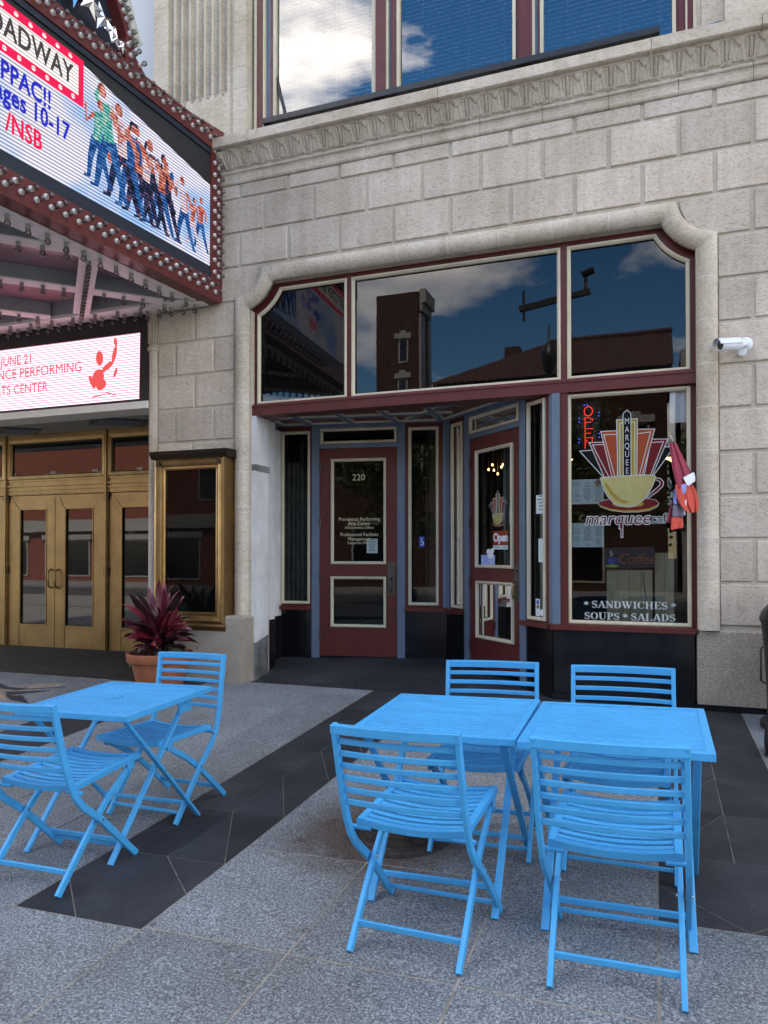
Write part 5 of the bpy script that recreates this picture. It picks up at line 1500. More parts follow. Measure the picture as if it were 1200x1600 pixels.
TB = [(-0.145, -3.495, 0.0, 'right-hand blue slatted table, pushed against the middle one'),
      (-0.872, -3.470, 0.010, 'middle blue slatted table, standing over the rusty cover'),
      (-2.712, -3.505, -0.005, 'single blue slatted table on the left with a capped parasol hole')]
for i, (x, y, t, lab) in enumerate(TB):
    c = t0 if i == 0 else copy_tree(t0)
    c.location = (x, y, gz(x, y)); c.rotation_euler = ground_rot(x, y, t)
    c['label'] = lab; c['group'] = 'blue folding tables of the cafe'
    if i == 2: local('hole_cap', MB().lathe([(0.030, 0.709), (0.028, 0.713), (0.0001, 0.7135)], 18).mesh('hole_cap', 'blue'), c)

# ------------------------------------------------------------------ terracotta pot with cordyline
PX, PY = -4.715, -0.56
pzb = gz(PX, PY)
pot = thing('plant_pot', 'terracotta pot with a thick rim standing by the left pier', 'plant pot', (PX, PY, pzb))
obj('bowl', MB().lathe([(0.205, 0.0), (0.225, 0.02), (0.262, 0.18), (0.285, 0.262), (0.288, 0.268), (0.268, 0.27), (0.2, 0.05)], 32, (PX, PY, pzb)), 'terracotta', pot)
obj('rim', MB().lathe([(0.286, 0.262), (0.318, 0.268), (0.326, 0.276), (0.334, 0.345), (0.330, 0.358), (0.318, 0.360), (0.306, 0.352), (0.300, 0.28)], 32, (PX, PY, pzb)), 'terracotta', pot)
obj('soil', MB().lathe([(0.0001, 0.325), (0.15, 0.322), (0.302, 0.312)], 24, (PX, PY, pzb)), 'soil', pot)
plant = thing('cordyline_plant', 'bushy plant with long dark red and pink leaves growing in the terracotta pot', 'plant', (PX, PY, pzb + 0.31))
def blade(bend, wmax, fold):
    n = 9; v = []; f = []
    ang = 0; x = 0; z = 0
    for i in range(n + 1):
        t = i / n
        w = wmax * (0.22 + 1.0 * math.sin(min(1, t * 1.06) ** 0.85 * math.pi)) * (0.92 if t < 0.98 else 0.1)
        if t > 0.9: w *= (1 - t) / 0.1 * 0.9 + 0.02
        ang = bend * t * t
        dx, dz = math.sin(ang) / n, math.cos(ang) / n
        wav = 0.012 * math.sin(t * 9)
        v += [(x + wav, -w, z + fold * w), (x - 0.0, 0, z), (x - wav, w, z + fold * w)]
        x += dx; z += dz
        if i < n:
            a = i * 3; f += [(a, a + 1, a + 4, a + 3), (a + 1, a + 2, a + 5, a + 4)]
    return v, f
pr = random.Random(21)
leafm = []
for b, w, fo in ((0.7, 0.088, 0.45), (1.3, 0.100, 0.3), (2.0, 0.094, 0.25), (0.4, 0.094, 0.5)):
    v, f = blade(b, w, fo)
    for m in ('leaf_dark', 'leaf_red', 'leaf_pink', 'leaf_green'):
        leafm.append(MB().add(v, f, 0, True).mesh('leaf', m))
for k in range(120):
    ring = k / 120
    az = k * 2.39996 + pr.uniform(-0.3, 0.3)
    tilt = 0.08 + 1.40 * ring ** 0.66 + pr.uniform(-0.35, 0.35)
    ln = (0.44 - 0.12 * ring) * pr.uniform(0.55, 1.15)
    kind = pr.random()
    if ring < 0.35: col = 1 if kind < 0.62 else (2 if kind < 0.72 else 0)
    elif ring < 0.75: col = 0 if kind < 0.56 else (1 if kind < 0.88 else 2)
    else: col = 0 if kind < 0.45 else (3 if kind < 0.80 else 1)
    sh = 3 if ring < 0.2 else (0 if ring < 0.45 else (1 if ring < 0.8 else 2))
    h0 = 0.04 + 0.46 * (1 - ring) ** 0.8 * pr.uniform(0.15, 1)
    base = Vector((PX + 0.05 * math.cos(az), PY + 0.05 * math.sin(az), pzb + 0.31 + h0))
    m = Matrix.Rotation(az, 4, 'Z') @ Matrix.Rotation(tilt, 4, 'Y') @ Matrix.Rotation(pr.uniform(-1.1, 1.1), 4, 'Z')
    lo_ = put('leaf', leafm[sh * 4 + col], plant, base, m.to_euler(), (ln, ln * pr.uniform(0.8, 1.1), ln))
st_ = MB()
for k in range(4):
    a = k * 1.7
    st_.tube([(PX + 0.06 * math.cos(a), PY + 0.06 * math.sin(a), pzb + 0.30), (PX + 0.04 * math.cos(a), PY + 0.04 * math.sin(a), pzb + 0.72)], 0.013, 6)
obj('stem', st_, 'leaf_dark', plant)

# ------------------------------------------------------------------ litter bin and the low black post at the right edge
BX, BY = 1.075, -0.45
bz = gz(BX, BY)
bn_ = thing('litter_bin', 'tall black litter bin with a domed lid at the right edge before the granite base', 'litter bin', (BX, BY, bz))
obj('base', MB().lathe([(0.335, 0.0), (0.335, 0.045), (0.322, 0.055), (0.29, 0.06)], 36, (BX, BY, bz)), 'black', bn_)
obj('body', MB().lathe([(0.285, 0.055), (0.290, 0.30), (0.305, 0.60), (0.318, 0.72), (0.325, 0.80)], 36, (BX, BY, bz)), 'black', bn_)
obj('lid', MB().lathe([(0.330, 0.800), (0.336, 0.815), (0.336, 0.835), (0.318, 0.885), (0.270, 0.945), (0.19, 0.985), (0.12, 0.995)], 36, (BX, BY, bz)), 'black', bn_)
obj('opening_ring', MB().lathe([(0.135, 0.990), (0.138, 1.002), (0.118, 1.004), (0.115, 0.93)], 28, (BX, BY, bz)), 'zinc', bn_)
obj('side_handle', MB().tube([(BX - 0.318, BY - 0.06, bz + 0.62), (BX - 0.335, BY - 0.06, bz + 0.60), (BX - 0.335, BY - 0.06, bz + 0.36), (BX - 0.300, BY - 0.06, bz + 0.34)], 0.008, 6), 'black', bn_)
QX, QY = 0.818, -1.25
qz = gz(QX, QY)
lp = thing('low_post', 'low black rounded metal post cut by the right edge of the picture', 'post', (QX, QY, qz))
obj('drum', MB().lathe([(0.135, 0.0), (0.145, 0.03), (0.150, 0.10), (0.145, 0.17), (0.120, 0.215), (0.07, 0.235), (0.0001, 0.24)], 28, (QX, QY, qz)), 'black', lp)
obj('foot_flange', MB().lathe([(0.15, 0.0), (0.15, 0.010), (0.13, 0.014)], 28, (QX, QY, qz)), 'black', lp)

# ------------------------------------------------------------------ security camera on the right pier
sc_ = thing('security_camera', 'white bullet security camera on a round mount beside the window moulding', 'camera', (0.70, -0.013, 3.26))
obj('mount_plate', MB().lathe([(0.058, 0.0), (0.058, 0.012), (0.05, 0.020), (0.03, 0.026)], 24, (0.700, -0.013, 3.265), Matrix.Rotation(math.pi / 2, 4, 'X')), 'white_plastic', sc_)
obj('cable_box', MB().lathe([(0.035, 0.0), (0.035, 0.03), (0.028, 0.034)], 16, (0.672, -0.018, 3.175 + 0.02), Matrix.Rotation(math.pi / 2, 4, 'X')), 'white_plastic', sc_)
obj('arm', MB().tube([(0.700, -0.035, 3.265), (0.685, -0.085, 3.250), (0.655, -0.110, 3.240), (0.630, -0.125, 3.235)], [0.026, 0.024, 0.022, 0.022], 12), 'white_plastic', sc_)
ax0, ax1 = Vector((0.655, -0.115, 3.243)), Vector((0.495, -0.215, 3.224)); axd = (ax1 - ax0).normalized()
obj('body', MB().tube([ax0, ax0 + axd * 0.010, ax1 - axd * 0.012, ax1], [0.040, 0.048, 0.048, 0.045], 18), 'white_plastic', sc_)
obj('lens', MB().tube([ax1 + axd * 0.0005, ax1 + axd * 0.002], [0.037, 0.036], 18), 'black', sc_)
hood = MB(); ups = axd.cross(Vector((0, 0, 1))).normalized(); upv = ups.cross(axd)
hp = []
for i in range(13):
    a = math.pi * (0.0 + 1.0 * i / 12)
    hp.append(ups * 0.056 * math.cos(a) + upv * (0.056 * math.sin(a) + 0.002))
v = [ax0 + axd * 0.02 + q for q in hp] + [ax1 + axd * 0.035 + q for q in hp]
hood.add(v, [(i, i + 1, 14 + i, 13 + i) for i in range(12)], 0, True)
v = [p - (p - ax0 - axd * (p - ax0).dot(axd)) * 0.07 for p in v]
hood.add(v, [(i, i + 1, 14 + i, 13 + i) for i in range(12)], 0, True)
obj('hood', hood, 'white_plastic', sc_)

# ------------------------------------------------------------------ rolled flag by the big window
fl = thing('flag', 'furled coral, maroon and blue flag on a short pole leaning out beside the cafe window', 'flag', (0.31, 0.03, 2.0))
p0, p1 = Vector((0.315, 0.022, 1.98)), Vector((0.118, -0.31, 2.455))
obj('pole', MB().tube([p0, p1], 0.011, 8), 'wood_pole', fl)
pd = (p1 - p0).normalized()
obj('finial', MB().tube([p1 - pd * 0.015, p1 - pd * 0.012, p1 + pd * 0.035, p1 + pd * 0.05], [0.012, 0.017, 0.015, 0.006], 10), 'wood_pole', fl)
obj('clip', MB().tube([p1 - pd * 0.030, p1 - pd * 0.018], [0.0155, 0.0155], 10), 'black', fl)
obj('bracket', MB().box(0.285, 0.330, 0.0, 0.022, 1.95, 2.03).tube([p0, p0 + pd * 0.05], 0.018, 8), 'zinc', fl)
def cloth(outline, mat, folds=3, amp=0.022, ph=0, y0=None):
    """outline: list of (left, right) points in (x, y, z) from top to bottom; pleated between them"""
    n, m = len(outline), 14
    v, f = [], []
    for j, (a, b) in enumerate(outline):
        a, b = Vector(a), Vector(b)
        for i in range(m + 1):
            t = i / m
            q = a.lerp(b, t); 
            s = amp * math.sin(t * folds * math.pi * 2 + ph + j * 0.25) * (0.35 + 0.65 * j / max(1, n - 1))
            v.append(q + Vector((0.25 * s, s, 0.15 * s)))
            if i < m and j < n - 1:
                k = j * (m + 1) + i; f.append((k, k + 1, k + m + 2, k + m + 1))
    o = obj('cloth', MB().add(v, f, 0, True), mat, fl)
    mod = o.modifiers.new('thick', 'SOLIDIFY'); mod.thickness = 0.003
    mod2 = o.modifiers.new('smooth', 'SUBSURF'); mod2.levels = 1; mod2.render_levels = 1
    return o
cloth([((0.106, -0.325, 2.445), (0.150, -0.300, 2.440)), ((0.104, -0.335, 2.38), (0.185, -0.26, 2.37)), ((0.110, -0.335, 2.31), (0.220, -0.23, 2.30)), ((0.118, -0.335, 2.24), (0.252, -0.20, 2.235)), ((0.130, -0.33, 2.17), (0.285, -0.17, 2.175)), ((0.142, -0.325, 2.10), (0.300, -0.16, 2.14)), ((0.160, -0.32, 2.05), (0.270, -0.19, 2.09))], 'flag_maroon', 2.3, 0.026, 0.4)
cloth([((0.140, -0.325, 2.09), (0.262, -0.21, 2.115)), ((0.145, -0.335, 2.05), (0.296, -0.18, 2.085)), ((0.150, -0.34, 2.00), (0.318, -0.155, 2.04)), ((0.160, -0.335, 1.95), (0.330, -0.14, 1.985)), ((0.182, -0.315, 1.91), (0.334, -0.14, 1.93)), ((0.215, -0.28, 1.88), (0.330, -0.145, 1.89)), ((0.245, -0.25, 1.862), (0.322, -0.15, 1.868))], 'flag_coral', 2.6, 0.028, 1.4)
cloth([((0.140, -0.30, 2.06), (0.175, -0.27, 2.06)), ((0.134, -0.315, 2.02), (0.190, -0.26, 2.02)), ((0.130, -0.32, 1.975), (0.200, -0.25, 1.975)), ((0.127, -0.32, 1.930), (0.204, -0.25, 1.928))], 'flag_blue', 1.6, 0.016, 0.2)
cloth([((0.1265, -0.3205, 1.929), (0.205, -0.2505, 1.927)), ((0.120, -0.32, 1.89), (0.207, -0.25, 1.888)), ((0.117, -0.32, 1.850), (0.208, -0.25, 1.846)), ((0.116, -0.32, 1.830), (0.208, -0.25, 1.824))], 'flag_grey', 1.6, 0.016, 0.9)
cloth([((0.1155, -0.3205, 1.829), (0.208, -0.2505, 1.823)), ((0.112, -0.32, 1.79), (0.209, -0.25, 1.786)), ((0.108, -0.32, 1.75), (0.209, -0.25, 1.757)), ((0.104, -0.32, 1.716), (0.208, -0.25, 1.738))], 'flag_coral', 1.6, 0.016, 1.5)
cloth([((0.112, -0.27, 1.95), (0.130, -0.26, 1.96)), ((0.098, -0.28, 1.90), (0.128, -0.25, 1.89)), ((0.084, -0.285, 1.84), (0.125, -0.25, 1.825)), ((0.070, -0.285, 1.785), (0.122, -0.25, 1.760))], 'flag_maroon', 1.2, 0.012, 0.9)
cloth([((0.205, -0.265, 2.155), (0.292, -0.180, 2.205)), ((0.225, -0.275, 2.11), (0.305, -0.185, 2.165)), ((0.245, -0.275, 2.075), (0.300, -0.195, 2.12))], 'flag_white', 1.3, 0.010, 0.1)
cloth([((0.190, -0.345, 2.085), (0.232, -0.335, 2.095)), ((0.196, -0.350, 2.04), (0.228, -0.340, 2.05)), ((0.205, -0.345, 2.00), (0.214, -0.342, 2.005))], 'flag_blue', 1.0, 0.006, 0.1)
cloth([((0.205, -0.265, 1.955), (0.235, -0.25, 1.975)), ((0.207, -0.265, 1.90), (0.230, -0.25, 1.905)), ((0.208, -0.265, 1.84), (0.222, -0.255, 1.835))], 'flag_white', 1.0, 0.008, 0.3)

# ------------------------------------------------------------------ black rail on the upstairs sill, small flood lamp
obj_r = thing('sill_rail', 'long black metal bar lying along the sill below the office windows', 'rail', (-1.9, -0.05, 5.95))
rb = MB(); rb.box(-3.839, 0.049, -0.062, -0.040, 6.022, 6.078); rb.box(-3.839, 0.049, -0.0395, 0.05, 6.060, 6.0765)
obj('bar', rb, 'black', obj_r)
for x in (-3.83, -2.6, -1.3, 0.03): obj('bracket', MB().box(x - 0.012, x + 0.012, -0.0385, 0.04, 5.9, 6.0595), 'black', obj_r)
fd = thing('floodlight', 'small grey floodlight resting on the cornice at the right end of the office windows', 'floodlight', (0.45, -0.08, 5.90))
obj('head', MB().prism([(0.375, -0.10, 5.955), (0.525, -0.10, 5.972), (0.525, 0.0, 6.02), (0.375, 0.0, 6.003)], (0, 0.02, 0.022)), simple('grey_lamp_metal', (0.30, 0.34, 0.40), 0.4, 0.3), fd)
obj('stand', MB().box(0.44, 0.46, -0.04, -0.02, 5.895, 5.97), 'black', fd)
obj('cable', MB().tube([(0.525, -0.06, 5.97), (0.60, -0.08, 5.915), (0.75, -0.09, 5.915), (0.85, -0.08, 5.91)], 0.006, 6), 'black', fd)

# ------------------------------------------------------------------ blinds inside the office windows
slat_w = {}
names = ['white slatted blind closed behind the left office window', 'white slatted blind half open behind the middle office window', 'white slatted blind half open behind the right office window']
for i, (a, b) in enumerate(WIN):
    bl = thing('window_blind', names[i], 'blind', ((a + b) / 2, 0.24, 6.0), 'blinds in the office windows')
    tilt = 1.05 if i == 0 else 0.30
    w = b - a - 0.05
    dy, dz = 0.021 * math.cos(tilt), 0.021 * math.sin(tilt)
    me_ = MB().add([(-w / 2, -dy, -dz), (w / 2, -dy, -dz), (w / 2, 0, 0.003), (-w / 2, 0, 0.003), (w / 2, dy, dz), (-w / 2, dy, dz)], [(0, 1, 2, 3), (3, 2, 4, 5)], 0, True).mesh('blind_slat', 'blind')
    for k in range(44): put('blind_slat', me_, bl, ((a + b) / 2, 0.245, 6.02 + k * 0.0435))
    cds = MB()
    for t in (0.2, 0.6, 0.9): cds.tube([(a + (b - a) * t, 0.218, 6.0), (a + (b - a) * t, 0.218, 7.95)], 0.0022, 5)
    obj('cord', cds, 'blind', bl)
    obj('bottom_rail', MB().box((a + b) / 2 - w / 2, (a + b) / 2 + w / 2, 0.23, 0.26, 5.985, 6.003), 'blind', bl)
dg_ = thing('cable_chain', 'black corrugated cable hanging at the lower left of the left office window', 'cable', (-3.7, 0.14, 6.2))
obj('links', MB().tube([(-3.785, 0.142, 6.62), (-3.75, 0.142, 6.45), (-3.70, 0.142, 6.28), (-3.655, 0.142, 6.05)], 0.016, 6), 'black', dg_)

# ------------------------------------------------------------------ stickers, lettering and signs at the glass
GY = YW + 0.0185
def poly(mb, pts, fn, d, mi=0): mb.add([fn(a, b, d) for a, b in pts], [tuple(range(len(pts)))], mi)
def stroke(mb, pts, fn, d, w, closed=True, mi=0):
    pts = [Vector((a, b)) for a, b in pts]; n = len(pts)
    L_, R_ = [], []
    for i in range(n):
        p = pts[i]
        e0 = (p - pts[i - 1]).normalized() if (i or closed) else (pts[1] - p).normalized()
        e1 = (pts[(i + 1) % n] - p).normalized() if (i < n - 1 or closed) else e0
        a, b = Vector((-e0.y, e0.x)), Vector((-e1.y, e1.x)); m = a + b
        m = m.normalized() / max(0.4, m.normalized().dot(a)) if m.length > 1e-6 else a
        L_.append(fn(*(p + m * w / 2), d)); R_.append(fn(*(p - m * w / 2), d))
    f = [(i, (i + 1) % n, n + (i + 1) % n, n + i) for i in range(n if closed else n - 1)]
    mb.add(L_ + R_, f, mi)
LOGO = dict(
 bkL=[(-0.6495, 2.4569), (-0.5243, 2.4613), (-0.3958, 2.2101), (-0.4411, 2.2097)], bkR=[(0.0661, 2.4598), (0.1471, 2.4556), (-0.0216, 2.2139), (-0.0457, 2.2148)],
 maLo=[(-0.5649, 2.5291), (-0.4399, 2.5278), (-0.3607, 2.2141), (-0.4361, 2.2116)], maRo=[(-0.0345, 2.532), (0.098, 2.5268), (-0.0312, 2.2143), (-0.1186, 2.2176)],
 maL=[(-0.5364, 2.5064), (-0.4329, 2.5063), (-0.3607, 2.2141), (-0.3958, 2.2133)], maR=[(-0.0443, 2.5015), (0.0616, 2.5062), (-0.0457, 2.2179), (-0.0991, 2.2168)],
 orLo=[(-0.4648, 2.6241), (-0.326, 2.6234), (-0.3237, 2.2127), (-0.3707, 2.2123)], orRo=[(-0.1539, 2.6258), (-0.0099, 2.6203), (-0.1166, 2.2154), (-0.1596, 2.217)],
 orL=[(-0.4396, 2.5942), (-0.3221, 2.5917), (-0.3237, 2.2127), (-0.3457, 2.2135)], orR=[(-0.158, 2.5855), (-0.0439, 2.5965), (-0.1401, 2.2163), (-0.1596, 2.217)],
 yo=[(-0.3285, 2.7208), (-0.1534, 2.7208), (-0.1595, 2.2172), (-0.3208, 2.2124)], yi=[(-0.3018, 2.6879), (-0.1762, 2.6900), (-0.1773, 2.2177), (-0.3018, 2.2171)],
 tw=[(-0.2395, 2.802), (-0.2075, 2.7686), (-0.2085, 2.2137), (-0.2735, 2.2161), (-0.2735, 2.7729)],
 cup=[(-0.4684, 2.2075), (-0.4565, 2.1544), (-0.4366, 2.0906), (-0.4016, 2.0318), (-0.3567, 1.9782), (-0.3069, 1.9529), (-0.2425, 1.9442), (-0.1687, 1.9529), (-0.1001, 2.0029), (-0.061, 2.0586), (-0.0268, 2.1297), (-0.0023, 2.2008), (-0.0167, 2.2137), (-0.12, 2.222), (-0.30, 2.217)],
 band=[(-0.4362, 2.18), (-0.4213, 2.1216), (-0.3864, 2.0576), (-0.3366, 2.0038), (-0.2671, 1.9708), (-0.2078, 1.9849), (-0.2868, 2.0078), (-0.3563, 2.0672), (-0.4061, 2.1422)],
 sau=[(-0.4876, 1.9761), (-0.4672, 1.9967), (-0.3866, 2.0156), (-0.2373, 2.0169), (-0.0903, 2.013), (-0.0033, 1.9953), (0.0206, 1.969), (0.006, 1.9385), (-0.052, 1.9089), (-0.1494, 1.8955), (-0.2675, 1.8958), (-0.387, 1.916), (-0.4674, 1.9493)],
 sau2=[(-0.4876, 1.9761), (-0.4672, 1.9967), (-0.3866, 2.0156), (-0.2373, 2.0169), (-0.0903, 2.013), (-0.0033, 1.9953), (0.0206, 1.969), (-0.0, 1.950), (-0.06, 1.925), (-0.1494, 1.913), (-0.2675, 1.912), (-0.387, 1.930), (-0.46, 1.955)],
 saui=[(-0.3717, 1.9681), (-0.3467, 1.9832), (-0.1294, 1.983), (-0.1003, 1.9668), (-0.1198, 1.9466), (-0.2278, 1.9334), (-0.3368, 1.9463)],
 hand=[(-0.0024, 2.1906), (0.036, 2.184), (0.0598, 2.1524), (0.0549, 2.1167), (0.0066, 2.0669), (-0.0709, 2.0125), (-0.0854, 2.018), (-0.0125, 2.0881), (0.031, 2.1278), (0.0311, 2.1534), (0.0071, 2.1697), (-0.0218, 2.1727)])
def logo(parent, fn, sw, ts, tm):
    step = 0.0005
    order = [('fan', [('bkL', 'vinyl_black'), ('bkR', 'vinyl_black')]), ('fan', [('maLo', 'vinyl_maroon'), ('maRo', 'vinyl_maroon')]), ('fan', [('maL', 'vinyl_maroon'), ('maR', 'vinyl_maroon')]),
             ('fan', [('orLo', 'vinyl_orange'), ('orRo', 'vinyl_orange')]), ('fan', [('orL', 'vinyl_orange'), ('orR', 'vinyl_orange')]), ('tower_border', [('yo', 'vinyl_yellow')]), ('tower_border', [('yi', 'vinyl_yellow')]),
             ('tower', [('tw', 'vinyl_black')]), ('handle', [('hand', 'vinyl_maroon')]), ('saucer', [('sau', 'vinyl_yellow')]), ('saucer', [('sau2', 'vinyl_maroon')]), ('saucer', [('saui', 'vinyl_yellow')]), ('cup', [('cup', 'vinyl_cream')]), ('cup', [('band', 'vinyl_yellow')])]
    d = 0.0
    for nm, items in order:
        for key, mat in items:
            mb = MB(); poly(mb, LOGO[key], fn, d + step)
            if key not in ('sau2', 'saui', 'band'):
                stroke(mb, LOGO[key], fn, d + step * 1.6 if key != 'sau' else d, sw, True, 1)
            obj(nm, mb, [mat, 'vinyl_white'], parent)
        d += step * 1.2
    for i, ch in enumerate('MARQUEE'):
        m = tm(-0.2405, 2.700 - i * 0.0735, d + step * 3)
        text('lettering', ch, ts, m, 'vinyl_white', parent, xs=0.72)
def gfn(x, z, d): return Vector((x, GY - d, z))
lg = thing('window_sticker', 'large fan and coffee cup emblem with the cafe name on the big window', 'window sticker', (-0.24, GY, 2.3))
logo(lg, gfn, 0.0068, 0.078, lambda x, z, d: frame((x, GY - d, z), (1, 0, 0), (0, -1, 0)))
def gtx(name, body, size, x, z, mat, parent, d=0.0, **k): return text(name, body, size, frame((x, GY - d, z), (1, 0, 0), (0, -1, 0)), mat, parent, **k)
gtx('lettering', 'marquee', 0.158, -0.327, 1.835, 'vinyl_white', lg, 0.0006, offset=0.0075, shear=0.22)
gtx('lettering', 'marquee', 0.158, -0.327, 1.835, 'vinyl_maroon', lg, 0.0024, offset=-0.0008, shear=0.22)
tl = MB(); tl.add([gfn(-0.300, 1.80, 0.0010), gfn(-0.276, 1.80, 0.0010), gfn(-0.276, 1.668, 0.0010), gfn(-0.300, 1.668, 0.0010)], [(0, 1, 2, 3)])
tl.add([gfn(-0.293, 1.80, 0.0028), gfn(-0.283, 1.80, 0.0028), gfn(-0.283, 1.676, 0.0028), gfn(-0.293, 1.676, 0.0028)], [(0, 1, 2, 3)], 1)
obj('tail_stroke', tl, ['vinyl_white', 'vinyl_maroon'], lg)
gtx('lettering', 'café', 0.118, 0.043, 1.832, 'vinyl_white', lg, 0.0006, offset=0.0055)
gtx('lettering', 'café', 0.118, 0.043, 1.832, 'vinyl_black', lg, 0.0024, offset=-0.0012)
# serif lettering, drawn stroke by stroke (thick and thin strokes with serifs)
def serif(mb, ch, x, z, h, fn, d):
    T_, t_, s_ = 0.17, 0.065, 0.055
    def P(a, b): return (x + a * h, z + b * h)
    cnt = [0]
    def st(pts, w):
        cnt[0] += 1; stroke(mb, [P(a, b) for a, b in pts], fn, d + 0.0003 * cnt[0], w * h, False)
    def sf(a, b, w=0.34): st([(a - w / 2, b + (s_ / 2 if b < 0.5 else -s_ / 2)), (a + w / 2, b + (s_ / 2 if b < 0.5 else -s_ / 2))], s_)
    def arcp(cx, cy, rx, ry, a0, a1, n=10): return [(cx + rx * math.cos(R(a0 + (a1 - a0) * i / n)), cy + ry * math.sin(R(a0 + (a1 - a0) * i / n))) for i in range(n + 1)]
    W_ = 0.7
    if ch == 'S':
        W_ = 0.56
        st(arcp(0.27, 0.74, 0.19, 0.21, 30, 180), 0.09); st([(0.08, 0.74), (0.12, 0.62), (0.28, 0.52), (0.42, 0.42), (0.46, 0.27)], T_); st(arcp(0.27, 0.25, 0.19, 0.21, 0, -150), 0.09)
        st([(0.46, 0.98), (0.44, 0.70)], 0.045); st([(0.06, 0.02), (0.08, 0.32)], 0.045)
    elif ch == 'A':
        W_ = 0.74
        st([(0.10, 0.03), (0.36, 0.97)], t_); st([(0.37, 0.98), (0.62, 0.03)], T_); st([(0.18, 0.33), (0.52, 0.33)], t_); sf(0.10, 0, 0.26); sf(0.61, 0, 0.34)
    elif ch == 'N':
        W_ = 0.76
        st([(0.13, 0.03), (0.13, 0.97)], t_); st([(0.11, 0.95), (0.61, 0.04)], T_); st([(0.62, 0.0), (0.62, 0.97)], t_); sf(0.13, 0, 0.28); sf(0.09, 1, 0.24); sf(0.62, 1, 0.28)
    elif ch == 'D':
        W_ = 0.74
        st([(0.17, 0.03), (0.17, 0.97)], T_); st([(0.06, 0.03), (0.32, 0.03)], s_); st([(0.06, 0.97), (0.32, 0.97)], s_); st(arcp(0.32, 0.5, 0.28, 0.47, 90, 40), t_); st(arcp(0.30, 0.5, 0.29, 0.46, 50, -50), T_); st(arcp(0.32, 0.5, 0.28, 0.47, -40, -90), t_)
    elif ch == 'W':
        W_ = 1.02
        st([(0.12, 0.97), (0.32, 0.03)], T_); st([(0.33, 0.03), (0.50, 0.90)], t_); st([(0.46, 0.97), (0.66, 0.03)], T_); st([(0.67, 0.03), (0.88, 0.97)], t_); sf(0.12, 1, 0.30); sf(0.48, 1, 0.3); sf(0.88, 1, 0.24)
    elif ch == 'I':
        W_ = 0.40
        st([(0.19, 0.0), (0.19, 1.0)], T_); sf(0.19, 0); sf(0.19, 1)
    elif ch == 'C':
        W_ = 0.70
        st(arcp(0.36, 0.5, 0.26, 0.46, 130, 230), T_); st(arcp(0.36, 0.5, 0.27, 0.47, 130, 30), t_); st(arcp(0.36, 0.5, 0.27, 0.47, 230, 330), t_); st([(0.60, 0.98), (0.58, 0.66)], t_)
    elif ch == 'H':
        W_ = 0.80
        st([(0.18, 0.0), (0.18, 1.0)], T_); st([(0.60, 0.0), (0.60, 1.0)], T_); st([(0.18, 0.52), (0.6, 0.52)], t_)
        for a in (0.18, 0.60): sf(a, 0); sf(a, 1)
    elif ch == 'E':
        W_ = 0.68
        st([(0.18, 0.0), (0.18, 1.0)], T_); st([(0.05, 0.03), (0.58, 0.03)], s_); st([(0.05, 0.97), (0.55, 0.97)], s_); st([(0.2, 0.52), (0.42, 0.52)], t_); st([(0.57, 0.02), (0.59, 0.26)], t_); st([(0.54, 0.98), (0.55, 0.76)], t_); st([(0.42, 0.40), (0.42, 0.64)], 0.05)
    elif ch == 'O':
        W_ = 0.78
        st(arcp(0.38, 0.5, 0.26, 0.46, 130, 230), T_); st(arcp(0.38, 0.5, 0.26, 0.46, -50, 50), T_); st(arcp(0.38, 0.5, 0.27, 0.47, 45, 135), t_); st(arcp(0.38, 0.5, 0.27, 0.47, 225, 315), t_)
    elif ch == 'U':
        W_ = 0.76
        st([(0.17, 1.0), (0.17, 0.32)], T_); st(arcp(0.375, 0.32, 0.20, 0.28, 180, 270), 0.14); st(arcp(0.375, 0.32, 0.22, 0.28, 270, 360), t_); st([(0.595, 0.32), (0.595, 1.0)], t_); sf(0.17, 1); sf(0.595, 1, 0.26)
    elif ch == 'P':
        W_ = 0.64
        st([(0.18, 0.0), (0.18, 1.0)], T_); sf(0.18, 0); st([(0.05, 0.97), (0.32, 0.97)], s_); st([(0.2, 0.47), (0.32, 0.47)], s_); st(arcp(0.32, 0.72, 0.20, 0.25, 90, 50), t_); st(arcp(0.31, 0.72, 0.20, 0.23, 55, -55), T_ * 0.95); st(arcp(0.32, 0.72, 0.20, 0.25, -50, -90), t_)
    elif ch == 'L':
        W_ = 0.66
        st([(0.18, 0.0), (0.18, 1.0)], T_); sf(0.18, 1); st([(0.05, 0.03), (0.57, 0.03)], s_); st([(0.56, 0.02), (0.58, 0.30)], t_)
    elif ch == '*':
        W_ = 0.5
        for a in (90, 210, 330, 30, 150, 270): st([(0.24, 0.62), (0.24 + 0.24 * math.cos(R(a)), 0.62 + 0.27 * math.sin(R(a)))], 0.10)
    elif ch == ' ': W_ = 0.26
    return W_ * h
def serif_line(s, x0, x1, z, h, parent):
    tmp = MB(); tot = sum(serif(MB(), c, 0, 0, 1, gfn, 0) for c in s)
    k = (x1 - x0) / tot
    x = x0
    for c in s:
        mb = MB()
        def fx(a, b, d, X=x): return gfn(X + (a - X) * k / h, b, d)
        w = serif(mb, c, x, z - h / 2, h, fx, 0.0006) * k / h
        if mb.v: obj('letter', mb, 'vinyl_white', parent)
        x += w
sw = thing('window_lettering', 'pale serif words for sandwiches, soups and salads along the foot of the big window', 'window lettering', (-0.23, GY, 1.02))
serif_line('* SANDWICHES *', -0.6185, 0.1589, 1.0735, 0.064, sw)
serif_line('SOUPS * SALADS', -0.6138, 0.1536, 0.970, 0.064, sw)
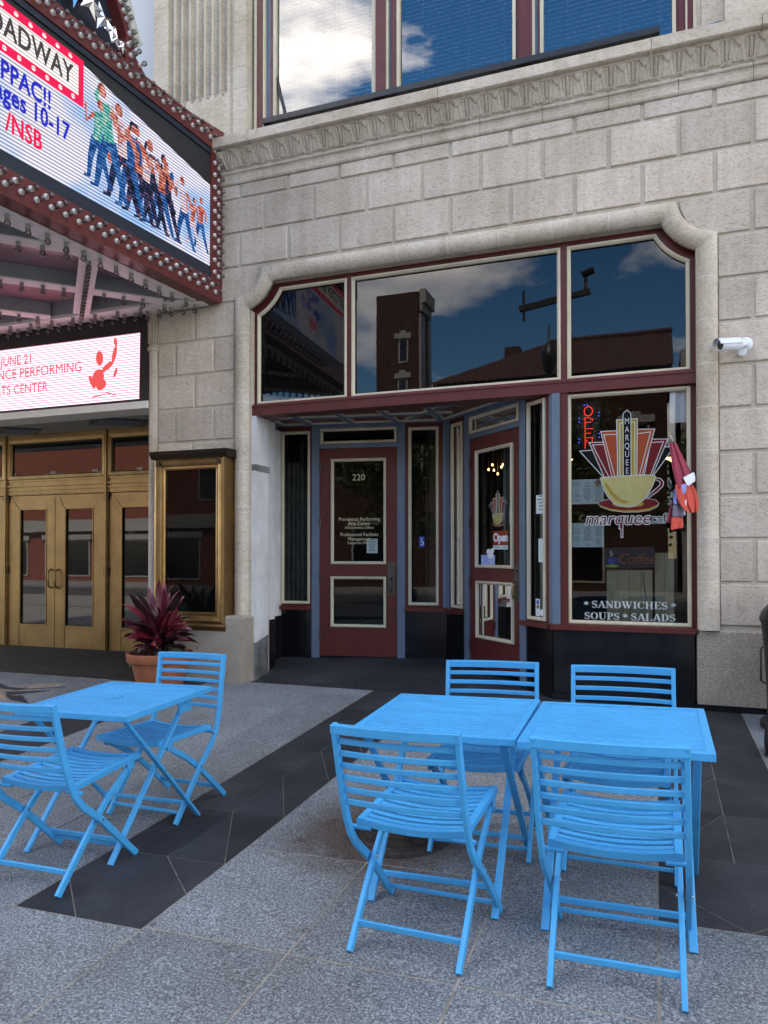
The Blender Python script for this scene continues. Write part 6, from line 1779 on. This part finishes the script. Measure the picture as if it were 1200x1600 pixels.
# red diode OPEN sign hanging inside
op = thing('open_sign', 'upright diode sign spelling open in red dots at the left of the big window', 'open sign', (-0.575, 0.16, 2.66))
OK_ = (0.160 + 6.76) / (6.76 + 0.09)
PAT = {'O': ['01110', '10001', '10001', '10001', '10001', '10001', '01110'], 'P': ['11110', '10001', '10001', '11110', '10000', '10000', '10000'], 'E': ['11111', '10000', '10000', '11110', '10000', '10000', '11111'], 'N': ['10001', '11001', '11001', '10101', '10011', '10011', '10001']}
def dot(mb, x, z, r=0.0042): mb.lathe([(r, 0), (r * 0.7, 0.003), (0.0001, 0.004)], 6, (x * OK_, 0.150, 1.52 + (z - 1.52) * OK_), Matrix.Rotation(math.pi / 2, 4, 'X'))
for ch, zc_ in zip('OPEN', (2.812, 2.713, 2.614, 2.523)):
    mb = MB()
    if ch == 'O':
        for i in range(20): dot(mb, -0.571 + 0.036 * math.cos(i * math.pi / 10), zc_ + 0.042 * math.sin(i * math.pi / 10))
    else:
        for r_i, row in enumerate(PAT[ch]):
            for c_i, b_ in enumerate(row):
                if b_ == '1': dot(mb, -0.600 + c_i * 0.0155, zc_ + 0.040 - r_i * 0.0135)
    obj('letter', mb, 'led_dot_red', op)
mb = MB()
for x, z in ((-0.607, 2.869), (-0.580, 2.870), (-0.652, 2.750), (-0.652, 2.720), (-0.653, 2.565), (-0.653, 2.533), (-0.480, 2.795), (-0.482, 2.765), (-0.475, 2.605), (-0.476, 2.572), (-0.56, 2.452), (-0.53, 2.455)): dot(mb, x, z, 0.0055)
obj('border_dots', mb, 'led_dot_blue', op)
obj('backing', MB().box(-0.672, -0.468, 0.152, 0.165, 2.47, 2.915), 'black_matte', op)
# menus behind the glass
def sheet_paper(name, label, cat, fn, x0, x1, z0, z1, d, cols=3, rows=16, group=None, header=True):
    o = thing(name, label, cat, fn(x0, z0, d), group)
    mb = MB()
    mb.add([fn(x0, z0, d), fn(x1, z0, d), fn(x1, z1, d), fn(x0, z1, d), fn(x0, z0, d - 0.0006), fn(x1, z0, d - 0.0006), fn(x1, z1, d - 0.0006), fn(x0, z1, d - 0.0006)], [(0, 1, 2, 3), (7, 6, 5, 4), (0, 4, 5, 1), (1, 5, 6, 2), (2, 6, 7, 3), (3, 7, 4, 0)])
    obj('sheet', mb, 'paper', o)
    if rows:
        ln = MB(); w = (x1 - x0) / cols
        for c in range(cols):
            xm = x0 + w * (c + 0.5)
            for r_ in range(rows):
                if rng.random() < 0.14: continue
                l = w * rng.uniform(0.22, 0.42); z = z1 - (z1 - z0) * (0.07 + 0.88 * r_ / rows); hh = (z1 - z0) / rows * 0.16
                ln.add([fn(xm - l, z - hh, d + 0.0005), fn(xm + l, z - hh, d + 0.0005), fn(xm + l, z + hh, d + 0.0005), fn(xm - l, z + hh, d + 0.0005)], [(0, 1, 2, 3)])
            if c: ln.add([fn(x0 + w * c - 0.0008, z0, d + 0.0004), fn(x0 + w * c + 0.0008, z0, d + 0.0004), fn(x0 + w * c + 0.0008, z1, d + 0.0004), fn(x0 + w * c - 0.0008, z1, d + 0.0004)], [(0, 1, 2, 3)])
        t_ = obj('print_lines', ln, 'ink', o)
    return o
m1_ = sheet_paper('menu_sheet', 'three-column menu sheet taped beside the coffee cup emblem, upper one', 'menu', gfn, -0.7245, -0.443, 1.9755, 2.199, -0.006, 3, 20)
mb = MB()
for k in range(5): mb.add([gfn(-0.493 + (k - 2) * 0.010, 2.155 + 0.0 * k, -0.0052), gfn(-0.493 + (k - 2) * 0.010 + 0.008, 2.155, -0.0052), gfn(-0.493 + (k - 2) * 0.014 + 0.010, 2.175 + 0.012 * (2 - abs(k - 2)), -0.0052), gfn(-0.493 + (k - 2) * 0.014, 2.175 + 0.012 * (2 - abs(k - 2)), -0.0052)], [(0, 1, 2, 3)])
mb.add([gfn(-0.515, 2.153, -0.0052), gfn(-0.465, 2.153, -0.0052), gfn(-0.475, 2.130, -0.0052), gfn(-0.505, 2.130, -0.0052)], [(0, 1, 2, 3)], 1)
obj('printed_emblem', mb, ['vinyl_orange', 'vinyl_cream'], m1_)
sheet_paper('menu_sheet', 'three-column menu sheet taped below the cafe name, lower one', 'menu', gfn, -0.7255, -0.442, 1.586, 1.805, -0.006, 3, 20)
# coffee sign and tan boards inside the window
cs = thing('coffee_sign', 'dark board with a steaming blue cup and copper coffee lettering inside the big window', 'sign', (-0.22, 0.14, 1.42))
def cfn(x, z, d): k = (0.140 - d + 6.76) / 6.85; return Vector((x * k, 0.140 - d, 1.52 + (z - 1.52) * k))
mb = MB(); a = [(-0.436, 1.392), (-0.0169, 1.405), (-0.0169, 1.590), (-0.436, 1.578)]
mb.frustum([cfn(x, z, -0.008) for x, z in a], [cfn(x, z, 0) for x, z in a]); obj('board', mb, 'sign_dark', cs)
mb = MB(); poly(mb, [(-0.417, 1.488), (-0.412, 1.462), (-0.396, 1.437), (-0.372, 1.428), (-0.350, 1.437), (-0.334, 1.462), (-0.330, 1.488)], cfn, 0.001); stroke(mb, [(-0.331, 1.478), (-0.312, 1.474), (-0.316, 1.455), (-0.338, 1.449)], cfn, 0.001, 0.007, False); obj('cup', mb, 'vinyl_blue', cs)
mb = MB(); poly(mb, [(-0.374 + 0.056 * math.cos(a), 1.418 + 0.013 * math.sin(a)) for a in [2 * math.pi * i / 16 for i in range(16)]], cfn, 0.0016); obj('saucer', mb, 'vinyl_green', cs)
mb = MB(); stroke(mb, [(-0.377, 1.555), (-0.390, 1.540), (-0.364, 1.525), (-0.385, 1.512), (-0.376, 1.499)], cfn, 0.001, 0.008, False); obj('steam', mb, 'vinyl_white', cs)
text('lettering', 'Coffee', 0.128, frame(cfn(-0.175, 1.478, 0.002), (1, 0, 0), (0, -1, 0)), 'coffee_text', cs, shear=0.35, offset=-0.0005, space=0.92)
for lab, x0, x1, z0, z1 in (('wide tan wooden board standing inside the window under the coffee sign', -0.4194, -0.034, 0.93, 1.385), ('tall narrow tan board standing right of the coffee sign', -0.016, 0.1415, 0.93, 1.535)):
    def bfn(x, z, y): k = (y + 6.76) / 6.85; return (x * k, y, 1.52 + (z - 1.52) * k)
    yb = 0.19 if x1 < 0 else 0.23
    o = thing('tan_board', lab, 'board', bfn((x0 + x1) / 2, z0, yb), 'tan boards inside the big window')
    nb = 4 if x1 < 0 else 2
    for k in range(nb):
        xa, xb = x0 + (x1 - x0) * k / nb + 0.0012, x0 + (x1 - x0) * (k + 1) / nb - 0.0012
        obj('plank', MB().frustum([bfn(x, z, yb) for x, z in ((xa, z0), (xb, z0), (xb, z1), (xa, z1))], [bfn(x, z, yb + 0.015) for x, z in ((xa, z0), (xb, z0), (xb, z1), (xa, z1))]), 'tan_board', o)
o = thing('window_wire', 'thin black wire hanging down the wide tan board', 'wire', (-0.1, 0.18, 1.2))
obj('strand', MB().tube([(-0.114, 0.182, 1.36), (-0.112, 0.182, 1.30), (-0.098, 0.182, 1.20), (-0.086, 0.182, 1.115)], 0.0022, 5), 'black', o)
o = thing('roller_shade', 'short white roller shade pulled down in the top right corner of the big window', 'shade', (0.18, 0.12, 2.67))
obj('fabric', MB().box(0.113, 0.262, 0.115, 0.118, 2.675, 2.955), 'flag_white', o)
obj('hem_bar', MB().box(0.113, 0.262, 0.111, 0.1225, 2.668, 2.6745), 'white_plastic', o)
# cafe door stickers
def dfn(x, z, d):      # the emblem's own numbers, shrunk and set on the door glass
    t = 0.885 - (x + 0.235) * 0.415; zz = 1.990 + (z - 2.352) * 0.405
    return SW.p(t, zz, -0.0185 + d)
dl = thing('window_sticker', 'small fan and coffee cup emblem on the cafe door glass', 'window sticker', SW.p(0.885, 1.99, 0.0))
def dtm(x, z, d):
    p = dfn(x, z, d); return frame(p, -wd, wnn)
logo(dl, dfn, 0.0085, 0.032, dtm)
def sfn(t, z, d): return SW.p(t, z, -0.0185 + d)
def card(name, label, cat, t0, t1, z0, z1, mat, d=0.0006):
    o = thing(name, label, cat, sfn(t0, z0, d))
    mb = MB(); mb.add([sfn(t0, z0, d), sfn(t1, z0, d), sfn(t1, z1, d), sfn(t0, z1, d)], [(0, 1, 2, 3)]); obj('face', mb, mat, o)
    return o
o = card('open_card', 'orange card reading open above a white strip on the cafe door', 'open sign', 0.718, 0.976, 1.612, 1.760, 'vinyl_orange')
text('lettering', 'Open', 0.118, frame(sfn(0.847, 1.690, 0.0012), -wd, wnn), 'flag_white', o, offset=0.004, space=0.92)
mb = MB(); mb.add([sfn(0.718, 1.572, 0.0006), sfn(0.976, 1.572, 0.0006), sfn(0.976, 1.6115, 0.0006), sfn(0.718, 1.6115, 0.0006)], [(0, 1, 2, 3)]); obj('strip', mb, 'paper', o)
mb = MB()
for t0, t1 in ((0.955, 0.86), (0.82, 0.795), (0.785, 0.735)): mb.add([sfn(t0, 1.587, 0.0011), sfn(t1, 1.587, 0.0011), sfn(t1, 1.598, 0.0011), sfn(t0, 1.598, 0.0011)], [(0, 1, 2, 3)])
obj('print_lines', mb, 'ink', o)
o = card('picture_sticker', 'blue and white cut-out sticker in the lower corner of the cafe door glass', 'sticker', 0.945, 1.203, 1.400, 1.515, 'flag_blue')
mb = MB()
for t, z, r_ in ((1.06, 1.548, 0.040), (0.995, 1.558, 0.034), (1.03, 1.518, 0.055)): poly(mb, [(t + r_ * math.cos(a), z + r_ * math.sin(a) * 0.8) for a in [2 * math.pi * i / 14 for i in range(14)]], sfn, 0.0010 + r_ * 0.004)
for k in range(26):
    t, z = rng.uniform(0.95, 1.18), rng.uniform(1.405, 1.50); mb.add([sfn(t, z, 0.0015), sfn(t + 0.02, z, 0.0015), sfn(t + 0.02, z + 0.005, 0.0015), sfn(t, z + 0.005, 0.0015)], [(0, 1, 2, 3)])
obj('figures', mb, 'flag_white', o)
def notice(label, t0, t1, z0, z1, rows, cat='notice', nm='paper_notice'):
    return sheet_paper(nm, label, cat, lambda a, b, d: SW.p(t1 - (a - t0), b, -0.0185 + d), t0, t1, z0, z1, 0.0008, 1, rows)
notice('narrow white notice at the right edge of the cafe door glass', 0.608, 0.686, 1.825, 1.988, 7)
notice('small white sticker under the narrow notice on the cafe door', 0.610, 0.676, 1.755, 1.795, 2)
card('round_sticker', 'tiny orange sticker low at the right edge of the cafe door glass', 'sticker', 0.615, 0.670, 1.695, 1.738, 'vinyl_orange')
card('blue_sticker', 'tiny blue sticker, lowest at the right edge of the cafe door glass', 'sticker', 0.617, 0.660, 1.605, 1.655, 'flag_blue')
notice('handwritten white notice in the narrow window right of the cafe door', 0.092, 0.262, 1.902, 2.078, 5)
notice('plain white sheet below the handwritten notice in the narrow window', 0.095, 0.228, 1.448, 1.668, 0)
notice('tall white strip of card stickers at the foot of the narrow window', 0.208, 0.272, 0.942, 1.104, 0, 'sticker', 'card_stickers')
card('blue_card_sticker', 'blue square on the strip of card stickers', 'sticker', 0.224, 0.258, 1.055, 1.092, 'vinyl_blue', 0.0016)
card('red_card_sticker', 'red and orange square on the strip of card stickers', 'sticker', 0.224, 0.258, 1.012, 1.045, 'vinyl_orange', 0.0016)
o = thing('round_sticker', 'round white sticker between the card stickers', 'sticker', sfn(0.185, 0.965, 0))
mb = MB(); poly(mb, [(0.183 + 0.026 * math.cos(a), 0.978 + 0.034 * math.sin(a)) for a in [2 * math.pi * i / 18 for i in range(18)]], sfn, 0.0012); obj('face', mb, 'flag_white', o)
notice('white sticker at the right of the card stickers', 0.092, 0.152, 0.935, 1.010, 0, 'sticker', 'card_stickers')
card('blue_card_sticker', 'blue square on the right-hand white sticker', 'sticker', 0.104, 0.140, 0.955, 0.995, 'vinyl_blue', 0.0016)
# access sticker and inside notice by the office door
def afn(t, z, d): return BW.p(t, z, -0.0225 + d)
o = thing('access_sticker', 'blue wheelchair access sticker on the window right of the numbered door', 'sticker', afn(0.288, 1.66, 0))
mb = MB(); mb.add([afn(0.258, 1.605, 0.0006), afn(0.318, 1.605, 0.0006), afn(0.318, 1.725, 0.0006), afn(0.258, 1.725, 0.0006)], [(0, 1, 2, 3)]); obj('face', mb, 'vinyl_blue', o)
mb = MB(); poly(mb, [(0.290 + 0.007 * math.cos(a), 1.703 + 0.007 * math.sin(a)) for a in [2 * math.pi * i / 10 for i in range(10)]], afn, 0.0012)
stroke(mb, [(0.290, 1.692), (0.288, 1.663), (0.270, 1.660), (0.264, 1.632)], afn, 0.0012, 0.006, False); stroke(mb, [(0.290 + 0.018 * math.cos(R(a)), 1.648 + 0.018 * math.sin(R(a))) for a in range(60, 330, 20)], afn, 0.0014, 0.005, False)
obj('wheelchair_symbol', mb, 'flag_white', o)
sheet_paper('inside_notice', 'white sheet taped behind the office names on the numbered door', 'notice', lambda a, b, d: BW.p(1.80 - a, b, -0.05 + d), 0.86, 0.99, 1.535, 1.705, 0.0, 1, 6)

# ------------------------------------------------------------------ lamps inside the cafe
for i, (x, y, z) in enumerate(((0.13, 2.2, 2.62), (0.16, 2.6, 2.66), (0.21, 3.0, 2.68), (0.26, 3.4, 2.69), (0.33, 3.8, 2.68), (-1.02, 2.6, 2.70))):
    o = thing('pendant_lamp', ['lowest and nearest warm pendant lamp of the row glowing right of the fan emblem', 'second warm pendant lamp from the bottom of the glowing row', 'middle warm pendant lamp of the glowing row', 'fourth warm pendant lamp from the bottom of the glowing row', 'farthest warm pendant lamp of the row, half behind the flag'][i] if i < 5 else 'single warm pendant lamp glowing left of the fan emblem', 'lamp', (x, y, z), 'pendant lamps inside the cafe')
    obj('shade', MB().lathe([(0.015, 0.09), (0.05, 0.06), (0.075, 0.0), (0.07, 0.0), (0.012, 0.07)], 16, (x, y, z)), 'brass', o)
    obj('bulb', MB().lathe([(0.0001, -0.02), (0.04, -0.01), (0.05, 0.01), (0.03, 0.04)], 12, (x, y, z)), 'warm_lamp', o)
    obj('cord', MB().tube([(x, y, z + 0.09), (x, y, 3.4)], 0.005, 5), 'black', o)
o = thing('rod_chandelier', 'cluster of thin brass rods with small bulbs hanging behind the cafe door', 'lamp', (-1.75, 2.0, 3.0))
for k in range(9):
    x, y, l = -1.90 + 0.037 * k, 2.0 + 0.05 * math.sin(k * 2.1), 2.56 + 0.06 * math.sin(k * 1.7)
    obj('rod', MB().tube([(x, y, l), (x, y, 3.4)], 0.006, 6), 'brass', o)
    obj('bulb', MB().lathe([(0.0001, -0.03), (0.011, -0.02), (0.009, 0.0)], 8, (x, y, l)), 'warm_lamp', o)
o = thing('tube_lamp', 'short bright tube lamp on the cafe ceiling seen through the fanlight', 'lamp', (-1.86, 2.6, 3.3))
obj('tube', MB().tube([(-1.92, 2.75, 3.34), (-1.80, 2.50, 3.30)], 0.022, 8), 'warm_lamp', o)

# ------------------------------------------------------------------ the far side of the street, seen in the glass
def far_window(parent, x, y, z, w, h, face=1):
    f = obj('window', MB().box(x - w / 2, x + w / 2, y - 0.02, y + 0.05, z, z + h), 'far_trim', parent)
    obj('pane', MB().box(x - w / 2 + 0.1, x + w / 2 - 0.1, y + 0.051, y + 0.06, z + 0.1, z + h - 0.1), 'blackstone', f)
    obj('lintel', MB().box(x - w / 2 - 0.2, x + w / 2 + 0.2, y + 0.01, y + 0.14, z + h + 0.003, z + h + 0.32).box(x - 0.2, x + 0.2, y + 0.01, y + 0.14, z + h + 0.323, z + h + 0.48), 'far_trim', f)
th = thing('tiled_house', 'low house with a brown tiled roof across the street, seen in the window glass', 'house', (-4, -30, 0))
obj('wall', MB().box(-9.8, 0.45, -34, -26, -0.4, 9.5), 'brick', th)
rf = MB(); n = 128; v = []; f = []
for j in range(13):
    t = j / 12
    for i in range(n + 1):
        x0_ = -10.2 + 5.6 * t; x = x0_ + (0.7 - x0_) * i / n
        y = -25.6 - 2.6 * t; z = 9.35 + 2.15 * t - (0.03 if j % 2 else 0) + 0.07 * abs(math.sin(i * math.pi / 4))
        v.append((x, y, z))
        if i < n and j < 12: f.append((j * (n + 1) + i, j * (n + 1) + i + 1, (j + 1) * (n + 1) + i + 1, (j + 1) * (n + 1) + i))
rf.add(v, f).box(-10.2, 0.7, -34.2, -28.25, 9.5, 9.6).prism([(-4.5, -28.2, 11.42), (-4.5, -34, 9.4), (-4.5, -26, 9.4)], (5.15, 0, 0))
obj('roof', rf, 'roof_tile', th)
obj('ridge', MB().tube([(-4.6, -28.2, 11.52), (0.72, -28.2, 11.58)], 0.13, 8), 'roof_tile', th)
obj('chimney', MB().box(-6.9, -6.2, -29.2, -28.5, 9.5, 11.6), 'brick', th)
for x in (-8.2, -5.6, -3.0, -0.8): far_window(th, x, -26.0, 5.2, 1.1, 1.9)
for x in (-7.4, -3.4): far_window(th, x, -26.0, 0.3, 2.6, 2.6)
bb = thing('brick_tower_block', 'tall brown brick block with a stone cornice across the street, seen in the window glass', 'building', (-14, -40, 0))
obj('wall', MB().box(-15.9, -13.25, -36.9, -34.6, -0.4, 17.2), 'brick', bb)
obj('cornice', MB().box(-13.24, -12.85, -36.9, -34.8, 16.6, 17.4).box(-13.24, -13.05, -36.9, -34.8, 16.1, 16.597), 'far_trim', bb)
obj('pilaster', MB().box(-13.24, -13.1, -35.6, -34.7, 0, 15.89).box(-13.24, -13.1, -36.9, -36.3, 0, 15.89), 'far_trim', bb)
for z in (5.4, 8.2, 10.6, 13.0): far_window(bb, -14.2, -34.6, z, 0.62, 1.45)
rb_ = thing('red_brick_house', 'red brick terrace with white window heads across the street, seen in the brass door glass', 'building', (-30, -30, 0))
obj('wall', MB().box(-46, -16.6, -33, -26, -0.4, 8.8), simple('bright_red_brick', (0.20, 0.055, 0.032), 0.9), rb_)
obj('shop_band', MB().box(-46, -16.6, -25.99, -25.7, 2.9, 3.6), 'far_trim', rb_)
for k in range(9): far_window(rb_, -44 + k * 3.2, -26.0, 4.3, 1.3, 1.8)
for k in range(6): far_window(rb_, -43 + k * 4.8, -26.0, 0.2, 3.4, 2.2)
eb = thing('pale_corner_building', 'pale stone corner building across the street, seen in the glass', 'building', (8, -30, 0))
obj('wall', MB().box(1.0, 22, -36, -26.4, -0.4, 10.2), 'far_trim', eb)
for k in range(6):
    for z in (1.0, 4.4, 7.4): far_window(eb, 3.0 + k * 3.2, -26.4, z, 1.2, 1.9)
def tree(x, y, h, seed, label):
    o = thing('street_tree', label, 'tree', (x, y, -0.05), 'street trees behind the viewer')
    r_ = random.Random(seed)
    tr = MB(); tr.tube([(x, y, -0.1), (x + 0.05, y, h * 0.3), (x - 0.04, y + 0.05, h * 0.5), (x, y, h * 0.8)], [0.11, 0.085, 0.065, 0.02], 8)
    for k in range(9):
        a = k * 2.4; z = h * (0.36 + 0.05 * k); L_ = h * r_.uniform(0.16, 0.26)
        tr.tube([(x, y, z), (x + L_ * 0.5 * math.cos(a), y + L_ * 0.5 * math.sin(a), z + L_ * 0.35), (x + L_ * math.cos(a), y + L_ * math.sin(a), z + L_ * 0.9)], [0.035, 0.025, 0.008], 5)
    obj('trunk', tr, 'trunk', o)
    lf = MB()
    cl_ = [(r_.gauss(0, h * 0.14), r_.gauss(0, h * 0.14), h * r_.uniform(0.42, 0.95)) for _ in range(34)]
    for k in range(5200):
        c = r_.choice(cl_); s = h * 0.05
        p = Vector((x + c[0] + r_.gauss(0, s), y + c[1] + r_.gauss(0, s), c[2] + r_.gauss(0, s)))
        a = Vector((r_.uniform(-1, 1), r_.uniform(-1, 1), r_.uniform(-1, 1))).normalized() * r_.uniform(0.05, 0.09)
        b = a.cross(Vector((r_.uniform(-1, 1), r_.uniform(-1, 1), r_.uniform(-1, 1)))).normalized() * 0.045
        lf.add([p - a, p + b, p + a, p - b], [(0, 1, 2, 3)])
    cr_ = obj('crown', lf, 'foliage', o)
tree(-2.75, -12.5, 5.3, 3, 'leafy street tree by the kerb, seen in the numbered door glass')
tree(-10.4, -12.3, 5.2, 5, 'leafy street tree by the kerb, seen in the brass door glass')
tree(1.4, -12.4, 5.3, 9, 'leafy street tree by the kerb, seen in the big window')
def lamp_post(x, y, h, label, big=False):
    o = thing('street_lamp', label, 'street lamp', (x, y, -0.05))
    obj('pole', MB().lathe([(0.20, 0), (0.20, 0.25), (0.13, 0.45), (0.075, 0.7), (0.065, h - 0.9), (0.09, h - 0.85)], 14, (x, y, -0.06)), 'black', o)
    obj('lantern', MB().lathe([(0.09, h - 0.85), (0.19, h - 0.55), (0.20, h - 0.40), (0.10, h - 0.2), (0.03, h - 0.1), (0.02, h + 0.25), (0.0001, h + 0.3)], 14, (x, y, -0.06)), 'black', o)
    return o
lamp_post(-2.30, -10.2, 6.6, 'black street lamp with a pointed lantern on the kerb behind the viewer')
lamp_post(-7.9, -10.4, 4.2, 'shorter black street lamp on the kerb, seen in the narrow window')
tm_ = thing('signal_mast', 'dark traffic mast with a cross arm and a small camera, seen in the window glass', 'mast', (-2.95, -14.6, -0.2))
obj('pole', MB().lathe([(0.16, 0), (0.11, 0.6), (0.09, 9.3)], 12, (-2.45, -14.6, -0.17)), 'black', tm_)
obj('arm', MB().bar((-3.75, -14.6, 8.72), (-1.72, -14.6, 9.02), 0.16, 0.16), 'black', tm_)
obj('mast_camera', MB().tube([(-1.85, -14.6, 9.05), (-1.85, -14.6, 9.47), (-1.95, -14.6, 9.50), (-1.62, -14.55, 9.58)], [0.05, 0.05, 0.10, 0.10], 10), 'black', tm_)
obj('antenna', MB().tube([(-3.62, -14.6, 8.35), (-3.62, -14.6, 9.25)], 0.04, 8), 'black', tm_)
for k in range(7):
    x = -12.5 + k * 1.9
    o = thing('bollard', ['black bollard at the far left end of the kerb row behind the viewer', 'second black bollard from the left end of the kerb row', 'third black bollard from the left end of the kerb row', 'middle black bollard of the kerb row behind the viewer', 'third black bollard from the right end of the kerb row', 'second black bollard from the right end of the kerb row', 'black bollard at the right end of the kerb row, nearest the street lamp'][k], 'bollard', (x, -13.0, -0.05), 'bollards along the kerb')
    obj('post', MB().lathe([(0.13, 0), (0.13, 0.12), (0.085, 0.2), (0.075, 0.85), (0.10, 0.9), (0.10, 0.95), (0.06, 1.02), (0.0001, 1.05)], 12, (x, -13.0, -0.05)), 'black', o)
